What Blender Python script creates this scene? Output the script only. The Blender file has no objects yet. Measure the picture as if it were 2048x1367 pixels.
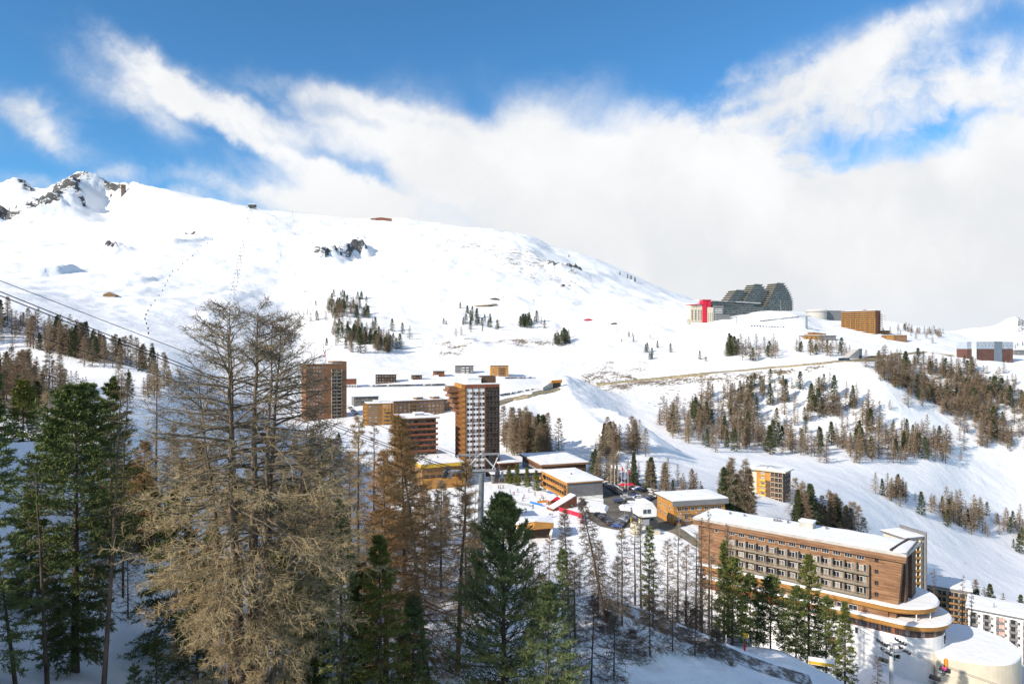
import bpy, math, random
import numpy as np
from mathutils import Vector, Matrix
rng = np.random.default_rng(7)
random.seed(7)
SC = bpy.context.scene
COL = SC.collection
F, CX, CY = 1365.333, 1024.0, 683.5          # focal length and centre in photo pixels (2048 x 1367)
R = math.radians

def P(px, py, Y):                             # the point at depth Y on the sight line of a photo pixel
    return Vector(((px - CX) / F * Y, Y, (CY - py) / F * Y))

# ------------------------------------------------------------------ camera, sun, sky
cam_d = bpy.data.cameras.new('camera'); cam = bpy.data.objects.new('camera', cam_d); COL.objects.link(cam)
cam_d.sensor_width = 36; cam_d.lens = 24; cam_d.clip_start = 0.5; cam_d.clip_end = 60000
cam.location = (0, 0, 0); cam.rotation_euler = (R(90), 0, 0)
SC.camera = cam
SUN_EL, SUN_AZ = R(28), R(36)                 # the sun stands to the left and a little behind the camera
sd = Vector((-math.cos(SUN_AZ) * math.cos(SUN_EL), -math.sin(SUN_AZ) * math.cos(SUN_EL), math.sin(SUN_EL)))
sun_d = bpy.data.lights.new('sun', 'SUN'); sun = bpy.data.objects.new('sun', sun_d); COL.objects.link(sun)
sun_d.energy = 4.1; sun_d.angle = R(0.5); sun_d.color = (1.0, 0.90, 0.77)
sun.rotation_euler = sd.to_track_quat('Z', 'Y').to_euler()
vs = SC.view_settings
SC.display_settings.display_device = 'sRGB'
vs.view_transform = 'Standard'; vs.look = 'None'; vs.exposure = 0.6; vs.gamma = 1.0; vs.use_curve_mapping = False

class NT:                                     # short node-tree writer
    def __init__(s, tree): s.t = tree; s.n = tree.nodes; s.l = tree.links
    def add(s, kind, ins=None, **props):
        n = s.n.new(kind)
        for k, v in props.items(): setattr(n, k, v)
        for k, v in (ins or {}).items():
            sock = n.inputs[k]
            if hasattr(v, 'is_output') or hasattr(v, 'links'): s.l.new(v, sock)
            else: sock.default_value = v
        return n
    def m(s, op, a, b=None, c=None, clamp=False):
        n = s.n.new('ShaderNodeMath'); n.operation = op; n.use_clamp = clamp
        for i, v in enumerate((a, b, c)):
            if v is None: continue
            if hasattr(v, 'links'): s.l.new(v, n.inputs[i])
            else: n.inputs[i].default_value = v
        return n.outputs[0]
    def mix(s, f, a, b, blend='MIX'):
        n = s.n.new('ShaderNodeMix'); n.data_type = 'RGBA'; n.blend_type = blend
        for i, v in ((0, f), (6, a), (7, b)):
            if hasattr(v, 'links'): s.l.new(v, n.inputs[i])
            else: n.inputs[i].default_value = v if i == 0 else (tuple(v) + (1,))[:4]
        return n.outputs[2]
    def noise(s, vec, scale, detail=4, rough=.55, dist=0.0):
        n = s.add('ShaderNodeTexNoise', {'Scale': scale, 'Detail': detail, 'Roughness': rough, 'Distortion': dist})
        if vec is not None: s.l.new(vec, n.inputs['Vector'])
        return n.outputs[0]
    def ss(s, x, a, b):                       # smoothstep a..b -> 0..1
        n = s.add('ShaderNodeMapRange', {'From Min': a, 'From Max': b}, interpolation_type='SMOOTHSTEP'); s.l.new(x, n.inputs[0])
        return n.outputs[0]

def build_sky():
    w = bpy.data.worlds.new('World'); SC.world = w; w.use_nodes = True
    t = NT(w.node_tree); t.n.clear()
    out = t.add('ShaderNodeOutputWorld'); bg = t.add('ShaderNodeBackground'); t.l.new(bg.outputs[0], out.inputs[0])
    sky = t.add('ShaderNodeTexSky', sky_type='NISHITA', sun_disc=False)
    sky.sun_elevation = SUN_EL; sky.sun_rotation = math.atan2(sd.x, sd.y); sky.altitude = 2000; sky.air_density = 1.0; sky.dust_density = 0.3; sky.ozone_density = 1.6
    geo = t.add('ShaderNodeTexCoord')
    sep = t.add('ShaderNodeSeparateXYZ', {0: geo.outputs['Generated']})
    x, y, z = sep.outputs
    ys = t.m('MAXIMUM', t.m('ABSOLUTE', y), 0.25)
    # clouds lie on directions: a = east-west tangent, e = height tangent (the bank stands to the north, ahead)
    a = t.m('DIVIDE', x, ys); e = t.m('DIVIDE', z, ys)
    # wind-combed, warped coordinates: streaks fan out from low centre-left up to the sides
    comb = t.add('ShaderNodeCombineXYZ', {0: a, 1: e, 2: 0.0}).outputs[0]
    w1 = t.add('ShaderNodeTexNoise', {'Scale': 5.0, 'Detail': 5.0, 'Roughness': .6}); t.l.new(comb, w1.inputs['Vector'])
    wv = t.add('ShaderNodeVectorMath', {0: w1.outputs['Color'], 1: (.5, .5, .5)}, operation='SUBTRACT').outputs[0]
    wv = t.add('ShaderNodeVectorMath', {0: wv, 'Scale': 0.13}, operation='SCALE').outputs[0]
    wp = t.add('ShaderNodeVectorMath', {0: comb, 1: wv}, operation='ADD').outputs[0]
    def px(p): return (p - CX) / F
    def py(p): return (CY - p) / F
    def blob(cx, cy, rx, ry, ang, amp, vec=wp, hard=1.0):
        s1 = t.add('ShaderNodeMapping', {'Location': (px(cx), py(cy), 0), 'Rotation': (0, 0, R(-ang)), 'Scale': (rx / F, ry / F, 1e6)}, vector_type='TEXTURE'); t.l.new(vec, s1.inputs[0])
        d = t.add('ShaderNodeVectorMath', {0: s1.outputs[0]}, operation='DOT_PRODUCT'); t.l.new(s1.outputs[0], d.inputs[1])
        return t.m('POWER', .3679, d.outputs['Value']), amp
    # ang > 0 turns the long axis downwards to the right in the picture
    blobs = [
        (1000, 560, 1700, 110, 1, 1.55), (1240, 360, 560, 130, 5, 1.15), (1000, 290, 300, 80, 8, .75), (760, 300, 330, 50, 18, .8),
        (690, 205, 170, 34, 16, .75), (520, 300, 420, 40, 28, .8), (320, 120, 170, 36, 34, .75), (420, 210, 240, 30, 33, .55), (300, 235, 130, 40, 30, .5), (1130, 195, 110, 44, -25, .35),
        (1600, 150, 260, 60, -16, .62), (1790, 90, 300, 46, -22, .62), (1580, 250, 280, 100, -8, .85), (1960, 180, 200, 60, -10, .75),
        (2000, 340, 200, 130, 0, .85), (1720, 440, 480, 80, 0, .85), (50, 215, 120, 42, 14, .62), (120, 265, 120, 28, 28, .45), (560, 400, 330, 30, 2, .9),
        (150, 350, 260, 20, 0, .5), (2300, 320, 460, 260, 0, 1.0), (-500, 330, 400, 150, 0, .6), (1450, 440, 400, 110, 0, .95), (1850, 600, 420, 70, 0, .9), (720, 70, 40, 26, 40, .12)]
    tot = None
    for b in blobs:
        g, k = blob(*b); tot = t.m('MULTIPLY_ADD', g, k, 0.0 if tot is None else tot)
    for b in [(1780, 310, 170, 40, -4, .62), (1650, 270, 90, 50, 0, .3), (450, 285, 150, 18, 26, .55), (850, 325, 70, 24, 18, .4), (1390, 140, 110, 60, -40, .45), (950, 205, 60, 30, 0, .35), (430, 325, 70, 40, 0, .2), (730, 250, 150, 16, 14, .35), (560, 225, 120, 14, 30, .35), (640, 330, 190, 14, 22, .5), (860, 255, 130, 13, 16, .4), (1120, 330, 160, 14, -6, .35), (1500, 200, 150, 14, -20, .45), (1900, 250, 150, 16, -12, .45), (380, 390, 150, 12, 6, .4), (1960, 60, 90, 40, -20, .3)]:
        g, k = blob(*b); tot = t.m('MULTIPLY_ADD', g, -k, tot)
    # filaments: noise stretched along a fan direction
    fx = t.m('SUBTRACT', a, px(930)); fe = t.m('SUBTRACT', e, py(600))
    wsep = t.add('ShaderNodeSeparateXYZ', {0: wv}).outputs
    th = t.m('ADD', t.m('ARCTAN2', fe, fx), t.m('MULTIPLY', wsep[0], 2.6)); rr = t.m('SQRT', t.m('ADD', t.m('MULTIPLY', fx, fx), t.m('MULTIPLY', fe, fe)))
    fan = t.add('ShaderNodeCombineXYZ', {0: t.m('MULTIPLY', th, 4.2), 1: t.m('MULTIPLY', rr, 3.0), 2: 0.0})
    n1 = t.noise(fan.outputs[0], 1.6, 7, .62)
    n2 = t.noise(wp, 9.0, 6, .6)
    fil = t.m('ADD', t.m('MULTIPLY', t.m('MULTIPLY', t.m('SUBTRACT', n1, .5), 3.3), t.m('MULTIPLY', t.ss(rr, .12, .40), t.ss(t.m('ABSOLUTE', fx), .04, .42))), t.m('MULTIPLY', t.m('SUBTRACT', n2, .5), 1.8))
    dens = t.m('ADD', tot, t.m('MULTIPLY', fil, t.m('ADD', t.m('MULTIPLY', t.m('MINIMUM', tot, 1.0), .75), .08)))
    mask = t.ss(dens, .06, 1.42)
    front = t.ss(y, .1, .35)
    # broken cloud added over the unseen sky behind and above, to brighten the shade
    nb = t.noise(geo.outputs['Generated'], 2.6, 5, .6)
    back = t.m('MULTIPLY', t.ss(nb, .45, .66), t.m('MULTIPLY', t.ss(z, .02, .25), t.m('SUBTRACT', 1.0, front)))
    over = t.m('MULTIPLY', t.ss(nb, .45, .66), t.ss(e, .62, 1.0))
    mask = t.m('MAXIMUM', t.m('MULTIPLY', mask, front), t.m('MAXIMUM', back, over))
    # the bank is greyer low down and where it is thick
    n3 = t.noise(wp, 4.0, 4, .5)
    grey = t.m('MULTIPLY', t.ss(e, .30, .06), t.ss(n3, .25, .7))
    nm = t.noise(wp, 3.2, 5, .55); ccol = t.mix(t.ss(nm, .32, .62), (.545, .558, .575), (.655, .658, .664)); ccol = t.mix(grey, ccol, (.525, .537, .555))
    ccol = t.mix(t.ss(e, .10, .0), ccol, (.54, .565, .60))
    skc = t.mix(1.0, sky.outputs[0], (.050, .098, .122), 'MULTIPLY')
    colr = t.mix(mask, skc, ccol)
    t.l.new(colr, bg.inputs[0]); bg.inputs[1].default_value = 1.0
    w.cycles.sampling_method = 'MANUAL'; w.cycles.sample_map_resolution = 512
build_sky()
cy = SC.cycles
cy.max_bounces = 5; cy.diffuse_bounces = 3; cy.glossy_bounces = 2; cy.transmission_bounces = 2; cy.transparent_max_bounces = 4; cy.caustics_reflective = False; cy.caustics_refractive = False
# ------------------------------------------------------------------ terrain
def vnoise(x, y, seed=0):                     # smooth value noise, numpy
    xi = np.floor(x).astype(np.int64); yi = np.floor(y).astype(np.int64); fx = x - xi; fy = y - yi
    fx = fx * fx * fx * (fx * (fx * 6 - 15) + 10); fy = fy * fy * fy * (fy * (fy * 6 - 15) + 10)
    def h(a, b):
        n = (a * 374761393 + b * 668265263 + seed * 974634777) & 0x7fffffff
        n = ((n ^ (n >> 13)) * 1274126177) & 0x7fffffff
        return ((n ^ (n >> 16)) & 0xffff) / 32767.5 - 1.0
    a = h(xi, yi); b = h(xi + 1, yi); c = h(xi, yi + 1); d = h(xi + 1, yi + 1)
    return (a * (1 - fx) + b * fx) * (1 - fy) + (c * (1 - fx) + d * fx) * fy
def fbm(x, y, seed=0, o=4):
    s = 0; amp = 1.0
    for k in range(o): s = s + amp * vnoise(x * 2 ** k + 17.3 * k, y * 2 ** k - 9.1 * k, seed + k); amp *= .5
    return s
# each line: (photo column, depth, row) or (column, depth, None, height); joined across columns, then along depth
LINES = [
 [(-9000, 2, 0, -10), (-1500, 2, 0, -18), (0, 2, 0, -21), (3000, 2, 0, -24)],
 [(-6000, 30, 0, 12), (-3000, 30, 0, 4), (-1500, 30, 0, -2), (-500, 30, 0, -14), (0, 30, 0, -20), (500, 30, 0, -23), (1024, 30, 0, -24), (1500, 30, 0, -26), (2048, 30, 0, -31), (3500, 30, 0, -45), (6000, 30, 0, -75)],
 [(-6000, 55, 0, 24), (-2500, 55, 0, 11), (-1000, 55, 0, 1), (-400, 55, 0, -9), (0, 55, 0, -24.5), (150, 55, 0, -27), (300, 55, 0, -29), (500, 55, 0, -31), (800, 58, 0, -33), (1024, 60, 0, -34), (1200, 62, 0, -34.5), (1400, 62, 0, -36), (1600, 62, 0, -39), (2048, 62, 0, -44), (3500, 62, 0, -58), (6000, 62, 0, -80)],
 [(-3000, 95, 0, 30), (-1000, 95, 0, 12), (-400, 95, 0, 2), (-100, 95, 0, -9), (0, 95, 895), (75, 95, 893), (180, 93, 970), (250, 92, 1015), (300, 92, 1045), (500, 100, 1110), (700, 105, 1152), (950, 105, 1168), (1100, 108, 1185), (1250, 110, 1224), (1400, 118, 1272), (1480, 124, 1292), (1560, 124, 1300), (1640, 118, 1338), (1720, 114, 1378), (1900, 112, 1440), (2048, 112, 1490), (2500, 112, 1600), (6000, 112, 0, -95)],
 [(-3000, 150, 0, 40), (-1000, 150, 0, 12), (-400, 150, 0, -6), (0, 150, 880), (200, 150, 885), (300, 155, 930), (500, 180, 1050), (700, 185, 1110), (950, 190, 1140), (1100, 185, 1160), (1250, 172, 1210), (1400, 160, 1260), (1560, 150, 1345), (1720, 142, 1382), (1800, 139, 1385), (1950, 136, 1388), (2048, 136, 1394), (2500, 136, 1420), (6000, 136, 0, -100)],
 [(-3000, 250, 0, 80), (-400, 250, 745), (0, 250, 775), (150, 250, 778), (300, 250, 800), (400, 250, 870), (500, 245, 1000), (600, 245, 1050), (700, 245, 1066), (950, 245, 0, -69.5), (1300, 245, 0, -69.3), (1500, 235, 0, -70), (1600, 215, 0, -71.5), (1750, 200, 0, -76), (1850, 205, 0, -94), (2048, 215, 0, -114), (2500, 215, 0, -115), (6000, 220, 0, -150)],
 [(-3000, 330, 0, 60), (-400, 330, 700), (0, 320, 745), (200, 320, 745), (330, 320, 748), (420, 330, 810), (500, 345, 900), (600, 345, 945), (950, 345, 0, -68.5), (1100, 345, 0, -68.0), (1200, 345, 0, -67.5), (1300, 345, 0, -68), (1400, 345, 968), (1500, 345, 1000), (1600, 340, 1030), (1700, 335, 1085), (1850, 330, 1226), (2048, 320, 1292), (2500, 320, 1300), (6000, 320, 0, -180)],
 [(-3000, 430, 0, 120), (-400, 430, 560), (0, 430, 628), (100, 430, 658), (200, 430, 697), (300, 430, 735), (400, 430, 778), (500, 430, 850), (650, 430, 880), (800, 430, 890), (950, 430, 898), (1100, 430, 902), (1200, 435, 912), (1300, 440, 915), (1400, 440, 932), (1500, 440, 948), (1600, 440, 962), (1700, 440, 1000), (1850, 440, 1095), (2048, 440, 1185), (2500, 440, 1260), (6000, 440, 0, -240)],
 [(-3000, 550, 0, 140), (-400, 550, 640), (0, 550, 700), (200, 550, 737), (330, 550, 742), (450, 550, 790), (600, 548, 835), (700, 548, 832), (850, 548, 830), (950, 548, 825), (1050, 548, 826), (1130, 560, 845), (1200, 560, 856), (1300, 560, 878), (1400, 560, 890), (1500, 560, 905), (1600, 560, 916), (1700, 560, 930), (1850, 560, 985), (1950, 560, 1050), (2048, 560, 1092), (2500, 560, 1160), (6000, 560, 0, -280)],
 [(-3000, 700, 0, 160), (-400, 700, 610), (0, 700, 645), (200, 700, 690), (300, 700, 695), (450, 700, 740), (600, 700, 770), (770, 700, 772), (850, 700, 768), (1000, 700, 768), (1100, 700, 778), (1170, 700, 790), (1300, 700, 808), (1500, 700, 832), (1700, 700, 850), (1850, 700, 880), (1950, 700, 930), (2048, 700, 965), (2500, 700, 1000), (6000, 700, 0, -250)],
 [(-3000, 800, 0, 180), (-400, 800, 580), (0, 800, 610), (200, 800, 650), (300, 800, 665), (450, 800, 700), (600, 800, 735), (700, 800, 738), (850, 800, 745), (1000, 800, 748), (1100, 800, 758), (1170, 800, 769), (1300, 800, 757), (1500, 800, 739), (1700, 800, 722), (1760, 800, 735), (1850, 800, 800), (1950, 800, 846), (2048, 800, 872), (2500, 800, 890), (6000, 800, 0, -200)],
 [(-3000, 1000, 0, 200), (-400, 1000, 550), (0, 1000, 578), (200, 1000, 615), (300, 1000, 625), (450, 1000, 650), (600, 1000, 690), (700, 1000, 682), (850, 1000, 690), (1000, 1000, 695), (1150, 1000, 697), (1300, 1000, 692), (1450, 1000, 692), (1600, 1000, 695), (1700, 1000, 700), (1750, 1000, 702), (1850, 1000, 716), (1950, 1000, 726), (2048, 1000, 732), (2500, 1000, 745), (6000, 1000, 0, -100)],
 [(-3000, 1250, 0, 260), (-400, 1250, 530), (0, 1250, 556), (150, 1250, 562), (300, 1250, 580), (450, 1250, 600), (600, 1250, 635), (700, 1250, 625), (850, 1250, 635), (1000, 1250, 640), (1150, 1250, 645), (1300, 1250, 645), (1400, 1250, 644), (1450, 1250, 632), (1580, 1250, 625), (1650, 1250, 645), (1760, 1250, 666), (1850, 1250, 682), (1950, 1250, 698), (2048, 1250, 704), (2500, 1250, 712), (6000, 1250, 0, -60)],
 [(-3000, 1700, 0, 400), (-400, 1700, 480), (0, 1700, 500), (150, 1700, 505), (300, 1700, 505), (450, 1700, 515), (600, 1700, 525), (700, 1700, 530), (850, 1700, 535), (1000, 1700, 545), (1150, 1700, 570), (1300, 1700, 602), (1400, 1700, 618), (1500, 1700, 625), (1600, 1700, 632), (1700, 1700, 641), (1790, 1700, 649), (1890, 1700, 666), (1950, 1700, 680), (2048, 1700, 690), (2500, 1700, 695), (6000, 1700, 0, -40)],
 [(-3000, 2400, 0, 700), (-400, 2400, 445), (0, 2400, 455), (150, 2400, 462), (300, 2400, 455), (400, 2350, 432), (500, 2300, 425), (600, 2300, 440), (700, 2300, 450), (800, 2300, 452), (950, 2300, 470), (1050, 2300, 484), (1110, 2300, 508), (1190, 2300, 528), (1290, 2350, 566), (1370, 2400, 595), (1430, 2400, 614), (1580, 2400, 626), (1700, 2400, 638), (1790, 2400, 647), (1890, 2400, 664), (2048, 2400, 690), (6000, 2400, 0, -20)],
 [(-3000, 3200, 0, 900), (-400, 3200, 405), (-100, 3200, 380), (0, 3200, 369), (35, 3200, 366), (75, 3200, 381), (110, 3200, 375), (165, 3200, 356), (210, 3180, 366), (300, 3000, 377), (400, 2900, 393), (500, 2700, 413), (600, 2650, 425), (700, 2650, 434), (770, 2650, 437), (800, 2650, 435), (850, 2650, 443), (950, 2650, 458), (1050, 2650, 472), (1110, 2650, 498), (1190, 2650, 517), (1290, 2700, 560), (1370, 2800, 590), (1430, 2800, 612), (1580, 2800, 624), (1700, 2800, 638), (1790, 2800, 646), (1890, 2800, 664), (2048, 2800, 692), (2500, 2800, 694), (6000, 2800, 0, -20)],
 [(-3000, 5000, 0, 700), (0, 5000, 470), (300, 5000, 470), (800, 4500, 520), (1400, 4500, 650), (1900, 4500, 680), (2500, 4500, 695), (6000, 4500, 0, -60)],
 [(-3000, 12000, 0, -400), (6000, 12000, 0, -400)]]
cols = np.unique(np.concatenate([np.array([-9000, -6500, -4800, -3600, -2800, -2200, -1700, -1300, -1000, -800, -650, -520]), np.arange(-420, 2500, 5.0), np.array([2600, 2750, 2950, 3300, 3800, 4600, 6000.])]))
rows = np.exp(np.concatenate([np.linspace(math.log(2), math.log(40), 24)[:-1], np.linspace(math.log(40), math.log(3400), 600)[:-1], np.linspace(math.log(3400), math.log(12000), 18)]))
NC, NR = len(cols), len(rows)
def hermite(xk, yk, x):                       # monotone cubic through knots (one curve)
    h = np.diff(xk); d = np.diff(yk) / h; m = np.zeros(len(xk)); m[0], m[-1] = d[0], d[-1]
    for i in range(1, len(xk) - 1):
        if d[i - 1] * d[i] > 0:
            w1 = 2 * h[i] + h[i - 1]; w2 = h[i] + 2 * h[i - 1]; m[i] = (w1 + w2) / (w1 / d[i - 1] + w2 / d[i])
    k = np.clip(np.searchsorted(xk, x) - 1, 0, len(xk) - 2); t = np.clip((x - xk[k]) / h[k], 0, 1)
    return (2 * t**3 - 3 * t**2 + 1) * yk[k] + (t**3 - 2 * t**2 + t) * h[k] * m[k] + (-2 * t**3 + 3 * t**2) * yk[k + 1] + (t**3 - t**2) * h[k] * m[k + 1]
LD, LS = [], []
for L in LINES:
    cx = np.array([p[0] for p in L], float); dd = np.array([p[1] for p in L], float)
    zz = np.array([p[3] if len(p) > 3 else (CY - p[2]) / F * p[1] for p in L])
    LD.append(np.log(hermite(cx, dd, cols))); LS.append(hermite(cx, zz / dd, cols))
LD, LS = np.array(LD), np.array(LS)
lrow = np.log(rows)
SL = np.stack([hermite(LD[:, j], LS[:, j], lrow) for j in range(NC)], 1)      # slope z/Y, NR x NC
YY = np.repeat(rows[:, None], NC, 1); XX = (cols[None, :] - CX) / F * YY
ZZ = SL * YY
PX = np.repeat(cols[None, :], NR, 0)
def sstep(x, a, b): t = np.clip((x - a) / (b - a), 0, 1); return t * t * (3 - 2 * t)
wild = sstep(YY, 600, 1000)
village = sstep(YY, 205, 240) * (1 - sstep(YY, 380, 420)) * sstep(PX, 560, 650) * (1 - sstep(PX, 1380, 1460))
ZZ += wild * (fbm(XX / 420, YY / 420, 3, 3) * 9 * sstep(YY, 900, 1700) * (1 - .75 * sstep(PX, 1350, 1500)) + fbm(XX / 110, YY / 110, 5, 4) * 4.6 + sstep(YY, 850, 1200) * np.abs(fbm(XX / 60, YY / 150, 15, 4)) * 3.0 * (1 - .7 * sstep(PX, 1350, 1500)))
ZZ += sstep(YY, 120, 300) * (1 - village) * fbm(XX / 45, YY / 45, 9, 3) * .8
ZZ += (1 - sstep(YY, 90, 200)) * (fbm(XX / 9, YY / 9, 11, 4) * .55 + fbm(XX / 30, YY / 30, 4, 2) * .8)
def polydist(pts):                            # distance of every grid point to a plan polyline, and position along it
    best = np.full(XX.shape, 1e9); tt = np.zeros(XX.shape); side = np.zeros(XX.shape); n = len(pts) - 1
    for i in range(n):
        ax, ay = pts[i][:2]; bx, by = pts[i + 1][:2]; vx, vy = bx - ax, by - ay; l2 = vx * vx + vy * vy
        t = np.clip(((XX - ax) * vx + (YY - ay) * vy) / l2, 0, 1)
        d = np.hypot(XX - ax - t * vx, YY - ay - t * vy); s = np.sign((XX - ax) * vy - (YY - ay) * vx)
        k = d < best; best[k] = d[k]; tt[k] = ((i + t) / n)[k]; side[k] = s[k]
    return best, tt, side
rock = np.zeros(XX.shape); dirt = np.zeros(XX.shape)
def ridge(pix, h, wl, wr, taper=True, rk=0., rough=0., seed=1):   # a crest along (column, depth): wl / wr are its widths to the left and right
    pts = [((c - CX) / F * y, y) for c, y in pix]
    d, t, s = polydist(pts); w = np.where(s < 0, wl, wr)
    f = np.clip(1 - d / w, 0, 1); f = f * f * (3 - 2 * f) * .6 + f * .4
    e = np.ones_like(t) if not taper else np.clip(np.minimum(t, 1 - t) * 5 + .25, 0, 1)
    n = fbm(XX / (wr * .25), YY / (wr * .25), seed, 5)
    global ZZ, rock
    ZZ = ZZ + h * f * e * (1 + rough * n)
    if rk: rock = np.maximum(rock, rk * np.clip(1 - d / (w * .55), 0, 1) * e)
# the rocky peak, its spurs, and the outcrops on the piste hill
ridge([(170, 3180), (140, 2950), (105, 2750), (80, 2560)], 50, 150, 230, True, .9, .35, 21)
ridge([(165, 3190), (215, 3150), (275, 3000)], 22, 90, 120, True, .8, .4, 24)
ridge([(30, 3180), (70, 3100)], 16, 90, 120, True, .8, .4, 25)
ridge([(-60, 2750), (-15, 2600), (12, 2450)], 50, 170, 110, True, .95, .4, 27)
ridge([(150, 2960), (172, 2750)], 10, 30, 60, True, .8, .6, 29)
ridge([(205, 3120), (225, 2850), (250, 2620)], -75, 85, 190, True, 0, .1, 47)
ridge([(-40, 3000), (10, 2700), (40, 2450)], -45, 70, 130, True, 0, .1, 48)
ridge([(775, 1960), (735, 1880), (690, 1790)], -34, 45, 80, True, 0, .2, 49)
ridge([(738, 1960), (700, 1880), (655, 1790), (630, 1745)], 30, 80, 70, True, .66, .35, 31)
ridge([(725, 2060), (712, 2010)], 18, 45, 50, True, .66, .35, 33)
ridge([(1165, 1950), (1130, 1880), (1085, 1850)], 22, 70, 60, True, .72, .5, 35)
ridge([(1150, 1700), (1120, 1600)], 14, 45, 40, True, .72, .6, 36)
ridge([(215, 1750), (222, 1640)], 12, 60, 40, True, .85, .9, 37)
ridge([(330, 2080), (395, 2020)], 10, 40, 50, True, .7, .8, 38)
ridge([(60, 1275), (110, 1310), (162, 1410)], 15, 70, 17, True, 0, .1, 39)          # wind lip throwing the long blue shadow on the left
ridge([(200, 1130), (245, 1120)], 3, 50, 14, True, 0, .2, 40)
ridge([(335, 1750), (425, 1960)], 12, 50, 18, True, .1, .2, 41)
# the piste bridge over the road and its groomed embankment
ridge([(1130, 705), (1142, 620), (1165, 545), (1200, 480)], 16, 66, 34, False, 0, .05, 43)
ridge([(1055, 590), (1110, 690)], 7, 25, 30, True, 0, .1, 44)
ridge([(1215, 560), (1290, 480)], 9, 40, 22, True, 0, .15, 45)
ridge([(1010, 470), (1085, 440)], 5, 20, 24, True, 0, .1, 46)
cr_ = np.clip(rock * 1.2, 0, 1); ZZ = ZZ + cr_ * (np.abs(fbm(XX / 70, YY / 90, 91, 5)) * -26 + 8) * sstep(YY, 2200, 2600) + cr_ * np.abs(fbm(XX / 28, YY / 36, 93, 4)) * -7 * (1 - sstep(YY, 2200, 2600))
for k in range(44):                                                   # small lips and gullies over the piste hill
    c = rng.uniform(250, 1380); y = rng.uniform(950, 2100); a = rng.uniform(-.5, .9)
    ridge([(c, y), (c + rng.uniform(15, 60), y + rng.uniform(-80, 120))], rng.uniform(2.0, 7.0), rng.uniform(20, 70), rng.uniform(12, 30), True, rng.choice([0, 0, .3]), .3, 50 + k)
def gauss(c, y, rc, ry): return np.exp(-(((PX - c) / rc) ** 2 + ((YY - y) / ry) ** 2))
dirt = .7 * gauss(1190, 800, 90, 60) * (PX > 1160) + .5 * gauss(1350, 785, 250, 14) + .45 * gauss(1600, 790, 200, 16) + .55 * gauss(1060, 1020, 110, 25) + .5 * gauss(900, 980, 60, 60) \
     + .5 * gauss(1400, 720, 220, 90) + .3 * gauss(1900, 860, 160, 140) + .35 * gauss(1850, 440, 120, 60) + .25 * gauss(2000, 520, 120, 120) + .45 * gauss(1330, 900, 200, 120) \
     + .75 * gauss(1300, 108, 130, 12) + .5 * gauss(1450, 118, 90, 14) + .3 * gauss(700, 90, 500, 25) + .4 * gauss(200, 380, 200, 60) + .5 * gauss(1060, 1900, 200, 300) + .42 * gauss(820, 2100, 200, 250) + .4 * gauss(250, 1850, 200, 250)
dirt = dirt * 1.25 + .34 * gauss(1000, 1000, 260, 300) + .36 * gauss(1100, 1500, 220, 500) + .3 * gauss(330, 1600, 220, 500) + .3 * gauss(1600, 620, 250, 90) + .2 * gauss(1930, 850, 150, 120)
rock = np.clip(rock, 0, 1); dirt = np.clip(dirt, 0, 1)
UC = cols
def ground(px, Y):                            # terrain height by photo column and depth
    j = np.clip(np.searchsorted(cols, px) - 1, 0, NC - 2); i = np.clip(np.searchsorted(rows, Y) - 1, 0, NR - 2)
    s = np.clip((px - cols[j]) / (cols[j + 1] - cols[j]), 0, 1); t = np.clip((Y - rows[i]) / (rows[i + 1] - rows[i]), 0, 1)
    return float((ZZ[i, j] * (1 - s) + ZZ[i, j + 1] * s) * (1 - t) + (ZZ[i + 1, j] * (1 - s) + ZZ[i + 1, j + 1] * s) * t)
def gz(X, Y): return ground(CX + X / Y * F, Y)
def at(px, py, y0=40., y1=4000.):             # first ground point met by the sight line of a photo pixel beyond depth y0
    sl = (CY - py) / F; i0 = int(np.searchsorted(rows, y0))
    j = int(np.clip(np.searchsorted(cols, px) - 1, 0, NC - 2)); s = (px - cols[j]) / (cols[j + 1] - cols[j])
    zc = ZZ[:, j] * (1 - s) + ZZ[:, j + 1] * s; diff = zc - sl * rows
    for i in range(i0 + 1, NR):
        if rows[i] > y1: return None
        if diff[i] >= 0:
            a, b = diff[i - 1], diff[i]; k = 0.0 if a >= 0 else -a / (b - a)
            Y = rows[i - 1] + k * (rows[i] - rows[i - 1])
            return Vector(((px - CX) / F * Y, Y, ground(px, Y)))
    return None
def carve(pix, half, soft):                   # cut a level bench for a road along (column, depth)
    global ZZ
    pts = [xy_(c, y) for c, y in pix]; zs = np.array([gz(*p) for p in pts]); zs = np.convolve(np.pad(zs, 1, 'edge'), [.25, .5, .25], 'valid')
    d, t, _ = polydist(pts); zt = np.interp(t * (len(pts) - 1), np.arange(len(pts)), zs); w = 1 - sstep(d, half, half + soft); ZZ = ZZ * (1 - w) + zt * w
def xy_(px, Y): return ((px - CX) / F * Y, Y)
NEAR_ROAD = [(1205, 107.0), (1232, 106.0), (1262, 105.0), (1312, 103.5), (1368, 101.5), (1420, 99.), (1475, 97.), (1540, 95.5), (1640, 94.)]
carve(NEAR_ROAD, 2.4, 4.0)
FLATS = []
def flatten(poly_pix, z, soft=6.):            # level a building platform: polygon of (column, depth)
    global ZZ
    pts = [((c - CX) / F * y, y) for c, y in poly_pix]; d, _, _ = polydist(pts + [pts[0]])
    ins = np.zeros(XX.shape, bool); n = len(pts)
    for i in range(n):
        (ax, ay), (bx, by) = pts[i], pts[(i + 1) % n]
        c = ((ay > YY) != (by > YY)) & (XX < (bx - ax) * (YY - ay) / (by - ay + 1e-9) + ax); ins ^= c
    w = np.where(ins, 1.0, 1 - sstep(d, 0, soft)); ZZ = ZZ * (1 - w) + z * w
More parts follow.
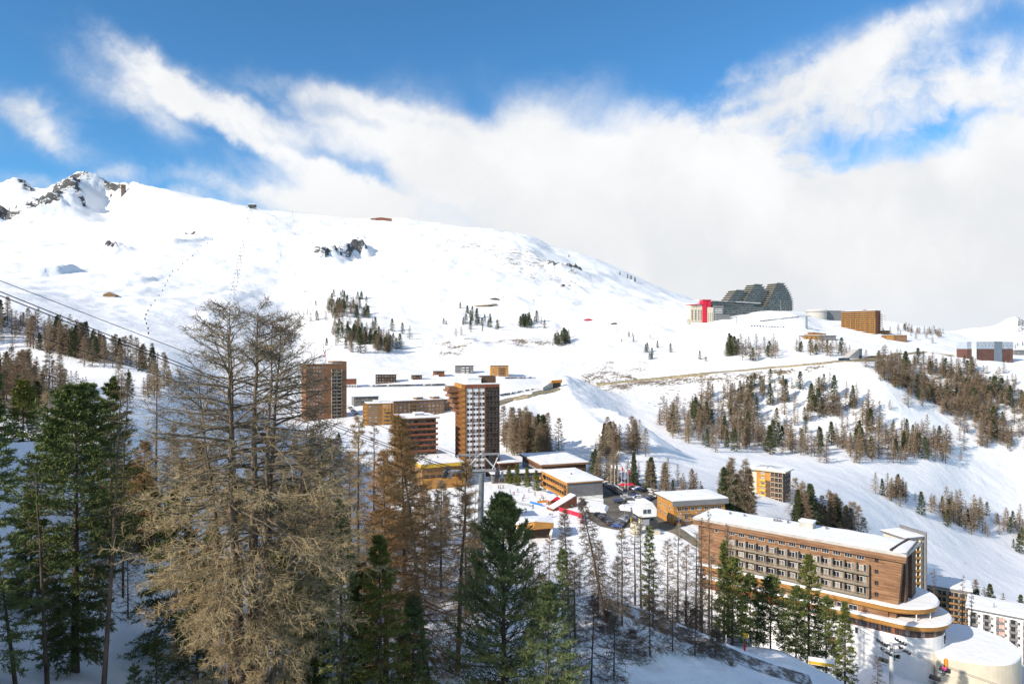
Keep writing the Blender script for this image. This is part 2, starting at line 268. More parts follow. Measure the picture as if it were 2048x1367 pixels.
# ------------------------------------------------------------------ materials
MATS = {}
def new_mat(name):
    m = bpy.data.materials.new(name); m.use_nodes = True; t = NT(m.node_tree); t.n.clear()
    o = t.add('ShaderNodeOutputMaterial'); b = t.add('ShaderNodeBsdfPrincipled'); t.l.new(b.outputs[0], o.inputs[0])
    b.inputs['Specular IOR Level'].default_value = .3
    MATS[name] = m; return m, t, b
def bump(t, b, h, strength, dist):
    n = t.add('ShaderNodeBump', {'Height': h, 'Strength': strength, 'Distance': dist}); t.l.new(n.outputs[0], b.inputs['Normal'])
def objv(t, scale=None):
    tc = t.add('ShaderNodeTexCoord').outputs['Object']
    if scale is None: return tc
    m = t.add('ShaderNodeMapping', {'Scale': scale}); t.l.new(tc, m.inputs[0]); return m.outputs[0]
def mat(name, c, rough=.75, var=.18, scale=1.2, spec=.3, metal=0., stretch=None, bmp=0., rnd=0.):
    if name in MATS: return MATS[name]
    m, t, b = new_mat(name)
    v = objv(t, stretch)
    n = t.noise(v, scale, 5, .6)
    d = tuple(x * (1 - var) for x in c); l = tuple(min(1, x * (1 + var)) for x in c)
    col = t.mix(t.ss(n, .3, .7), d, l)
    if rnd:
        oi = t.add('ShaderNodeObjectInfo').outputs['Random']
        hs = t.add('ShaderNodeHueSaturation', {'Color': col, 'Value': t.m('ADD', t.m('MULTIPLY', oi, 2 * rnd), 1 - rnd), 'Hue': t.m('ADD', t.m('MULTIPLY', oi, .05 * rnd), .5 - .025 * rnd)})
        col = hs.outputs[0]
    t.l.new(col, b.inputs['Base Color']); b.inputs['Roughness'].default_value = rough; b.inputs['Metallic'].default_value = metal
    b.inputs['Specular IOR Level'].default_value = spec
    if bmp: bump(t, b, n, bmp, .05)
    return m
def wood(name, c, c2, board=.18):             # horizontal weathered boards
    if name in MATS: return MATS[name]
    m, t, b = new_mat(name)
    v = objv(t); sz = t.add('ShaderNodeSeparateXYZ', {0: v}).outputs
    zz = t.m('DIVIDE', sz[2], board); fr = t.m('FRACT', zz); fl = t.m('FLOOR', zz)
    gap = t.ss(fr, .0, .10)
    cell = t.add('ShaderNodeCombineXYZ', {0: t.m('FLOOR', t.m('ADD', t.m('MULTIPLY', t.m('ADD', sz[0], sz[1]), .28), t.m('MULTIPLY', fl, .37))), 1: fl, 2: 0.0}).outputs[0]
    wn = t.add('ShaderNodeTexWhiteNoise', {'Vector': cell}, noise_dimensions='3D').outputs[0]
    st = t.add('ShaderNodeMapping', {'Scale': (.25, .25, 9)}); t.l.new(v, st.inputs[0])
    g = t.noise(st.outputs[0], 2.0, 6, .65); big = t.noise(v, .16, 3, .5)
    k = t.m('ADD', t.m('MULTIPLY', g, .45), t.m('ADD', t.m('MULTIPLY', wn, .35), t.m('MULTIPLY', big, .4)))
    col = t.mix(t.ss(k, .35, .85), c, c2)
    col = t.mix(gap, tuple(x * .35 for x in c), col)
    t.l.new(col, b.inputs['Base Color']); b.inputs['Roughness'].default_value = .8
    return m
def snow_mat():
    m, t, b = new_mat('snow_roof'); v = objv(t)
    n = t.noise(v, .5, 6, .6); n2 = t.noise(v, 3.0, 4, .6)
    col = t.mix(t.ss(n, .3, .7), (.80, .81, .83), (.86, .865, .87))
    t.l.new(col, b.inputs['Base Color']); b.inputs['Roughness'].default_value = .8
    bump(t, b, t.m('ADD', n, t.m('MULTIPLY', n2, .2)), .5, .4); return m
def terrain_mat():
    m, t, b = new_mat('snow_ground')
    geo = t.add('ShaderNodeNewGeometry'); v = geo.outputs['Position']
    rk = t.add('ShaderNodeAttribute', attribute_name='rock').outputs['Fac']; dt = t.add('ShaderNodeAttribute', attribute_name='dirt').outputs['Fac']
    far = t.add('ShaderNodeAttribute', attribute_name='far').outputs['Fac']
    # bare rock shows where the wind strips it: the attribute says where rock is, noise and steepness cut its outline
    nz = t.add('ShaderNodeSeparateXYZ', {0: geo.outputs['True Normal']}).outputs[2]
    m1 = t.add('ShaderNodeMapping', {'Scale': (1, 1, 2.2)}); t.l.new(v, m1.inputs[0])
    nr = t.noise(m1.outputs[0], .030, 8, .68); nr2 = t.noise(m1.outputs[0], .11, 6, .7)
    kr = t.m('ADD', t.m('MULTIPLY', rk, .67), t.m('ADD', t.m('MULTIPLY', t.m('SUBTRACT', nr, .5), 1.15), t.m('MULTIPLY', t.m('SUBTRACT', nr2, .5), .75)))
    kr = t.m('ADD', kr, t.m('MULTIPLY', t.m('SUBTRACT', .86, nz), .9))
    rmask = t.m('MULTIPLY', t.ss(kr, .47, .60), t.ss(rk, .02, .2))
    # grass tufts, earth and stones poking through the snow
    nd = t.noise(v, .35, 8, .72); nd2 = t.noise(v, .045, 4, .6)
    kd = t.m('ADD', t.m('MULTIPLY', dt, .46), t.m('ADD', t.m('MULTIPLY', t.m('SUBTRACT', nd, .5), 1.1), t.m('MULTIPLY', t.m('SUBTRACT', nd2, .5), .7)))
    dmask = t.m('MULTIPLY', t.ss(kd, .40, .52), t.ss(dt, .03, .25))
    s1 = t.noise(v, .06, 5, .6)
    snow = t.mix(t.ss(s1, .3, .7), (.815, .825, .845), (.88, .885, .89))
    rc = t.mix(t.noise(v, .35, 6, .7), (.045, .045, .048), (.185, .178, .17))
    dc = t.mix(t.noise(v, 1.3, 5, .7), (.085, .062, .040), (.26, .20, .13))
    col = t.mix(rmask, t.mix(dmask, snow, dc), rc)
    t.l.new(col, b.inputs['Base Color']); b.inputs['Roughness'].default_value = .85; b.inputs['Specular IOR Level'].default_value = .15
    # wind ripples, old tracks, moguls
    m2 = t.add('ShaderNodeMapping', {'Rotation': (0, 0, R(25)), 'Scale': (1, .35, 1)}); t.l.new(v, m2.inputs[0])
    h1 = t.noise(m2.outputs[0], .22, 6, .6); h2 = t.noise(v, .045, 6, .62); h3 = t.noise(v, .9, 5, .6)
    near = t.m('SUBTRACT', 1.0, far)
    hh = t.m('ADD', t.m('ADD', t.m('MULTIPLY', h1, .9), t.m('MULTIPLY', h2, t.m('ADD', 1.0, t.m('MULTIPLY', far, 4.0)))), t.m('ADD', t.m('MULTIPLY', h3, .45), t.m('MULTIPLY', rmask, t.m('MULTIPLY', nr2, 14.0))))
    bump(t, b, hh, .5, 1.0)
    return m
SNOW = snow_mat()
# ------------------------------------------------------------------ mesh and object helpers
def tag(o, label, cat, group=None, kind=None):
    if label: o['label'] = label
    if cat: o['category'] = cat
    if group: o['group'] = group
    if kind: o['kind'] = kind
    return o
def empty(name, loc=(0, 0, 0), rz=0., label=None, cat=None, group=None):
    o = bpy.data.objects.new(name, None); COL.objects.link(o); o.location = loc; o.rotation_euler = (0, 0, rz); o.empty_display_size = .5
    return tag(o, label, cat, group)
def link(name, me, parent=None, loc=None, rz=0.):
    o = bpy.data.objects.new(name, me); COL.objects.link(o); o.parent = parent
    if loc is not None: o.location = loc
    if rz: o.rotation_euler = (0, 0, rz)
    return o
class MB:
    def __init__(s): s.v = []; s.f = []; s.mi = []
    def face(s, pts, mi=0):
        n = len(s.v); s.v += [tuple(p) for p in pts]; s.f.append(tuple(range(n, n + len(pts)))); s.mi.append(mi)
    def box(s, x0, x1, y0, y1, z0, z1, mi=0):
        n = len(s.v); s.v += [(x, y, z) for z in (z0, z1) for x, y in ((x0, y0), (x1, y0), (x1, y1), (x0, y1))]
        s.f += [tuple(n + i for i in q) for q in ((3, 2, 1, 0), (4, 5, 6, 7), (0, 1, 5, 4), (1, 2, 6, 5), (2, 3, 7, 6), (3, 0, 4, 7))]; s.mi += [mi] * 6; return s
    def prism(s, poly, z0, z1, mi=0, mt=None, top=None):           # z1 may be a list of heights
        n = len(s.v); k = len(poly); zt = z1 if isinstance(z1, (list, tuple)) else [z1] * k; tp = top or poly
        s.v += [(p[0], p[1], z0) for p in poly] + [(p[0], p[1], z) for p, z in zip(tp, zt)]
        s.f += [tuple(n + i for i in range(k))[::-1], tuple(n + k + i for i in range(k))]; s.mi += [mi, mi if mt is None else mt]
        for i in range(k): j = (i + 1) % k; s.f.append((n + i, n + j, n + k + j, n + k + i)); s.mi.append(mi)
        return s
    def tube(s, a, b, r0, r1=None, n=6, mi=0):
        a = Vector(a); b = Vector(b); r1 = r0 if r1 is None else r1; d = (b - a).normalized()
        u = d.cross(Vector((0, 0, 1)) if abs(d.z) < .9 else Vector((1, 0, 0))).normalized(); w = d.cross(u)
        k = len(s.v)
        for c, r in ((a, r0), (b, r1)): s.v += [tuple(c + (u * math.cos(6.2832 * i / n) + w * math.sin(6.2832 * i / n)) * r) for i in range(n)]
        for i in range(n): j = (i + 1) % n; s.f.append((k + i, k + n + i, k + n + j, k + j)); s.mi.append(mi)
        s.f += [tuple(k + i for i in range(n)), tuple(k + n + i for i in range(n))[::-1]]; s.mi += [mi, mi]; return s
    def lathe(s, c, prof, n=16, mi=0, sx=1., sy=1.):
        k = len(s.v); m = len(prof)
        for r, z in prof: s.v += [(c[0] + r * sx * math.cos(6.2832 * i / n), c[1] + r * sy * math.sin(6.2832 * i / n), c[2] + z) for i in range(n)]
        for a in range(m - 1):
            for i in range(n): j = (i + 1) % n; s.f.append((k + a * n + i, k + a * n + j, k + (a + 1) * n + j, k + (a + 1) * n + i)); s.mi.append(mi)
        s.f += [tuple(k + i for i in range(n))[::-1], tuple(k + (m - 1) * n + i for i in range(n))]; s.mi += [mi, mi]; return s
    def mesh(s, name, mats, smooth=False):
        me = bpy.data.meshes.new(name); me.from_pydata(s.v, [], s.f)
        for m in (mats if isinstance(mats, (list, tuple)) else [mats]): me.materials.append(m)
        if any(s.mi): me.polygons.foreach_set('material_index', s.mi)
        if smooth: me.polygons.foreach_set('use_smooth', [True] * len(s.f))
        me.update(); return me
    def build(s, name, mats, parent=None, loc=None, rz=0., smooth=False): return link(name, s.mesh(name, mats, smooth), parent, loc, rz)
# shared materials
GLASS = mat('window_glass', (.022, .028, .040), .12, .5, .35, .6, rnd=.35)
CURT = mat('curtain_glass', (.26, .25, .23), .4, .35, .8, .5, rnd=.3)
WHITE = mat('white_paint', (.76, .75, .72), .7, .06, .6)
FRAMEW = mat('white_frame', (.62, .60, .55), .6, .1)
FRAMEB = mat('brown_frame', (.16, .085, .04), .6, .2)
CONC = mat('concrete', (.42, .40, .37), .85, .14, .5, bmp=.2)
GREYP = mat('grey_panel', (.17, .17, .175), .7, .12, .4)
DARKB = mat('dark_brown', (.060, .040, .030), .75, .2, .6)
REDB = mat('red_brown', (.21, .075, .038), .75, .18, .5)
AMBER = wood('amber_wood', (.36, .165, .040), (.52, .27, .075), .22)
OCHRE = wood('ochre_wood', (.20, .112, .046), (.31, .178, .080), .25)
BROWN = wood('brown_wood', (.155, .078, .040), (.31, .175, .095), .2)
DKWOOD = wood('dark_wood', (.075, .042, .026), (.14, .082, .05), .2)
GREYW = wood('grey_wood', (.20, .165, .12), (.33, .285, .22), .15)
CREAM = mat('cream_render', (.60, .54, .42), .8, .08, .3)
STEEL = mat('galvanised_steel', (.36, .38, .40), .45, .12, 2.0, .5, .5)
DSTEEL = mat('dark_steel', (.045, .047, .05), .5, .2, 2.0, .4, .3)
RED = mat('red_paint', (.55, .02, .05), .5, .1)
YELL = mat('yellow_paint', (.58, .37, .04), .5, .1)
BLUEP = mat('blue_paint', (.03, .17, .50), .5, .15)
ORNG = mat('orange_paint', (.80, .26, .02), .5, .1)
ASPH = mat('asphalt', (.125, .113, .095), .9, .35, .25, bmp=.1)
ROADM = mat('road_surface', (.20, .175, .13), .9, .25, .12)
EARTH = mat('road_bank', (.30, .245, .15), .95, .4, .5, bmp=.4)
RUBBER = mat('rubber', (.02, .02, .02), .8, .2)
def zz(py, Y): return (CY - py) / F * Y
WM = {}
def win_mesh(w, h, fr=None, gl=None, bars=1, sill=False, style=0):    # a window facing -y, centred, standing 2 cm proud
    fr = fr or FRAMEW; gl = gl or GLASS; k = (round(w, 2), round(h, 2), fr.name, gl.name, bars, style)
    if k in WM: return WM[k]
    b = MB(); t = max(.05, min(w, h) * .07); a, c = w / 2, h / 2
    b.box(-a + t, a - t, -.03, .05, -c + t, c - t, 1)
    b.box(-a, a, -.08, .05, -c, -c + t); b.box(-a, a, -.08, .05, c - t, c)
    b.box(-a, -a + t, -.077, .05, -c + t, c - t); b.box(a - t, a, -.077, .05, -c + t, c - t)
    for i in range(bars): x = -a + w * (i + 1) / (bars + 1); b.box(x - t * .4, x + t * .4, -.07, -.031, -c + t, c - t)
    WM[k] = b.mesh('window', [fr, gl]); return WM[k]
class Bld:                                     # one building: an Empty at its front left corner, x along the front, y into the depth
    def __init__(s, name, label, cat, A, B, D, top, base=None, wall=None, group=None, found=5., walls=True):
        a = Vector(((A[0] - CX) / F * A[1], A[1])); b = Vector(((B[0] - CX) / F * B[1], B[1]))
        if base is None: base = min(gz(*a), gz(*b)) - .2
        d = b - a; s.w = d.length; s.rz = math.atan2(d.y, d.x); s.d = D; s.base = base; s.h = top - base
        s.root = empty(name, (a.x, a.y, base), s.rz, label, cat, group); s.nwin = 0; s.extra = []
        s.wallm = wall
        if walls and wall is not None:
            s.wall = MB().box(0, s.w, 0, D, -found, s.h).build('wall', wall, s.root)
    def part(s, name, mb, mats, **k): return mb.build(name, mats, s.root, **k)
    def roof(s, over=.5, snow=.45, mats=None, th=.35, name='roof'):
        r = MB().box(-over, s.w + over, -over, s.d + over, s.h + .003, s.h + th).build(name, mats or DARKB, s.root)
        if snow:
            b = MB(); e = over - .06; nx, ny = max(2, int(s.w / 2.5)), max(2, int(s.d / 2.5)); z0 = s.h + th + .003
            X = np.linspace(-e, s.w + e, nx + 1); Yv = np.linspace(-e, s.d + e, ny + 1); h = rng.uniform(.75, 1.2, (nx + 1, ny + 1)) * snow
            n0 = 0
            b.v = [(x, y, z0 + h[i, j] * (.55 if i in (0, nx) or j in (0, ny) else 1)) for i, x in enumerate(X) for j, y in enumerate(Yv)]
            for i in range(nx):
                for j in range(ny): q = i * (ny + 1) + j; b.f.append((q, q + ny + 1, q + ny + 2, q + 1)); b.mi.append(0)
            ring = [i * (ny + 1) for i in range(nx + 1)] + [nx * (ny + 1) + j for j in range(1, ny + 1)] + [i * (ny + 1) + ny for i in range(nx - 1, -1, -1)] + [j for j in range(ny - 1, 0, -1)]
            n = len(b.v); b.v += [(b.v[i][0], b.v[i][1], z0) for i in ring]
            for k in range(len(ring)): l = (k + 1) % len(ring); b.f.append((ring[l], ring[k], n + k, n + l)); b.mi.append(0)
            b.build('snow_cover', SNOW, r)
        return r
    def put(s, name, me, face, u, z, out=0.):
        if face == 'front': loc, rz = (u, -out, z), 0.
        elif face == 'left': loc, rz = (-out, s.d - u, z), -math.pi / 2
        else: loc, rz = (s.w + out, u, z), math.pi / 2
        return link(name, me, s.root, loc, rz)
    def windows(s, face, us, zs, w, h, fr=None, gl=None, bars=1, out=0., mixc=.25, skip=0.):
        for z in zs:
            for u in us:
                if skip and random.random() < skip: continue
                g = gl or (CURT if random.random() < mixc else GLASS)
                if s.nwin < 96: s.put('window', win_mesh(w, h, fr, g, bars), face, u, z, out); s.nwin += 1
                else: s.extra.append((face, u, z, w, h, fr, g, bars, out))
    def done(s):                               # the windows past a hundred: one part
        if s.extra:
            b = MB()
            for face, u, z, w, h, fr, g, bars, out in s.extra:
                for v in (0,):
                    a, c = w / 2, h / 2
                    def tr(x, y): return (u + x, -out + y) if face == 'front' else ((-out + y, s.d - u - x) if face == 'left' else (s.w + out - y, u + x))
                    for (x0, x1, z0, z1, y, m) in ((-a, a, -c, c, -.05, 0), (-a + .09, a - .09, -c + .09, c - .09, -.07, 2 if g is CURT else 1)):
                        p = [tr(x0, y) + (z + z0,), tr(x1, y) + (z + z0,), tr(x1, y) + (z + z1,), tr(x0, y) + (z + z1,)]; b.face(p, m)
            b.build('window_rows', [s.extra[0][5] or FRAMEW, GLASS, CURT], s.root)['kind'] = 'stuff'
        return s.root
    def balconies(s, face, u0, u1, zs, depth=1.3, rail=None, slab=None, style='panel', hgt=1.0, posts=None, back=None):
        L = u1 - u0; k = ('bal', round(L, 2), depth, (rail or BROWN).name, (slab or CONC).name, style, hgt, posts, back.name if back else '')
        if k not in WM:
            b = MB(); b.box(-L / 2, L / 2, -depth, .05, 0, .2, 1)
            if style == 'panel':
                b.box(-L / 2, L / 2, -depth - .06, -depth, -.1, hgt, 0); b.box(-L / 2, -L / 2 + .06, -depth, -.01, .2, hgt, 0); b.box(L / 2 - .06, L / 2, -depth, -.01, .2, hgt, 0)
            else:
                for zr in (hgt - .08, hgt * .62): b.box(-L / 2, L / 2, -depth - .06, -depth, zr, zr + .08, 0)
                b.box(-L / 2, L / 2, -depth - .04, -depth - .01, .25, hgt * .5, 0)
                for i in range(int(L / 1.6) + 1): x = -L / 2 + .03 + i * (L - .06) / max(1, int(L / 1.6)); b.box(x - .03, x + .03, -depth - .055, -depth + .03, .2, hgt, 0)
            if posts:
                for i in range(posts + 1): x = -L / 2 + .06 + i * (L - .12) / posts; b.box(x - .06, x + .06, -depth + .02, -.01, .2, 2.5, 1)
            if back:
                n = max(1, int(L / 1.25)); b.box(-L / 2 + .05, L / 2 - .05, -.06, .04, .22, 2.45, 2)
                for i in range(n):
                    x = -L / 2 + (i + .5) * L / n; b.box(x - .5, x - .02, -.10, -.061, .3, 2.2, 3 if (i * 7 + 3) % 3 else 4); b.box(x + .02, x + .5, -.10, -.061, .3, 2.2, 4 if (i * 5) % 4 == 1 else 3)
            WM[k] = b.mesh('balcony', [rail or BROWN, slab or CONC, back or DARKB, GLASS, CURT])
        for z in zs: s.put('balcony', WM[k], face, (u0 + u1) / 2, z)
def lin(a, b, n): return [a + (b - a) * (i + .5) / n for i in range(n)]
def auto(pxm, pyb, y0=100, y1=3500):
    p = at(pxm, pyb, y0, y1); return p.y if p else None
# ------------------------------------------------------------------ platforms under the village
flatten([(905, 236), (1360, 240), (1375, 300), (1290, 352), (960, 352), (820, 352), (820, 300)], -69.3, 14)
def U(px, py, z): Y = z * F / (CY - py); return (px, Y)               # plan point of a pixel at a known height
def xy(px, Y): return ((px - CX) / F * Y, Y)
# ================================================================== the brown hotel on the right
def hotel():
    A, B, D, DP = (1397, 189.0), (1806, 157.0), 11.5, 16.0
    zt, base = -48.5, -70.2
    h = Bld('hotel', 'long brown timber hotel with rows of balconies and a rounded white base', 'hotel', A, B, D, zt, base, None)
    H = h.h; w = h.w; zb = H - 12.6                                     # foot of the timber storeys
    lean = 1.0
    b = MB(); prof = [(0, 0), (w, 0), (w, D), (0, D)]; foot = [(0, 0), (w - lean, 0), (w - lean * .4, D), (0, D)]
    b.prism(foot, zb, H - .6, top=prof); h.part('wall', b, BROWN)
    b = MB(); b.box(w * .02, w - lean - .4, .25, D - .5, -6, zb - .004); h.part('podium_wall', b, BROWN)
    end = MB(); end.box(w - .8, w + .12, 2.4, 5.2, zb + .4, H - .9); end.box(w - .6, w + .7, 6.6, D - .1, zb + .4, H - .62); h.part('stair_shaft', end, DKWOOD)
    for z in lin(zb + 1, H - 1.5, 4): h.put('window', win_mesh(.8, 1.3, FRAMEB, GLASS, 0), 'right', 5.9, z, .05)
    # roof: a sloping timber fascia, slab, snow with bare patches and a lift housing
    r = MB(); r.prism([(-1.2, -1.0), (w + .9, -1.0), (w + 1.6, D + .8), (-1.2, D + .8)], H - .6, H + .1); roof = h.part('roof', r, CONC)
    f = MB(); f.prism([(-1.0, -.95), (w + .75, -.95), (w + .75, .1), (-1.0, .1)], H - 2.0, H - .61, top=[(-1.15, -1.02), (w + .85, -1.02), (w + .85, .1), (-1.15, .1)]); h.part('fascia', f, BROWN)
    b = MB(); nx, ny = 40, 12
    X = np.linspace(-1.1, w + .8, nx + 1); Yv = np.linspace(-.9, D + .7, ny + 1)
    hh = .30 + .12 * fbm(X[:, None] / 6 + 0 * Yv, Yv[None] / 6 + 0 * X[:, None], 71, 3)
    b.v = [(x, y, H + .1 + (hh[i, j] if 0 < i < nx and 0 < j < ny else .0)) for i, x in enumerate(X) for j, y in enumerate(Yv)]
    for i in range(nx):
        for j in range(ny): q = i * (ny + 1) + j; b.f.append((q, q + ny + 1, q + ny + 2, q + 1)); b.mi.append(0)
    b.build('snow_cover', SNOW, roof, smooth=True)
    bx = MB().box(w * .50, w * .50 + 3.4, 6.2, 8.6, H, H + 1.9).build('lift_housing', CONC, roof); MB().box(w * .50 - .15, w * .5 + 3.55, 6.05, 8.75, H + 1.903, H + 2.25).build('snow_cover', SNOW, bx)
    for u in (.36, .375, .39, .12, .2, .43, .62): MB().tube((w * u, 7 + u * 3, H + .2), (w * u, 7 + u * 3, H + 1.0), .28, n=8).build('roof_vent', GREYP, roof)
    e = MB(); e.prism([(w - 2.6, -.9), (w - 2.1, -.9), (w - .6, D + .6), (w - 1.2, D + .6)], H + .3, H + .62); e.build('roof_edge_gap', DARKB, roof)
    MB().box(w + .82, w + 1.05, -1.0, D + .7, H - .2, H + .45).build('gutter', GREYP, roof)
    # top row of small windows, then four balcony rows
    us = [9.5 + i * 2.62 for i in range(13)]
    for u in us: h.put('window', win_mesh(1.75, .95, FRAMEW, GLASS, 2), 'front', u, H - 2.75, 0)
    for u in (5.2,): h.put('window', win_mesh(.9, .95, FRAMEW, GLASS, 0), 'front', u, H - 2.75, 0)
    for k in range(4):
        zf = H - 6.45 - 2.66 * k + 0; 
        if k < 3:
            h.balconies('front', 8.2, 43.0, [zf], 1.25, GREYW, GREYW, 'rails', 1.05, 13)
        for i, u in enumerate(us):
            g = CURT if (i * 3 + k) % 4 == 0 else GLASS
            h.put('window', win_mesh(1.45, 1.35, FRAMEW, g, 1), 'front', u - .1, zf + 1.25, 0)
            if k < 3: h.put('balcony_door', win_mesh(.62, 1.95, FRAMEW, CURT if (i + k) % 2 else GLASS, 0), 'front', u + 1.0, zf + 1.2, 0)
    for k in range(5): h.put('window', win_mesh(.85, 1.0, FRAMEB, GLASS, 1), 'front', 44.4, H - 2.75 - 2.66 * k, 0.02)
    # rounded podium: two amber-edged terraces, restaurant windows, white base
    def prow(off, ext, x0=1.0, y1=DP, n=20):                              # plan outline: front line, half round end, back line
        cx = w - lean + ext; cyy = DP * .5; ry = DP * .5 + off; rx = DP * .5 + off
        pts = [(x0, -off)]
        pts += [(cx + rx * math.sin(t), cyy - ry * math.cos(t)) for t in [math.pi * i / n for i in range(n + 1)]]
        pts += [(x0, y1 + off)]
        return pts
    def terrace(name, off, ext, z0, z1, snowh):
        o = prow(off, ext); b = MB(); b.prism(prow(off - .55, ext), z0, z1, top=o); t = h.part(name, b, AMBER)
        s2 = MB(); s2.prism(prow(off - .05, ext), z1 + .003, z1 + snowh, top=prow(off - .35, ext)); s2.build('snow_cover', SNOW, t)
        return t
    terrace('upper_terrace', 1.5, -2.4, zb - 1.25, zb + .0, .45)
    terrace('lower_terrace', 1.9, -.2, zb - 4.5, zb - 3.3, .42)
    b = MB(); b.prism(prow(-.6, -4.2), zb - 3.3, zb - 1.25); h.part('terrace_storey', b, DARKB)
    for t in (.25, .40, .55): 
        o = prow(1.1, -3.0)[1 + int(t * 20)]; b = MB().tube((o[0], o[1], zb - 3.0), (o[0], o[1], zb - 1.2), .12); h.part('column', b, WHITE)
    b = MB(); b.box(20, w - 3, -.25, .24, zb - 3.3, zb - 1.26); h.part('parapet', b, BROWN)
    b = MB(); b.prism(prow(.6, -.6), zb - 6.3, zb - 4.5); h.part('restaurant_wall', b, REDB)
    ring = prow(.66, -.6, n=26)
    for i in range(1, 20):
        p, q = Vector(ring[i]), Vector(ring[i + 1]); mid = (p + q) / 2; d = q - p
        o = link('window', win_mesh(d.length * .92, 1.5, FRAMEB, GLASS if i % 3 else CURT, 2), h.root, (mid.x, mid.y, zb - 5.4), math.atan2(d.y, d.x))
    for i in range(5): h.put('window', win_mesh(2.3, 1.5, FRAMEB, GLASS, 2), 'front', w - lean - 2.4 - i * 2.5, zb - 5.4, .67)
    for i in range(6): h.put('window', win_mesh(2.0, 1.2, FRAMEW, GLASS, 1), 'front', w - 10.5 - i * 2.6, zb - 2.35, .30)
    for i in range(5): h.put('window', win_mesh(2.0, 1.2, FRAMEW, GLASS, 2), 'front', w - 17 - i * 2.6, zb - 5.4, .67)
    b = MB(); b.prism(prow(1.15, -.9), -8, zb - 6.3, top=prow(.75, -.6)); h.part('white_base', b, WHITE)
    for u, z in ((w - 11.2, 1.6), (w - 9.6, 1.55), (w - 17.5, 1.6), (w - 19, 1.5), (w - 20.5, 1.6), (w - 23, 1.5)): h.put('slit_window', win_mesh(.55, 1.3, DARKB, GLASS, 0), 'front', u, z - .3 + .5, 1.0)
    r2 = prow(1.0, -.75, n=20)
    for i in (10, 12, 16):
        p, q = Vector(r2[i]), Vector(r2[i + 1]); d = q - p; link('slit_window', win_mesh(.5, 1.8, DARKB, GLASS, 0), h.root, ((p.x + q.x) / 2, (p.y + q.y) / 2, 1.4), math.atan2(d.y, d.x))
    a = MB(); a.prism([(w - 16.2, -3.2), (w - 12.8, -3.2), (w - 12.8, -.8), (w - 16.2, -.8)], -2, [.2, .2, 1.4, 1.4]); a.box(w - 16.5, w - 12.5, -3.4, -3.1, -3, -.3); porch = h.part('porch', a, WHITE)
    MB().box(w - 15.4, w - 13.6, -3.46, -3.405, -2.4, -.4).build('door', BROWN, porch)
    # the low white round-fronted plinth terrace to the right
    return h
hotel()
def plinth():
    z = -70.9
    pix = [(1862, 1312), (1900, 1318), (1950, 1326), (1990, 1331), (2022, 1329), (2040, 1321), (2045, 1309), (2034, 1294), (2008, 1276), (1970, 1262), (1930, 1250), (1890, 1247)]
    pts = [xy(*U(x, y, z)) for x, y in pix]
    # smooth the outline (corner cutting)
    for _ in range(2):
        pts = [q for i in range(len(pts)) for q in (tuple(.75 * a + .25 * b for a, b in zip(pts[i], pts[(i + 1) % len(pts)])), tuple(.25 * a + .75 * b for a, b in zip(pts[i], pts[(i + 1) % len(pts)])))]
    c = Vector((sum(p[0] for p in pts) / len(pts), sum(p[1] for p in pts) / len(pts)))
    r = empty('terrace_plinth', (c.x, c.y, z - 3), 0, 'low white round-ended terrace wall below the hotel', 'terrace')
    loc = [(p[0] - c.x, p[1] - c.y) for p in pts]
    inn = [(x * .985, y * .985) for x, y in loc]
    MB().prism(loc, -9, 3.0).build('wall', CREAM, r)
    MB().prism(loc, 3.003, 3.35, top=inn).build('snow_cover', SNOW, r)
plinth()
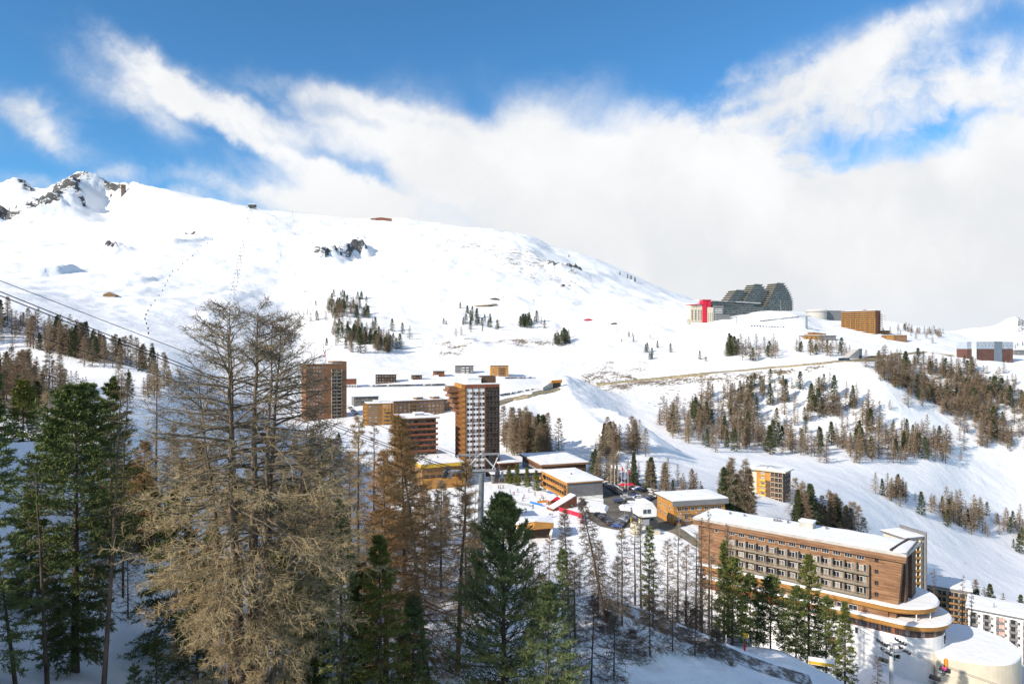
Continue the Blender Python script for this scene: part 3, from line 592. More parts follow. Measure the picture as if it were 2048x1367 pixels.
# ================================================================== the white and brown tower in the centre
def tower():
    t = Bld('apartment_tower', 'tall tower of white panels and dark balconies in the village centre', 'tower block', (931, 350.), (998, 355.7), 17., -22.3, -69.4, DKWOOD)
    w, H, D = t.w, t.h, t.d; xs = w * .565; n = 16; sh = (H - 3.2) / n
    b = MB(); b.box(.35, xs, -.35, -.003, .6, H - 1.5); t.part('white_cladding', b, WHITE)
    for i in range(4): b = MB().box(.35 + (xs - .35) * i / 3 - .16, .35 + (xs - .35) * i / 3 + .16, -.62, -.352, .6, H - 1.5); t.part('pilaster', b, REDB)
    zs = [1.9 + sh * k for k in range(1, n)]
    us = [.35 + (xs - .35) * (i / 3) + d for i in range(3) for d in (.95, 2.55)]
    for k, z in enumerate(zs):
        t.windows('front', us, [z], 1.15, 1.25, FRAMEB, None, 0, .352, .3)
        if k in (3, 7, 12, 14, 9):
            b = MB().box(.52 + (0 if k % 2 else 3.6), xs - .18, -.40, -.353, z - 1.35, z - .65); t.part('dark_panel', b, GREYP)
    t.balconies('front', xs + .25, w, [.3 + sh * k for k in range(1, n + 1)], 1.2, DARKB, DKWOOD, 'panel', .9, 4, DARKB)
    for k in range(1, n + 1): t.windows('front', [xs + 1.5, xs + 3.2, xs + 4.9, xs + 6.6], [1.75 + sh * k], 1.25, 1.5, FRAMEW, None, 1, .05, .55)
    t.balconies('left', 1.0, D - .5, [.3 + sh * k for k in range(1, n + 1)], 1.5, REDB, AMBER, 'panel', .85, 4, AMBER)
    b = MB(); b.box(-.5, w + .1, -.75, D + .1, H - 1.4, H + .5); t.part('parapet', b, REDB)
    b = MB(); b.box(-1.9, -.503, .6, D - .4, H - 1.6, H + .45); t.part('gable_panel', b, AMBER)
    b = MB(); b.box(2.2, 9.5, 4, 12, H + .5, H + 3.2); ph = t.part('penthouse', b, WHITE)
    MB().box(2.0, 9.7, 3.8, 12.2, H + 3.203, H + 3.7).build('snow_cover', SNOW, ph)
    b = MB(); b.box(10.5, w - .2, 5, 13, H + .5, H + 4.3); t.part('plant_room', b, DKWOOD)
    for x in (3, 5.5, 8, 12, 14, 16, 18): b = MB().tube((x, 8, H + 3), (x, 8, H + 5.6 + (x % 3) * .7), .07, n=5); t.part('antenna', b, STEEL)
    b = MB(); b.box(-.1, w - .3, -.7, D, H + .5, H + .8); t.part('snow_cover', b, SNOW)
    for k in range(5):                                                   # terraces of the rear wing, stepping outwards as they rise
        b = MB(); x0 = -2.5 - 1.1 * k; b.box(x0, -.1, D - 7, D + 4, H - 15 + sh * k, H - 15 + sh * k + 1.1); b.box(x0 + .8, -.1, D - 6.4, D + 3.5, H - 15 + sh * k + 1.1, H - 15 + sh * (k + 1)); t.part('rear_terrace', b, [BROWN])
    b = MB(); b.box(-.3, w + 4, -1.6, -.003 + .2 - .25, -.5, 2.6); t.part('ground_floor', b, DARKB)
    b = MB(); b.box(.4, xs, -1.9, -1.603, .1, 2.3); t.part('lobby_wall', b, WHITE)
    t.done()
tower()
# ================================================================== left tower, annexes and flats
def flats():
    t = Bld('apartment_tower', 'brown brick-coloured tower block with pale windows behind the big larch', 'tower block', (612, 528.), (693, 543.), 17., -17.4, None, wood('red_cedar_wood', (.20, .088, .042), (.31, .15, .075), .25))
    w, H, D = t.w, t.h, t.d; n = 15; sh = 2.82; zs = [H - 2.6 - sh * k for k in range(n)]
    b = MB().box(w * .66, w + .05, -.05, D + .05, H + .002, H + 2.0); t.part('stair_tower', b, BROWN)
    t.windows('front', [w * .06 + 2.2 * i for i in range(6)], zs, 1.3, 1.1, FRAMEW, None, 1, 0, .65)
    t.balconies('front', w * .62, w * .88, [z - 1.2 for z in zs[1:]], 1.2, GREYW, CONC, 'panel', .85, 2, DARKB)
    b = MB().box(w * .905, w + .05, -.25, .0, -1, H + 1.9); t.part('corner_pier', b, BROWN)
    t.roof(.2, .35, DARKB, .25); t.done()
    y = 690.
    t = Bld('apartment_block', 'small red-brown block with a white glazed base beside the left tower', 'building', (690, y), (713, y + 4), 12, zz(758, y), None, REDB)
    b = MB().box(-.2, t.w + .4, -.3, -.003, -2, t.h * .42); t.part('glazed_base', b, WHITE); t.windows('front', lin(.5, t.w, 4), [t.h * .22], 1.6, 1.6, FRAMEW, GLASS, 1, .3); t.roof(.3, .4); t.done()
    # ochre flats and their long wing
    y = 352.; 
    t = Bld('apartment_block', 'ochre timber flats with stacked left-hand balconies and a snowy roof', 'building', (735, 500.), (786, 506.), 15, zz(808, 500), None, OCHRE)
    w, H = t.w, t.h; zs = [H - 1.7 - 2.75 * k for k in range(6)]
    t.windows('front', [1.6, 3.8, 6.2], zs, 1.3, 1.2, FRAMEW, None, 1, 0, .4); t.windows('front', [w * .66, w * .82], zs, 1.4, 1.3, FRAMEW, None, 1, .3, .4)
    b = MB().box(w * .58, w * .92, -.3, -.003, -1, H - .3); t.part('bay', b, AMBER); t.balconies('left', .5, t.d - .5, [z - 1.2 for z in zs], 1.8, OCHRE, AMBER, 'panel', .9, 3, DARKB)
    t.balconies('front', w * .58, w * .92, [z - 1.25 for z in zs[1:]], 1.3, AMBER, OCHRE, 'panel', .9)
    t.roof(.5, .5, OCHRE, .4); b = MB().box(5, 9, 5, 9, H, H + 2.4); t.part('chimney', b, WHITE); t.done()
    t = Bld('apartment_block', 'long low brown wing with stepped roof behind the ochre flats', 'building', (787, 532.), (889, 552.), 13, zz(803, 532), None, BROWN)
    w, H = t.w, t.h; zs = [H - 1.7 - 2.8 * k for k in range(4)]
    t.windows('front', lin(1, w - 1, 12), zs, 1.5, 1.3, FRAMEW, None, 1, 0, .35); t.roof(.5, .5, BROWN, .4)
    for u in (.45, .78): b = MB().box(w * u, w * u + 5.5, 1, 9, H, H + 2.6); p = t.part('roof_storey', b, BROWN); MB().box(w * u - .3, w * u + 5.8, .7, 9.3, H + 2.603, H + 3.1).build('snow_cover', SNOW, p)
    t.balconies('front', w * .3, w * .5, [z - 1.3 for z in zs], 1.3, OCHRE, CONC, 'panel', .9); t.done()
    t = Bld('apartment_block', 'small brown block tucked against the left of the white tower', 'building', (888, 560.), (914, 564.), 12, zz(799, 560), None, BROWN)
    t.windows('front', lin(.5, t.w, 3), [t.h - 1.8 - 2.8 * k for k in range(3)], 1.4, 1.3, FRAMEW, None, 1); t.roof(.4, .4); t.done()
    t = Bld('apartment_block', 'terracotta flats with bands of sloping balconies and a flat snowy roof', 'building', (809, 345.), (872, 351.), 19, zz(838, 345), None, BROWN)
    w, H = t.w, t.h; zs = [H - 1.5 - 2.75 * k for k in range(10)]
    t.windows('front', lin(.6, w - .6, 7), zs, 1.5, 1.35, FRAMEB, None, 1, 0, .4)
    t.balconies('front', .0, w + .6, [z - 1.35 for z in zs], 1.7, REDB, REDB, 'panel', 1.0); t.balconies('left', .2, t.d - .2, [z - 1.35 for z in zs], 1.5, BROWN, AMBER, 'panel', 1.0, 5, AMBER)
    t.roof(1.6, .5, BROWN, .5); b = MB().box(w * .4, w * .7, 5, 9, H, H + 2.1); p = t.part('lift_housing', b, CONC); MB().box(w * .4 - .2, w * .7 + .2, 4.8, 9.2, H + 2.103, H + 2.6).build('snow_cover', SNOW, p); t.done()
    y = auto(730, 812)
    t = Bld('apartment_block', 'dark grey low block with snowy roof between the ochre flats and left tower', 'building', (708, y), (757, y + 8), 14, zz(794, y), None, GREYP)
    t.windows('front', lin(.5, t.w, 7), [t.h - 1.8 - 2.8 * k for k in range(2)], 1.7, 1.4, FRAMEW, None, 1); t.balconies('front', 1, t.w - 1, [t.h - 3.2], 1.3, GREYW, CONC, 'panel', .9); t.roof(.8, .5); t.done()
    # flat-roofed halls
    t = Bld('sports_hall', 'low hall with wide snow roof edged in yellow in front of the flats', 'building', (844, 322.), (925, 330.), 38, -58.2, -69.3, OCHRE)
    t.windows('front', lin(.5, t.w - .5, 6), [2.0, 5.5], 2.2, 1.6, FRAMEB, GLASS, 2); t.windows('left', lin(2, 36, 10), [2.4], 2.4, 1.8, FRAMEB, GLASS, 2)
    b = MB(); b.box(-.9, t.w + .9, -1.0, -.7, t.h - 1.2, t.h + .34); b.box(-1.0, -.7, -.7, t.d, t.h - 1.0, t.h + .34); t.part('fascia', b, YELL); t.roof(.7, .5, AMBER, .35)
    b = MB().box(-.5, t.w + .5, -2.5, -.01, -1, t.h * .42); t.part('veranda', b, AMBER)
    for q in ((4, 20), (9, 26), (12, 14)): b = MB().tube((q[0], q[1], t.h), (q[0], q[1], t.h + 1.5), .35, n=8); t.part('roof_vent', b, GREYP)
    t.done()
    z = -62.7
    t = Bld('sports_hall', 'large flat snow-roofed hall behind the square, right of the tower', 'building', (1085, 345.), (1172, 352.), 33, z, -69.3, DKWOOD)
    t.windows('front', lin(1, t.w - 1, 8), [2.6], 2.2, 2.0, FRAMEB, GLASS, 2); t.windows('left', lin(2, 30, 8), [2.6], 2.4, 2.4, FRAMEW, GLASS, 2); t.roof(1.2, .6, BROWN, .9); t.done()
    t = Bld('shop_building', 'small snow-roofed pavilion against the foot of the white tower', 'building', (1000, 352.), (1038, 356.), 22, -63.0, -69.3, DKWOOD)
    t.windows('front', lin(.5, t.w - .5, 4), [2.4], 2, 2, FRAMEB, GLASS, 2); t.roof(1.0, .6, REDB, .6); t.done()
    t = Bld('arcade', 'long low dark arcade with shaded snow roof along the square', 'building', (985, 334.), (1142, 343.), 7, -65.0, -69.3, GREYP)
    t.windows('front', lin(.5, t.w - .5, 14), [1.6], 2.2, 2.2, FRAMEB, GLASS, 1, 0, .1); t.roof(.9, .4, DARKB, .4); t.done()
    z = -61.6
    t = Bld('office_building', 'boxy building with amber balcony front, dark end wall and white plinth', 'building', (1135.5, 297.), (1205, 302.5), 30, z, -69.3, GREYP)
    b = MB(); b.box(-.02 - .25, -.003, .2, t.d - .2, 1.2, t.h + .3); t.part('timber_front', b, AMBER)
    b = MB(); b.box(-.05, t.w + .12, -.12, t.d - .5, -2, 1.7); t.part('plinth', b, WHITE)
    t.windows('left', lin(1.0, 29, 11), [2.9, 5.9], 2.1, 1.5, FRAMEB, GLASS, 1, .26, .15); t.balconies('left', .5, 29.5, [1.4, 4.4], 1.7, AMBER, BROWN, 'panel', .95); t.roof(.5, .55, AMBER, .45)
    b = MB().tube((8, 14, t.h), (8, 14, t.h + 1.5), .4, n=8); t.part('roof_vent', b, DARKB); t.done()
    t = Bld('apartment_block', 'amber timber building with dark fascia beside the car park', 'building', (1347, 258.), (1450, 263.), 14, -60.4, -69.6, AMBER)
    w, H = t.w, t.h
    b = MB(); b.box(-.9, w + .9, -1.2, -.9, H - 1.5, H + .4); t.part('fascia', b, GREYP); t.windows('front', lin(1, w - 1, 7), [H - 3.0, H - 6.0, 1.2], 1.6, 1.4, FRAMEW, None, 1)
    for u in (.12, .42, .68): t.balconies('front', w * u, w * u + 3.6, [H - 4.4, H - 7.2], 1.2, BROWN, CONC, 'rails', .95)
    t.windows('left', lin(1, 13, 3), [H - 3, H - 6], 1.2, 1.3, FRAMEW, None, 1); t.roof(.9, .6, GREYP, .4)
    b = MB(); b.box(w * .02, w * .2, -1.6, -.01, -1, 1.9); t.part('entrance', b, REDB); t.done()
    # orange tower
    t = Bld('apartment_tower', 'slim tower with orange front, white side and umbrella-ribbed snowy roof', 'tower block', (1513, 376.), (1567, 366.7), 11, -70.2, -96.5, AMBER)
    w, H = t.w, t.h; zs = [H - 1.6 - 2.72 * k for k in range(9)]
    b = MB(); b.box(w - .02, w + .25, -.05, t.d, -4, H - .003); t.part('side_wall', b, DARKB)
    b = MB(); b.box(-4.6, -.003, 1.2, t.d, -4, H - .2); t.part('white_side', b, CREAM)
    t.balconies('front', w * .55, w - .2, [z - 1.4 for z in zs], 1.3, BROWN, CREAM, 'rails', .95, 3, BROWN)
    t.windows('front', [w * .24], zs, 1.9, 1.5, FRAMEW, None, 2, 0, .6); t.windows('right', [2.5, 6.0, 9], zs, 1.1, 1.2, FRAMEB, None, 0, .26, .2)
    t.balconies('front', w * .12, w * .36, [z - 1.3 for z in zs[1:]], 1.0, YELL, CONC, 'panel', .85)
    b = MB(); b.box(w * .37, w * .52, -.5, -.003, -4, H - 5.5); t.part('brown_shaft', b, DKWOOD)
    b = MB(); cxr, cyr = w * .35, 5.5; o = [(-6, -1.6), (w + 1.5, -1.6), (w + 1.7, t.d + 1.2), (-6, t.d + 1.2)]; b.prism(o, H + .004, H + .7); r = t.part('roof', b, CREAM)
    b = MB(); nn = len(o)
    ring = [(o[i][0] * (1 - k) + o[(i + 1) % 4][0] * k, o[i][1] * (1 - k) + o[(i + 1) % 4][1] * k) for i in range(4) for k in (0, .5)]
    for i in range(8): p, q = ring[i], ring[(i + 1) % 8]; b.face([(p[0], p[1], H + .72), (q[0], q[1], H + .72), (cxr, cyr, H + 1.5)])
    b.build('snow_cover', SNOW, r)
    for i in range(8): p = ring[i]; MB().tube((p[0] * .6 + cxr * .4, p[1] * .6 + cyr * .4, H + 1.1), (cxr, cyr, H + 2.0), .13, n=5).build('roof_rib', STEEL, r)
    t.done()
flats()
# ================================================================== blocks behind and right of the hotel
def right_blocks():
    t = Bld('apartment_block', 'tall narrow tan block with amber balconies just behind the hotel end', 'building', (1812, 300.), (1846, 303.), 12, zz(1078, 300), None, CREAM)
    w, H = t.w, t.h; zs = [H - 2.0 - 2.75 * k for k in range(10)]
    t.balconies('front', w * .25, w * .72, [z - 1.2 for z in zs], 1.3, AMBER, CREAM, 'panel', .9, 2, DARKB); t.windows('front', [w * .85], zs, .9, 1.2, FRAMEB, None, 0, 0, .2)
    b = MB().box(w - .05, w + .5, -1.6, t.d + .3, -4, H + 2.6); t.part('fin_wall', b, GREYP); t.roof(.9, .5, GREYP, .8); t.done()
    t = Bld('apartment_block', 'cream low-rise flats with wooden balconies below the piste', 'building', (1843, 322.), (1941, 312.), 15, zz(1170, 322), None, CREAM)
    w, H = t.w, t.h; zs = [H - 1.9 - 2.75 * k for k in range(6)]
    for u in (.06, .30, .54, .78): t.balconies('front', w * u, w * u + 4.2, [z - 1.3 for z in zs], 1.4, OCHRE, CREAM, 'panel', .9, 1, DARKB)
    t.windows('front', [w * u for u in (.25, .49, .73, .96)], zs, 1.0, 1.2, FRAMEB, None, 0, 0, .2); t.roof(.9, .6, GREYP, 1.0); t.done()
    t = Bld('apartment_block', 'pale grey block with dark recessed balconies in the hotel shadow', 'building', (1936, 276.), (2130, 258.), 16, zz(1216, 276), None, WHITE)
    w, H = t.w, t.h; zs = [H - 2.2 - 2.75 * k for k in range(6)]
    for u in (.02, .16, .30, .44, .58, .72, .86): t.balconies('front', w * u, w * u + 2.6, [z - 1.3 for z in zs], .5, GREYP, WHITE, 'panel', .9, 1, DARKB)
    for i, u in enumerate((.12, .26, .40, .54, .68, .82)): t.windows('front', [w * u], zs, 1.1, 1.2, FRAMEW, None, 1, 0, .2)
    b = MB().box(w * .33, w * .40, -.12, -.003, 0, H - 1); t.part('pink_panel', b, mat('pink_render', (.50, .33, .28))); t.roof(.9, .6, GREYP, .6)
    b = MB().tube((w * .28, 4, H), (w * .28, 4, H + 3), .12, n=6); t.part('chimney_pipe', b, DSTEEL); t.done()
right_blocks()
# ------------------------------------------------------------------ houses across the slope
def houses():
    def house(pa, pb, pyt, pyb, label, wall, rows_, cols_, dY=3, D=12, over=.7, base=None, roofm=DARKB):
        y = auto((pa + pb) / 2, pyb, 250)
        t = Bld('house', label, 'house', (pa, y), (pb, y + dY), D, zz(pyt, y), base, wall)
        zs = [t.h - 1.7 - 2.8 * k for k in range(rows_)]
        t.windows('front', lin(.4, t.w - .4, cols_), zs, 1.4, 1.3, FRAMEW, None, 1, 0, .4); t.roof(over, .5, roofm, .35); return t
    t = house(751, 792, 749, 767, 'three-storey dark brown flats with white windows above the car row', DKWOOD, 3, 7); t.balconies('front', .5, t.w - .5, [t.h - 3.1 - 2.8 * k for k in range(2)], 1.2, DARKB, CONC, 'panel', .8); t.done()
    t = house(826, 844, 750, 759, 'little chalet with pale windows and broad snowy eaves', DKWOOD, 1, 3, over=1.4); t.done()
    t = house(869, 889, 742, 753, 'red-brown chalet with a wide flaring roof', REDB, 1, 3, over=1.8); b = MB().box(-.5, t.w * .4, -2, -.02, -2, 2.2); t.part('porch', b, WHITE); t.done()
    t = house(911, 947, 731, 747, 'dark four-storey block with white balconies on the snow slope', GREYP, 5, 5); t.balconies('front', t.w * .35, t.w * .5, [t.h - 3.1 - 2.8 * k for k in range(4)], 1.2, WHITE, CONC, 'panel', .9)
    t.balconies('front', t.w * .58, t.w * .73, [t.h - 3.1 - 2.8 * k for k in range(4)], 1.2, WHITE, CONC, 'panel', .9); t.done()
    t = house(982, 1017, 731, 752, 'bright amber block standing alone on the snow slope', AMBER, 5, 4); t.balconies('front', t.w * .4, t.w * .75, [t.h - 3.1 - 2.8 * k for k in range(4)], 1.3, BROWN, CONC, 'panel', .9); t.done()
    # gabled chalet and lift buildings on the big hill
    def hut(pa, pb, pyt, pyb, label, wall, rise=.5, D=9, y=None, name='mountain_hut', over=.8):
        y = y or auto((pa + pb) / 2, pyb, 600)
        t = Bld(name, label, 'hut', (pa, y), (pb, y + 2), D, zz(pyt, y), None, wall); w, H = t.w, t.h; rh = rise * w * .5
        b = MB(); b.v = [(-over, -over, H - .2), (w + over, -over, H - .2), (w / 2, -over, H + rh), (-over, D + over, H - .2), (w + over, D + over, H - .2), (w / 2, D + over, H + rh)]
        b.f = [(0, 2, 5, 3), (1, 4, 5, 2), (0, 1, 2), (3, 5, 4), (0, 3, 4, 1)]; b.mi = [0, 0, 1, 1, 1]; t.part('roof', b, [SNOW, wall])
        t.windows('front', lin(.5, w - .5, 3), [H * .5], w * .12, H * .42, FRAMEW, GLASS, 1); t.done(); return t
    hut(206, 231, 589, 594, 'wooden chalet alone on the snowfield at the left', OCHRE)
    hut(741, 783, 437, 441, 'red-brown restaurant hut on the skyline ridge', REDB, .12, y=auto(762, 441, 1500) or 2600)
    hut(981, 998, 597, 600, 'low dark hut half buried in the snow slope', DKWOOD, .2)
    hut(1170, 1184, 638, 642, 'small red lift hut on the slope left of the upper resort', RED, .2)
    hut(1224, 1234, 646, 649, 'tiny dark cabin below the upper resort', DKWOOD, .2)
    hut(242, 250, 369, 373, 'tiny dark lift station beside the rocky peak', DKWOOD, .1, y=2950)
houses()
# ------------------------------------------------------------------ upper resort on the plateau
def resort():
    # stepped ship-like building: three volumes of storeys drawn back on the left side
    th = R(31); Y0 = 1230.; r0 = P(1437, 622, Y0); zb = gz(r0.x, r0.y) - 2
    root = empty('apartment_block', (r0.x, r0.y, zb), th, 'huge dark stepped building with three terraced peaks on the skyline', 'building')
    root.scale = (1.36, 1.2, 1.34)
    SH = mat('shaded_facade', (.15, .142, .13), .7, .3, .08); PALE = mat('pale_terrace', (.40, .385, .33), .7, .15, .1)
    storey = 3.05
    def volume(xl, xpk, xr, n, y0, D, ltop=.0, rstep=.0):               # bottom left, peak, bottom right, storeys
        for k in range(n):
            f = k / max(1, n - 1); a = xl + (xpk - xl) * f ** .9; b_ = xr - (xr - xpk - 5) * max(0, f - .45) ** 1.7 * 1.9
            b_ = max(b_, a + 4); z = k * storey
            b = MB(); b.box(a, b_, y0, y0 + D, z - (6 if k == 0 else 0), z + storey - .5, 0); b.box(a - 3.0, b_ + .9, y0 - 1.4, y0 + D, z + storey - .497, z + storey - .003, 1)
            b.box(a - 3.0, b_ + .9, y0 - 1.5, y0 - 1.4, z + storey - .0, z + storey + .75, 2)
            fl = b.build('storey', [SH, PALE, GREYP], root)
            m = max(2, int((b_ - a) / 4.2)); g = MB()
            xs_ = [a + .6]
            for i in range(m): x = a + (i + .5) * (b_ - a) / m; xs_ += [x - 1.4, x + 1.4]
            xs_.append(b_ - .6); nx_ = len(xs_)
            g.v = [(x, y0 - .06, z + dz) for dz in (.5, 2.2) for x in xs_]
            for i in range(nx_ - 1): g.f.append((i, i + 1, nx_ + i + 1, nx_ + i)); g.mi.append(2 if i % 2 == 0 else (0 if random.random() < .5 else 1))
            g.build('glazing', [GLASS, CURT, SH], fl)
    volume(10, 52, 88, 13, 16, 18); volume(44, 84, 118, 16, 11, 18); volume(86, 124, 156, 17, 4, 20); volume(40, 60, 140, 8, 14, 14); volume(-34, -10, 110, 7, 0, 14); volume(-50, -36, 30, 5, -8, 12)
    b = MB().box(88, 106, -14, -2, -4, 10); b.build('entrance_block', [SH], root)
    b = MB().box(-34, 84, 0, 16, 7 * storey + .01, 7 * storey + .9); b.build('snow_cover', SNOW, root)
    # red and white holiday club
    y = auto(1415, 646, 800) or 1150.
    t = Bld('hotel', 'red and white club hotel with a scarlet tower on the plateau edge', 'hotel', (1380, y), (1462, y + 14), 16, zz(637, y), None, WHITE)
    w = t.w; u = F / y
    def seg(x0, x1, py0, m, name, y0=-.0, d=14): 
        b = MB().box((x0 - 1380) / u, (x1 - 1380) / u, y0, y0 + d, -3, zz(py0, y) - t.base); return t.part(name, b, m)
    seg(1380, 1393.5, 610, CREAM, 'cream_wing', -1); seg(1394, 1405.5, 609, CREAM, 'cream_wing', -1.3); seg(1406, 1414, 601, RED, 'scarlet_tower', -3.5); seg(1414.2, 1423.5, 600, RED, 'scarlet_tower', -2.4); seg(1415.5, 1428.5, 614, CREAM, 'cream_front', -3.2, 3)
    seg(1428.7, 1452, 610, GREYP, 'dark_wing', -.6); seg(1433, 1463, 628, GREYP, 'low_wing', -5, 10)
    for k in range(7): t.balconies('front', (1429 - 1380) / u, (1449 - 1380) / u, [t.h - 2 + k * 3.0], 1.5, WHITE, CONC, 'panel', 1.0)
    for x in (1384, 1391, 1398, 1403): t.windows('front', [(x - 1380) / u], [t.h - 1 + 3 * k for k in range(6)], 2.4, 1.6, REDB, GLASS, 1, 1.4, .1)
    t.windows('front', [(x - 1380) / u for x in (1418, 1422, 1426)], [t.h - 3 + 3 * k for k in range(5)], 1.2, 1.4, REDB, GLASS, 0, 3.3, .1)
    t.windows('front', [(x - 1380) / u for x in range(1436, 1462, 4)], [t.h - 3, t.h], 1.8, 2.2, WHITE, GLASS, 0, 5.05, .1)
    for (a, c, p) in ((1379, 1394, 609.6), (1394, 1406, 608.6), (1406, 1424, 599.8)): b = MB().box((a - 1380) / u, (c - 1380) / u, -4, 13, zz(p, y) - t.base + .01, zz(p, y) - t.base + 1.0); t.part('red_cornice', b, RED)
    b = MB().box(0, w * .98, -6, -5.1, -3, t.h - 7); t.part('terrace_wall', b, WHITE); b = MB().box((1465 - 1380) / u, (1481 - 1380) / u, -2, 6, 1, 3.2); t.part('canopy', b, RED); t.done()
    # round hall
    y = auto(1640, 637, 900) or 1250.
    t = Bld('conference_hall', 'pale drum-shaped hall with a long flat dark wing beside the orange block', 'building', (1640, y), (1690, y + 8), 14, zz(621, y), None, GREYP)
    b = MB(); b.lathe((-5, 6, 0), [(22, -5), (22, t.h - 3), (24, t.h - 2.5), (24, t.h + .5), (20, t.h + 1.0)], 24); t.part('drum', b, CONC); b = MB(); b.lathe((-5, 6, t.h + 1.0), [(20, 0), (19, .8), (5, 1.4)], 24); t.part('snow_cover', b, SNOW)
    t.windows('front', lin(10, t.w, 6), [t.h * .55], 3, 2, FRAMEW, GLASS, 1, .0); t.roof(1, .8, GREYP, .5); t.done()
    # orange block
    y = auto(1745, 668, 800) or 1100.
    t = Bld('apartment_block', 'long orange balcony-striped block with brown stepped end wall', 'building', (1683, y + 42), (1751, y), 22, zz(621, y), None, DKWOOD)
    w, H = t.w, t.h; n = int(H / 3.6); zs = [H - 3.3 - 3.6 * k for k in range(n)]
    t.balconies('front', .3, w - .3, zs, 1.8, AMBER, BROWN, 'panel', 1.1)
    t.windows('front', lin(1, w - 1, 12), [z + 1.8 for z in zs], 2.6, 1.5, FRAMEB, GLASS, 1, 0, .1)
    for x in np.linspace(.3, w - .3, 8): b = MB().box(x - .2, x + .2, -1.85, -.01, H * .05, H - 14); t.part('divider', b, AMBER)
    b = MB().box(w - .02, w + .4, -.5, t.d + .5, -8, H + .6); t.part('end_wall', b, REDB)
    for k, z in enumerate(zs[1:]): b = MB().box(w + .4, w + 3.2 - .0 * k, t.d - 7, t.d + 1.5 + k * .5, z, z + 1.3); t.part('end_balcony', b, BROWN)
    t.roof(.8, .7, BROWN, .5); b = MB().box(w * .6, w * .66, 8, 12, H, H + 3); t.part('chimney', b, REDB); t.done()
    for pa, pb, pt, pb_, lab in ((1762, 1780, 661, 669, 'small square brown annexe behind the orange block'), (1773, 1814, 670, 682, 'long low brown annexe right of the orange block')):
        y = auto((pa + pb) / 2, pb_, 700) or 1000.
        t = Bld('house', lab, 'house', (pa, y), (pb, y + 3), 14, zz(pt, y), None, BROWN); b = MB().box(0, t.w * .35, -.3, -.003, -1, t.h - .4); t.part('amber_wall', b, AMBER); t.windows('front', lin(.3, t.w, 5), [t.h * .5], 1.8, 1.6, FRAMEW, None, 1, .32); t.roof(.6, .6); t.done()
    y = auto(1640, 681, 700) or 1000.
    t = Bld('restaurant', 'low yellow-walled building with broad snow roof on the resort slope', 'building', (1608, y), (1672, y + 8), 22, zz(671, y), None, GREYP)
    b = MB().box(-.4, t.w * .45, -.5, -.003, -2, t.h + 2.5); t.part('yellow_wall', b, AMBER); t.windows('front', lin(.5, t.w * .45, 3), [t.h * .6], 3, 2, FRAMEB, GLASS, 1, .5); t.windows('front', lin(t.w * .5, t.w, 5), [t.h * .5], 2.4, 1.8, FRAMEW, GLASS, 1, 0); t.roof(1.4, .8, GREYP, .5)
    b = MB(); b.prism([(t.w * .3, 2), (t.w * .72, 2), (t.w * .72, 16), (t.w * .3, 16)], t.h + 1.0, [t.h + 5.5, t.h + 3.5, t.h + 3.5, t.h + 5.5]); t.part('roof_lantern', b, BROWN); t.done()
    p = at(1721, 717, 600) or P(1721, 717, 850)
    r = empty('tunnel_entrance', (p.x, p.y, p.z - 1), R(32), 'tall grey concrete portal where the road meets the resort', 'tunnel portal')
    MB().box(-4.5, 3.5, 0, 8, -4, 13).build('wall', mat('shaded_concrete', (.30, .31, .33)), r); MB().prism([(-26, 1), (-4.6, .2), (-4.6, 9), (-26, 9)], -4, [1.5, 12.5, 12.5, 1.5]).build('wing_wall', CONC, r); MB().box(-5, 4, -.5, 8.5, 13.003, 13.8).build('snow_cover', SNOW, r); MB().box(-2.6, 2.0, -.06, -.003, -2, 5).build('opening_shade', DARKB, r)  # dark sheet on the solid wall stands for the shade inside the portal
    # brick-red block at the right edge
    y = auto(1975, 722, 700) or 1000.
    t = Bld('apartment_block', 'brick-red block with white top storey at the right edge of the plateau', 'building', (1934, y), (2026, y + 20), 18, zz(684, y), None, mat('brick_panel', (.13, .062, .05), .8, .15, .1))
    w, H = t.w, t.h
    b = MB().box(-.3, w + .3, -.3, t.d, H * .68, H + .2); t.part('upper_storey', b, mat('slate_blue', (.36, .40, .46), .7, .1, .1)); b = MB().box(w * .10, w * .19, -1.2, -.31, -3, H + .3); t.part('white_stair', b, WHITE); b = MB().box(w * .58, w * .75, -.9, -.31, 0, H + 1.2); t.part('blue_bay', b, mat('blue_panel', (.17, .20, .24), .6, .1, .1))
    t.windows('front', lin(w * .2, w * .98, 10), [H * .84], 2.2, 2.0, FRAMEW, None, 1, .31, .3); t.windows('front', lin(.5, w - .5, 10), [H * .06], 2.6, 2.4, CREAM, GLASS, 0, .05); t.windows('front', lin(w * .22, w * .96, 8), [H * .35], 1.4, 1.2, FRAMEB, GLASS, 0, .0); t.roof(.6, .7, GREYP, .4); t.done()
    y2 = auto(2040, 712, 700) or y + 30
    t = Bld('house', 'low dark house with blue shaded snow roof at the right picture edge', 'house', (2030, y2 + 25), (2100, y2 + 32), 14, zz(700, y2 + 25), None, GREYP); t.windows('front', lin(1, t.w, 6), [t.h * .5], 2, 1.4, FRAMEW, None, 1); t.roof(1, .7); t.done()
resort()
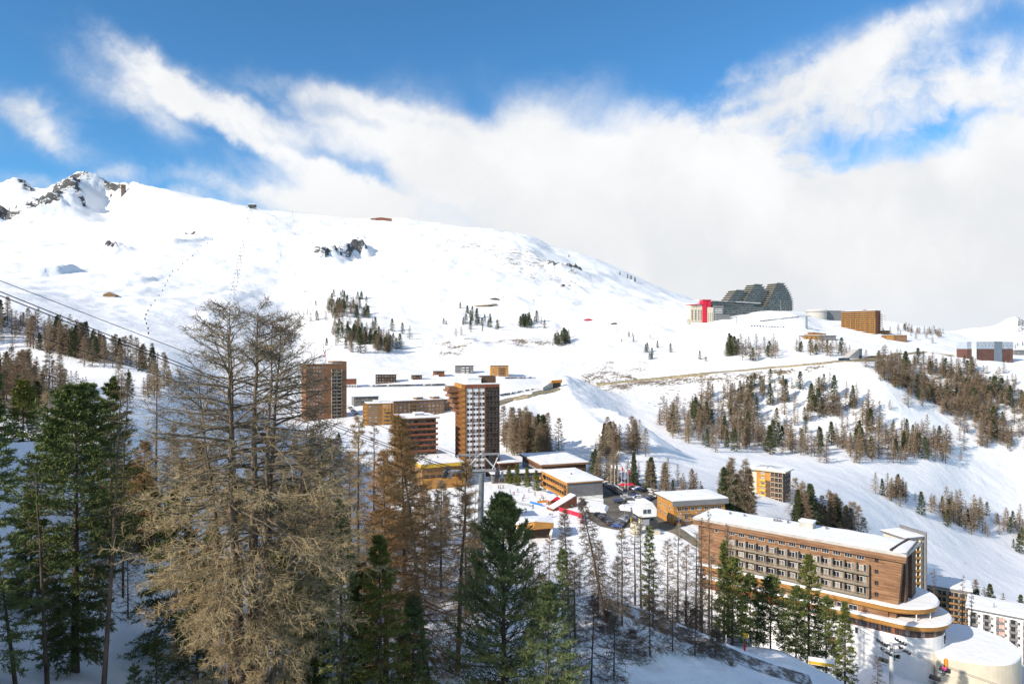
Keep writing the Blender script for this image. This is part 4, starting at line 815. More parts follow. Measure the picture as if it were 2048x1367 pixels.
# ------------------------------------------------------------------ trees
def nrm(v): return v / np.maximum(np.linalg.norm(v, axis=-1, keepdims=True), 1e-9)
def grow(P0, D0, L, K, droop, up, wob, g):    # N limbs at once -> nodes N x (K+1) x 3
    N = len(P0); nodes = np.zeros((N, K + 1, 3)); nodes[:, 0] = P0; d = nrm(D0)
    for k in range(K):
        f = k / max(1, K - 1); nodes[:, k + 1] = nodes[:, k] + d * (L / K)[:, None]
        d = d + g.normal(0, wob, (N, 3)); d[:, 2] += -droop * (1 - f) + up * f; d = nrm(d)
    return nodes
def tubes(nodes, r0, r1, s=3):
    N, K1, _ = nodes.shape; t = np.zeros_like(nodes); t[:, 1:-1] = nodes[:, 2:] - nodes[:, :-2]; t[:, 0] = nodes[:, 1] - nodes[:, 0]; t[:, -1] = nodes[:, -1] - nodes[:, -2]; t = nrm(t)
    ref = np.where(np.abs(t[..., 2:3]) > .9, np.array([1., 0, 0]), np.array([0., 0, 1.])); u = nrm(np.cross(t, ref)); w = np.cross(t, u)
    f = np.linspace(0, 1, K1)[None]; r = (np.asarray(r0)[:, None] * (1 - f) + np.asarray(r1)[:, None] * f)[..., None, None]
    a = np.arange(s) * 2 * math.pi / s; c = np.cos(a)[None, None, :, None]; q = np.sin(a)[None, None, :, None]
    V = nodes[:, :, None] + r * (u[:, :, None] * c + w[:, :, None] * q)
    idx = np.arange(N * K1 * s).reshape(N, K1, s); a0 = idx[:, :-1]; a1 = idx[:, 1:]
    Q = np.stack([a0, np.roll(a0, -1, 2), np.roll(a1, -1, 2), a1], -1).reshape(-1, 4)
    return V.reshape(-1, 3), Q
def along(nodes, n, lo, hi, g, alt=True):     # n points on each limb: positions, tangents, parameter, parent index
    N, K1, _ = nodes.shape; s = lo + (hi - lo) * (np.arange(n)[None] + g.uniform(0, 1, (N, n))) / n; x = s * (K1 - 1); k = np.minimum(x.astype(int), K1 - 2); f = (x - k)[..., None]
    pi = np.repeat(np.arange(N)[:, None], n, 1); p = nodes[pi, k] * (1 - f) + nodes[pi, k + 1] * f; t = nrm(nodes[pi, k + 1] - nodes[pi, k])
    return p.reshape(-1, 3), t.reshape(-1, 3), s.reshape(-1), pi.reshape(-1)
def blades(P0, D, L, W, g):                   # flat leaf-shaped quads
    N = len(P0); d = nrm(D); side = nrm(np.cross(d, g.normal(0, 1, (N, 3)))) * (W / 2)[:, None]; e = P0 + d * L[:, None]; m = P0 + d * (L * .45)[:, None]
    V = np.stack([P0, m + side, e, m - side], 1).reshape(-1, 3); return V, np.arange(N * 4).reshape(N, 4)
def np_mesh(name, chunks, mats):              # chunks of (V, Q, material index)
    V = np.concatenate([c[0] for c in chunks]); off = np.cumsum([0] + [len(c[0]) for c in chunks])[:-1]
    Q = np.concatenate([c[1] + o for c, o in zip(chunks, off)]); M = np.concatenate([np.full(len(c[1]), c[2], np.int32) for c in chunks])
    me = bpy.data.meshes.new(name); nf = len(Q)
    me.vertices.add(len(V)); me.vertices.foreach_set('co', V.astype(np.float32).ravel()); me.loops.add(nf * 4); me.loops.foreach_set('vertex_index', Q.astype(np.int32).ravel())
    me.polygons.add(nf); me.polygons.foreach_set('loop_start', np.arange(nf, dtype=np.int32) * 4); me.polygons.foreach_set('loop_total', np.full(nf, 4, np.int32)); me.polygons.foreach_set('material_index', M)
    for m in mats: me.materials.append(m)
    me.update(); return me
def leafmat(name, a, b, c, sc=1.1, rnd=.18):
    m, t, bs = new_mat(name); v = t.add('ShaderNodeNewGeometry').outputs['Position']
    n = t.noise(v, sc, 4, .7); n2 = t.noise(v, sc * 9, 2, .6)
    col = t.mix(t.ss(t.m('ADD', t.m('MULTIPLY', n, .6), t.m('MULTIPLY', n2, .4)), .34, .66), a, b); col = t.mix(t.ss(n2, .62, .8), col, c)
    oi = t.add('ShaderNodeObjectInfo').outputs['Random']
    col = t.add('ShaderNodeHueSaturation', {'Color': col, 'Value': t.m('ADD', t.m('MULTIPLY', oi, 2 * rnd), 1 - rnd), 'Saturation': t.m('ADD', t.m('MULTIPLY', oi, -.3), 1.1), 'Hue': t.m('ADD', t.m('MULTIPLY', oi, .03), .485)}).outputs[0]
    t.l.new(col, bs.inputs['Base Color']); bs.inputs['Roughness'].default_value = .8; bs.inputs['Specular IOR Level'].default_value = .12; return m
BARK = mat('bark', (.105, .078, .058), .95, .45, 2.5, .1, 0., (1, 1, .35), .6)
BARKL = mat('larch_bark', (.165, .118, .085), .95, .5, 2.2, .1, 0., (1, 1, .3), .7)
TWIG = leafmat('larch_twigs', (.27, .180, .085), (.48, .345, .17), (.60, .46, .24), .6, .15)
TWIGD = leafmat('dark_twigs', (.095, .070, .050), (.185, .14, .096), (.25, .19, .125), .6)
TWIGF = leafmat('brown_twigs', (.19, .136, .088), (.34, .252, .162), (.42, .32, .21), .25, .25)
NEED = leafmat('pine_needles', (.080, .105, .030), (.165, .195, .056), (.28, .285, .09), .9)
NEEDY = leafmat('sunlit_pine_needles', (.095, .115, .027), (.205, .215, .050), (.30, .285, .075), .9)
NEEDF = leafmat('spruce_needles', (.050, .064, .030), (.10, .115, .047), (.155, .16, .066), .3, .25)
def stem_nodes(H, g, lean=(0, 0), K=14, wob=.012, P0=(0, 0, 0)):
    z = np.linspace(0, 1, K + 1); n = np.zeros((K + 1, 3)); w = np.cumsum(g.normal(0, wob * H / K * 3, (K + 1, 2)), 0)
    n[:, 0] = P0[0] + lean[0] * z + w[:, 0] * z; n[:, 1] = P0[1] + lean[1] * z + w[:, 1] * z; n[:, 2] = P0[2] + H * z; return n[None]
def azim(n, g, k=0): return (np.arange(n) * 2.39996 + g.uniform(-.5, .5, n) + k)
def larch(seed, H, Rm, bf=.2, n1=60, n2=9, n3=6, rb=None, r2=.012, r3=.010, l3=.45, stems=None, lean=(0, 0), sides=3, prof=None, lo_pitch=-14, K1=7, jit=.35, top_dark=2.):
    g = np.random.default_rng(seed); rb = rb or H * .013; tr_, cr = [], []
    stems = stems or [((0, 0, 0), lean, H, 1.0, bf)]
    for si, (P0, ln, h, rs, b0) in enumerate(stems):
        tn = stem_nodes(h, g, ln, 16, .012, P0); V, Q = tubes(tn, [rb * rs], [.03], 8); tr_.append((V, Q, 0))
        t = b0 + (1 - b0) * ((np.arange(n1) + g.uniform(0, 1, n1)) / n1) ** .92; K = tn.shape[1] - 1; x = t * K; k = np.minimum(x.astype(int), K - 1); f = (x - k)[:, None]; p = tn[0, k] * (1 - f) + tn[0, k + 1] * f
        q = (t - b0) / (1 - b0); pr = prof(q) if prof else (1 - q) ** .75 * np.minimum(1, .55 + q * 2.2)
        L = Rm * rs ** .3 * pr * g.uniform(1 - jit, 1 + jit * .5, n1) + .25
        a = azim(n1, g, si * 2.1)
        if len(stems) > 1:                                               # limbs of a clump grow mostly outwards
            out = math.atan2(P0[1] + ln[1] * .6, P0[0] + ln[0] * .6); a = np.where(g.uniform(0, 1, n1) < .6, out + g.normal(0, .9, n1), a)
        pit = np.radians(lo_pitch + (38 - lo_pitch) * q ** 1.5 + g.normal(0, 8, n1)); D = np.stack([np.cos(a) * np.cos(pit), np.sin(a) * np.cos(pit), np.sin(pit)], -1)
        b1 = grow(p, D, L, K1, .10, .20, .09, g); V, Q = tubes(b1, np.clip(L * .0115, .012, .09) * (1 + .4 * rs), np.full(n1, .008), max(3, sides)); cr.append((V, Q, 0))
        if n2:
            P2, T2, s2, pi = along(b1, n2, .12, 1.0, g); N2 = len(P2); up = np.array([0, 0, 1.]); sd_ = nrm(np.cross(T2, up)) * np.where(np.arange(N2) % 2, 1, -1)[:, None]
            D2 = T2 * .75 + sd_ * g.uniform(.35, 1.0, N2)[:, None] + g.normal(0, .25, (N2, 3)); L2 = L[pi] * (1 - .6 * s2) * g.uniform(.22, .5, N2) + .18
            b2 = grow(P2, D2, L2, 4 if n3 else 2, .10, .14, .14, g); V, Q = tubes(b2, np.full(N2, r2), np.full(N2, r2 * .5), 3); cr.append((V, Q, 1))
            if n3:
                P3, T3, s3, pj = along(b2, n3, .1, 1.0, g); N3 = len(P3); D3 = T3 * .6 + g.normal(0, .6, (N3, 3)); L3 = l3 * g.uniform(.4, 1.2, N3)
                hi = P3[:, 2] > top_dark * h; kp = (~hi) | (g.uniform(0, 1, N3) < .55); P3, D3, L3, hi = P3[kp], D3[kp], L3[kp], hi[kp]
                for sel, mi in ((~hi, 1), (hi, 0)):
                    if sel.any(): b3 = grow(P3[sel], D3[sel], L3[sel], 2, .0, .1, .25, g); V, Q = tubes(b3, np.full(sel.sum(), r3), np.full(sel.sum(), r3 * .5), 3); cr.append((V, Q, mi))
    return tr_, cr
def conifer(seed, H, Rm, bf=.08, n1=70, n2=8, nb=12, bl=.4, bw=.08, rb=None, droop=.10, up=.16, prof=None, pit0=-12, pit1=40, lean=(0, 0), spread=.55, jit=.3):
    g = np.random.default_rng(seed); rb = rb or H * .013; tr_, cr = [], []
    tn = stem_nodes(H, g, lean, 14, .008); V, Q = tubes(tn, [rb], [.02], 7); tr_.append((V, Q, 0))
    t = bf + (1 - bf) * (np.arange(n1) + g.uniform(0, 1, n1)) / n1; K = 14; x = t * K; k = np.minimum(x.astype(int), K - 1); f = (x - k)[:, None]; p = tn[0, k] * (1 - f) + tn[0, k + 1] * f
    q = (t - bf) / (1 - bf); pr = prof(q) if prof else (1 - q) ** .9 * np.minimum(1, .6 + 3 * q); L = Rm * pr * g.uniform(1 - jit, 1.12, n1) + .22
    a = azim(n1, g); pit = np.radians(pit0 + (pit1 - pit0) * q + g.normal(0, 7, n1)); D = np.stack([np.cos(a) * np.cos(pit), np.sin(a) * np.cos(pit), np.sin(pit)], -1)
    b1 = grow(p, D, L, 5, droop, up, .06, g); V, Q = tubes(b1, np.clip(L * .012, .012, .07), np.full(n1, .008), 3); cr.append((V, Q, 0))
    src = b1
    if n2:
        P2, T2, s2, pi = along(b1, n2, .15, 1.0, g); N2 = len(P2); sd_ = nrm(np.cross(T2, np.array([0, 0, 1.]))) * np.where(np.arange(N2) % 2, 1, -1)[:, None]
        D2 = T2 + sd_ * g.uniform(.3, 1.1, N2)[:, None] + g.normal(0, .22, (N2, 3)); D2[:, 2] += up * .6; L2 = L[pi] * (1 - .62 * s2) * g.uniform(.25, .5, N2) + .15
        src = grow(P2, D2, L2, 3, droop * .6, up, .1, g)
        if nb > 9: V, Q = tubes(src, np.full(N2, .010), np.full(N2, .006), 3); cr.append((V, Q, 0))
    P3, T3, s3, pj = along(src, nb, .05, 1.05, g); N3 = len(P3); D3 = T3 * spread * 1.4 + g.normal(0, .55, (N3, 3)); D3[:, 2] += .12
    V, Q = blades(P3, D3, bl * g.uniform(.6, 1.25, N3), bw * g.uniform(.7, 1.3, N3), g); cr.append((V, Q, 1))
    # leading shoot
    P4 = np.repeat(tn[0, -1:], 14, 0) - np.array([0, 0, 1.]) * g.uniform(0, min(1.2, H * .08), 14)[:, None]; V, Q = blades(P4, g.normal(0, .4, (14, 3)) + np.array([0, 0, .8]), np.full(14, bl), np.full(14, bw), g); cr.append((V, Q, 1))
    return tr_, cr
def put_tree(name, parts, loc, mats, label, cat, rz=0., sc=1., group=None, tilt=(0, 0)):
    tr_, cr = parts; o = empty(name, loc, rz, label, cat, group); o.scale = (sc, sc, sc); o.rotation_euler = (tilt[0], tilt[1], rz)
    tm = np_mesh('trunk', tr_, [mats[0]]); cm = np_mesh('crown', cr, [mats[1], mats[2]])
    link('trunk', tm, o); link('crown', cm, o); return o
def gpos(px, Y, dz=-.3): X = (px - CX) / F * Y; return Vector((X, Y, gz(X, Y) + dz))
def hgt(px, Y, pyt):
    h = zz(pyt, Y) - gpos(px, Y).z
    if h < .6: print('short tree', px, Y, pyt, h)
    return max(h, .6)
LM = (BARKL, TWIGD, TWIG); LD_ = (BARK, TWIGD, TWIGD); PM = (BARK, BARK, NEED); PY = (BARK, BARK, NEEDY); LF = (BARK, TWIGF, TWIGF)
arolla = lambda q: np.minimum(1, (1 - q) ** .62 * 1.02) * np.minimum(1, .75 + q * 1.5)
slim = lambda q: (1 - q) ** .7 * np.minimum(1, .7 + q)
def foreground():
    # the many-stemmed larch
    X = 497; Y = 49.; b = gpos(X, Y); H = hgt(X, Y, 622); u = Y / F
    ST = []
    for (pb, pt, pyt, rs, b0, dy) in ((478, 432, 622, .75, .22, .6), (492, 468, 640, .95, .24, -.5), (505, 505, 625, 1.1, .24, .2), (520, 530, 660, .8, .3, 1.0), (528, 565, 650, .75, .2, -.4), (470, 380, 760, .6, .12, .1), (532, 622, 850, .5, .16, .4)):
        x0 = (pb - X) * u * .7; ST.append(((x0, dy, 0), ((pt - pb) * u, dy * 1.6), H - (pyt - 622) * u, rs, b0))
    pf = lambda q: np.interp(q, [0, .12, .3, .48, .62, .74, .86, .95, 1], [.38, .50, .76, 1.0, .96, .74, .54, .36, .14])
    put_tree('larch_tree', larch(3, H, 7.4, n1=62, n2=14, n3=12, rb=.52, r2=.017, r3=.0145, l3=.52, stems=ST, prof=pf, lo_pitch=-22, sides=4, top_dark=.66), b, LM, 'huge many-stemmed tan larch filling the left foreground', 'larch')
    def L(seed, px, Y, pyt, Rm, lab, mats=LM, lean=(0, 0), **k):
        b = gpos(px, Y); H = hgt(px, Y, pyt); a = dict(bf=.08, n1=70, n2=10, n3=7, r2=.017, r3=.0145); a.update(k)
        return put_tree('larch_tree', larch(seed, H, Rm, lean=lean, **a), b, mats, lab, 'larch', random.random() * 0)
    def C(seed, px, Y, pyt, Rm, lab, mats=PM, name='pine_tree', cat='pine', **k):
        b = gpos(px, Y); H = hgt(px, Y, pyt); a = dict(n1=110, n2=11, nb=24, bl=.34, bw=.07); a.update(k)
        return put_tree(name, conifer(seed, H, Rm, **a), b, mats, lab, cat)
    # centre larches
    L(11, 862, 62, 838, 5.8, 'tall tan larch leaning left in front of the ski pylon', LM, (-3.2, 1), bf=.15, n1=130, n2=13, n3=11, rb=.30, r2=.019, r3=.016)
    L(12, 815, 68, 862, 4.6, 'tan larch standing left of the leaning larch', LM, (-.6, 0), bf=.06, n1=110, n2=12, n3=10, r2=.019, r3=.016)
    L(13, 915, 72, 925, 4.6, 'bare brown larch close to the left of the pylon mast', LM, (.5, 0), bf=.08, n1=90, n2=11, n3=8, r2=.019, r3=.016)
    L(14, 715, 78, 838, 3.6, 'dark straight larch between the big larch and the flats', (BARK, TWIGD, TWIG), bf=.06, n1=84, n2=11, n3=8, r2=.019, r3=.016)
    L(15, 748, 96, 848, 3.0, 'thin dark larch in front of the snowy yellow-edged hall', (BARK, TWIGD, TWIGF), bf=.08, n1=56, n2=8, n3=5)
    L(16, 660, 84, 880, 5.6, 'broad brown larch just right of the huge larch', (BARK, TWIGD, TWIG), bf=.04, n1=100, n2=12, n3=9, r2=.020, r3=.017)
    L(17, 780, 88, 930, 5.2, 'rounded brown larch low among the centre larches', (BARK, TWIGD, TWIG), bf=.04, n1=100, n2=12, n3=9, r2=.02, r3=.017)
    L(18, 615, 92, 900, 5.4, 'brown larch half hidden behind the huge larch', (BARK, TWIGD, TWIG), bf=.04, n1=100, n2=12, n3=9, r2=.020, r3=.017)
    L(19, 850, 98, 985, 4.6, 'low brown larch behind the leaning larch', (BARK, TWIGD, TWIG), bf=.04, n1=90, n2=11, n3=8, r2=.02, r3=.017)
    L(20, 772, 66, 905, 4.6, 'tan larch rising between the slender spruce and the leaning larch', LM, bf=.05, n1=100, n2=12, n3=10, r2=.019, r3=.016)
    C(21, 1008, 62, 1000, 6.6, 'big dark arolla pine standing before the ski pylon', prof=arolla, n1=190, n2=14, nb=26, bl=.34, bw=.062, bf=.03, pit0=2, pit1=55, up=.22, droop=.05, rb=.3)
    C(22, 1095, 58, 1175, 4.2, 'dark pine tucked against the right of the big arolla pine', prof=arolla, n1=80, n2=11, nb=24, bl=.34, bw=.06, bf=.02, pit0=0, pit1=50, up=.2)
    C(23, 682, 56, 1005, 2.3, 'slender yellow-green spruce right of the huge larch', PY, 'spruce_tree', 'spruce', prof=slim, n1=110, n2=7, nb=18, droop=.16, bl=.26)
    C(24, 760, 57, 1075, 4.0, 'green spruce with sunlit lower boughs at the bottom edge', PY, 'spruce_tree', 'spruce', n1=110, n2=9, nb=20, droop=.18, bl=.3)
    C(25, 825, 60, 1190, 2.6, 'dark spruce between sunlit spruce and the centre larches', PM, 'spruce_tree', 'spruce', n1=90, n2=9, nb=18, droop=.16)
    C(26, 632, 66, 1120, 2.6, 'dark spruce behind the slender yellow-green spruce', PM, 'spruce_tree', 'spruce', n1=80, n2=9, nb=18, droop=.16)
    # left group
    C(31, 150, 54, 778, 4.3, 'tall pine with long bare trunk and drooping boughs at the left', PM, prof=lambda q: np.interp(q, [0, .2, .45, .6, .8, 1], [.45, .65, .8, 1, .8, .12]), n1=170, n2=12, nb=26, bf=.08, droop=.14, up=.16, jit=.4, bl=.38, bw=.075, rb=.34)
    C(32, 222, 74, 768, 4.4, 'dense dark pine behind the tall bare-trunked pine', PM, prof=arolla, n1=90, n2=11, nb=22, bl=.36, bw=.07)
    C(33, -14, 46, 742, 3.0, 'dark spruce cut by the left picture edge', PM, 'spruce_tree', 'spruce', n1=100, n2=9, nb=20, droop=.17)
    C(34, 46, 112, 765, 3.0, 'olive pine on the snow crest at the far left', PY, prof=arolla, n1=90, n2=8, nb=16, bl=.5, bw=.10)
    C(35, 180, 100, 770, 3.2, 'dark pine peeping above the crest behind the tall pine', PM, prof=arolla, n1=80, n2=8, nb=16, bl=.5, bw=.10)
    C(36, 228, 92, 755, 1.5, 'thin spiky spruce rising above the left pines', PM, 'spruce_tree', 'spruce', prof=slim, n1=80, n2=6, nb=14, bl=.36, bw=.07)
    C(37, 352, 62, 985, 4.6, 'dark shaded spruce hidden low behind the huge larch', PM, 'spruce_tree', 'spruce', n1=120, n2=11, nb=22, droop=.14, bl=.36, bw=.07)
    C(38, 268, 84, 930, 4.2, 'dark pine behind the leaning dead larch', PM, prof=arolla, n1=100, n2=10, nb=20, bl=.4, bw=.08)
    C(39, 312, 51, 1282, 1.05, 'small young spruce on the shaded snow at bottom left', PM, 'spruce_tree', 'spruce', n1=60, n2=5, nb=16, bl=.2, bw=.04, bf=.02, pit0=5)
    C(40, 270, 50, 1335, .8, 'tiny young spruce beside the small young spruce', PM, 'spruce_tree', 'spruce', n1=44, n2=5, nb=14, bl=.18, bw=.04, bf=.02, pit0=5)
    C(41, 33, 62, 1165, .7, 'tiny spruce alone on the shaded snow at far left', PM, 'spruce_tree', 'spruce', n1=44, n2=5, nb=14, bl=.18, bw=.04, bf=.02)
    C(42, 395, 57, 1120, 3.0, 'black-green spruce in the shade under the huge larch', PM, 'spruce_tree', 'spruce', n1=90, n2=9, nb=18, droop=.16, bl=.34, bw=.065)
    L(43, 205, 50, 748, 2.4, 'leaning bare larch with pale trunk at the left', (BARKL, TWIGD, TWIGD), (1.7, 0), bf=.28, n1=46, n2=6, n3=3, rb=.2, lo_pitch=-30)
    L(44, 95, 50, 925, 2.0, 'crooked thin dead larch at the bottom left', LD_, (-1.0, 0), bf=.2, n1=36, n2=5, n3=2, rb=.17, lo_pitch=-25)
    L(45, 32, 48, 1100, 1.6, 'short leaning dead larch in the bottom left corner', LD_, (-1.2, 0), bf=.3, n1=26, n2=5, n3=2, rb=.15, lo_pitch=-25)
    L(46, 256, 66, 1085, 1.5, 'thin larch sapling on the shaded snow', LD_, bf=.1, n1=40, n2=5, n3=2, rb=.08)
    L(47, 95, 108, 785, 2.6, 'pale tan larch on the crest between the left pines', (BARK, TWIGF, TWIG), bf=.1, n1=56, n2=8, n3=5)
    L(48, 312, 120, 742, 3.6, 'tan larch on the snow crest left of the huge larch', (BARK, TWIGF, TWIG), bf=.12, n1=60, n2=8, n3=5)
    L(49, 246, 70, 760, 1.6, 'thin bare larch with horizontal branches above the crest', LD_, bf=.3, n1=60, n2=5, n3=2, rb=.12)
    # middle right: bare larches in front of the square
    L(51, 1213, 92, 1000, 3.0, 'dark drooping larch leaning left before the lift station', LD_, (-3.2, 0), bf=.08, n1=120, n2=9, n3=4, rb=.24, lo_pitch=-36, r2=.024, r3=.02)
    L(52, 1138, 98, 1022, 2.2, 'dark bare larch right of the big arolla pine', LD_, (-.8, 0), bf=.08, n1=90, n2=9, n3=4, lo_pitch=-30, r2=.023, r3=.019)
    L(53, 1098, 120, 1072, 2.4, 'grey-brown larch behind the dark bare larch', (BARK, TWIGF, TWIGF), bf=.1, n1=52, n2=7, n3=4, r2=.02, r3=.017)
    L(54, 1066, 128, 1085, 2.6, 'pale brown larch below the sculpted snow roof', (BARK, TWIGF, TWIGF), bf=.1, n1=50, n2=7, n3=4, r2=.02, r3=.017)
    L(55, 1182, 72, 1195, 2.6, 'shaded bushy larch on the blue snow by the road', LD_, (.3, 0), bf=.05, n1=52, n2=8, n3=6, r2=.016, r3=.014)
    L(56, 1270, 112, 1040, 2.6, 'bare brown larch beside the roadside at centre right', LD_, bf=.12, n1=60, n2=7, n3=4, r2=.02, r3=.016)
    C(57, 1298, 112, 1055, 1.8, 'sparse dark pine beside the bare roadside larch', PM, prof=slim, n1=60, n2=6, nb=14, bl=.42, bw=.09, bf=.15, jit=.6)
    L(58, 1282, 118, 1030, 1.6, 'thin straight larch in front of the lift station', LD_, bf=.15, n1=50, n2=6, n3=2, r2=.02, r3=.016)
    L(59, 1355, 124, 1050, 2.8, 'bare larch between the lift station and the hotel', (BARK, TWIGF, TWIGF), bf=.1, n1=56, n2=8, n3=5, r2=.02, r3=.017)
    L(60, 1392, 120, 1068, 3.0, 'brown larch at the left end of the hotel', (BARK, TWIGD, TWIGF), bf=.08, n1=60, n2=8, n3=5, r2=.02, r3=.017)
    C(61, 1125, 90, 1100, 1.5, 'thin dark spruce on the shaded bank', PM, 'spruce_tree', 'spruce', prof=slim, n1=60, n2=6, nb=14, bl=.36, bw=.08, bf=.2, jit=.5)
    L(62, 1262, 82, 1262, 2.4, 'dark bushy larch beside the road bend', LD_, bf=.03, n1=50, n2=8, n3=6, r2=.016, r3=.014)
    L(63, 1215, 88, 1225, 1.8, 'small dark larch left of the road bend', LD_, bf=.03, n1=44, n2=7, n3=5, r2=.016, r3=.014)
    L(64, 1320, 108, 1225, 1.8, 'small dark larch on the road bank', LD_, bf=.03, n1=44, n2=7, n3=4, r2=.018, r3=.015)
    L(65, 1160, 120, 1110, 1.8, 'small grey larch on the lit piste edge', (BARK, TWIGF, TWIGF), bf=.05, n1=44, n2=7, n3=4, r2=.02, r3=.016)
    # trees in front of the hotel
    L(71, 1418, 132, 1025, 1.9, 'thin bare larch rising above the hotel roof edge', LD_, bf=.2, n1=54, n2=6, n3=3, r2=.022, r3=.017)
    L(72, 1402, 136, 1035, 1.7, 'second thin bare larch at the hotel corner', LD_, bf=.2, n1=54, n2=6, n3=3, r2=.022, r3=.017)
    L(73, 1456, 131, 1052, 3.6, 'dense brown larch against the hotel balconies', (BARK, TWIGD, TWIGF), bf=.1, n1=70, n2=9, n3=6, r2=.022, r3=.019)
    C(74, 1448, 126, 1085, 2.2, 'dark spruce beside the dense larch at the hotel', PM, 'spruce_tree', 'spruce', n1=80, n2=7, nb=14, bl=.5, bw=.11)
    C(75, 1465, 120, 1118, 4.3, 'yellow-green sunlit pine in front of the hotel', PY, prof=arolla, n1=100, n2=9, nb=18, bl=.48, bw=.10, bf=.12, pit0=0)
    C(76, 1541, 126, 1155, 5.0, 'round dark pine in front of the hotel', PM, prof=arolla, n1=110, n2=9, nb=18, bl=.48, bw=.10, bf=.12, pit0=0)
    C(77, 1500, 128, 1150, 3.4, 'dark pine between the yellow-green and round pines', PM, prof=arolla, n1=80, n2=8, nb=16, bl=.48, bw=.10, bf=.1)
    C(78, 1617, 130, 1112, 4.4, 'tall pointed pine before the hotel balconies', PY, prof=slim, n1=110, n2=9, nb=18, bl=.46, bw=.09, bf=.08, pit0=-6)
    C(79, 1652, 126, 1195, 3.6, 'shaded pine right of the tall pointed pine', PM, prof=arolla, n1=90, n2=8, nb=16, bl=.46, bw=.10, bf=.1)
    C(80, 1690, 122, 1205, 2.0, 'slim dark spruce nearest the hotel porch', PM, 'spruce_tree', 'spruce', prof=slim, n1=80, n2=7, nb=14, bl=.44, bw=.10, bf=.08)
    C(81, 1592, 124, 1175, 3.6, 'dark pine left of the tall pointed pine', PM, prof=arolla, n1=80, n2=8, nb=16, bl=.46, bw=.10, bf=.1)
    L(82, 1755, 118, 1312, 1.2, 'little bare larch at the foot of the lower lift pylon', LD_, bf=.03, n1=34, n2=6, n3=3, r2=.018, r3=.015)
    L(83, 1405, 112, 1150, 2.4, 'dark larch by the parked silver car', LD_, bf=.05, n1=50, n2=8, n3=5, r2=.018, r3=.015)
    L(84, 1375, 110, 1205, 2.2, 'low dark larch above the road verge', LD_, bf=.03, n1=46, n2=8, n3=5, r2=.018, r3=.015)
    L(85, 1925, 205, 1150, 2.2, 'bare larch standing before the cream flats', LD_, bf=.15, n1=46, n2=6, n3=3, r2=.03, r3=.024)
    L(86, 1868, 212, 1140, 2.2, 'bare larch behind the round white terrace', LD_, bf=.15, n1=46, n2=6, n3=3, r2=.03, r3=.024)
    L(87, 1942, 190, 1185, 2.4, 'shaded bare larch before the pale grey block', LD_, bf=.1, n1=46, n2=6, n3=4, r2=.03, r3=.024)
    for i, (px, Y, top, Rm, lab) in enumerate(((300, 82, 965, 3.4, 'dark spruce filling the gap left of the huge larch'), (425, 72, 1060, 3.4, 'shaded spruce behind the lower limbs of the huge larch'), (565, 74, 1085, 3.2, 'shaded spruce just behind the huge larch trunks'), (602, 60, 1165, 2.8, 'low dark spruce at the right foot of the huge larch'),
        (722, 68, 1130, 2.8, 'dark spruce between the slender spruce and the sunlit spruce'), (104, 84, 850, 3.2, 'dark spruce just left of the tall bare-trunked pine'), (62, 62, 985, 2.4, 'narrow spruce between the crooked dead larches'), (122, 122, 800, 2.8, 'small dark spruce on the crest behind the tan larch'))):
        C(500 + i, px, Y, top, Rm, lab, PM, 'spruce_tree', 'spruce', n1=100, n2=10, nb=20, droop=.15)
    for i, (px, Y, top, Rm, lab) in enumerate(((560, 78, 925, 4.2, 'tan larch peeping from behind the huge larch at its right'), (640, 72, 965, 4.0, 'tan larch above the slender yellow-green spruce'), (702, 94, 905, 4.0, 'brown larch in front of the ochre flats'), (932, 86, 990, 3.4, 'brown larch right beside the pylon mast'),
        (882, 92, 965, 3.6, 'brown larch in front of the yellow-edged hall'), (286, 80, 885, 3.2, 'tan larch behind the leaning bare larch'), (950, 102, 1050, 2.8, 'low brown larch at the foot of the pylon mast'), (592, 96, 880, 3.8, 'brown larch below the left tower'))):
        L(520 + i, px, Y, top, Rm, lab, (BARK, TWIGD, TWIG if i in (0, 1, 5) else TWIGF), bf=.05, n1=84, n2=11, n3=8, r2=.019, r3=.016)
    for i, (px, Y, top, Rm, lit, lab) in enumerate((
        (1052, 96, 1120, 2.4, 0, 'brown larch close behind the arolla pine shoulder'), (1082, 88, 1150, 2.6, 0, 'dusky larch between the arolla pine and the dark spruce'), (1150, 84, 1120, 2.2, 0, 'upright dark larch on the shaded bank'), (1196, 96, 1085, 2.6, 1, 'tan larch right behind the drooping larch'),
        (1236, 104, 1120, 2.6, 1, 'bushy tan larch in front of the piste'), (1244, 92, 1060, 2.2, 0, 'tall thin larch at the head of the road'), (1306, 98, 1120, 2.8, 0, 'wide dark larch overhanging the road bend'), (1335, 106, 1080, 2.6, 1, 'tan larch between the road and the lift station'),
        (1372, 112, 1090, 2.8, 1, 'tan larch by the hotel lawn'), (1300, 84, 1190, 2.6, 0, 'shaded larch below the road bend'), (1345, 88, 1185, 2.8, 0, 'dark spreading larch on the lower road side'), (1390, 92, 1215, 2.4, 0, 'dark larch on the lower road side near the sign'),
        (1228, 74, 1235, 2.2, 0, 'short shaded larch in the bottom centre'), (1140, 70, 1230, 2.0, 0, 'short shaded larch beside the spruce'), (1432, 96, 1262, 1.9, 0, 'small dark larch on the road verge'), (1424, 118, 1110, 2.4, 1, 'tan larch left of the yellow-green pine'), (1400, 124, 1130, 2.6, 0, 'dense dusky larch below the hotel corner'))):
        L(400 + i, px, Y, top, Rm, lab, (BARK, TWIGD, TWIGF if lit else TWIGD), bf=.05, n1=56, n2=8, n3=5, r2=.019, r3=.016)
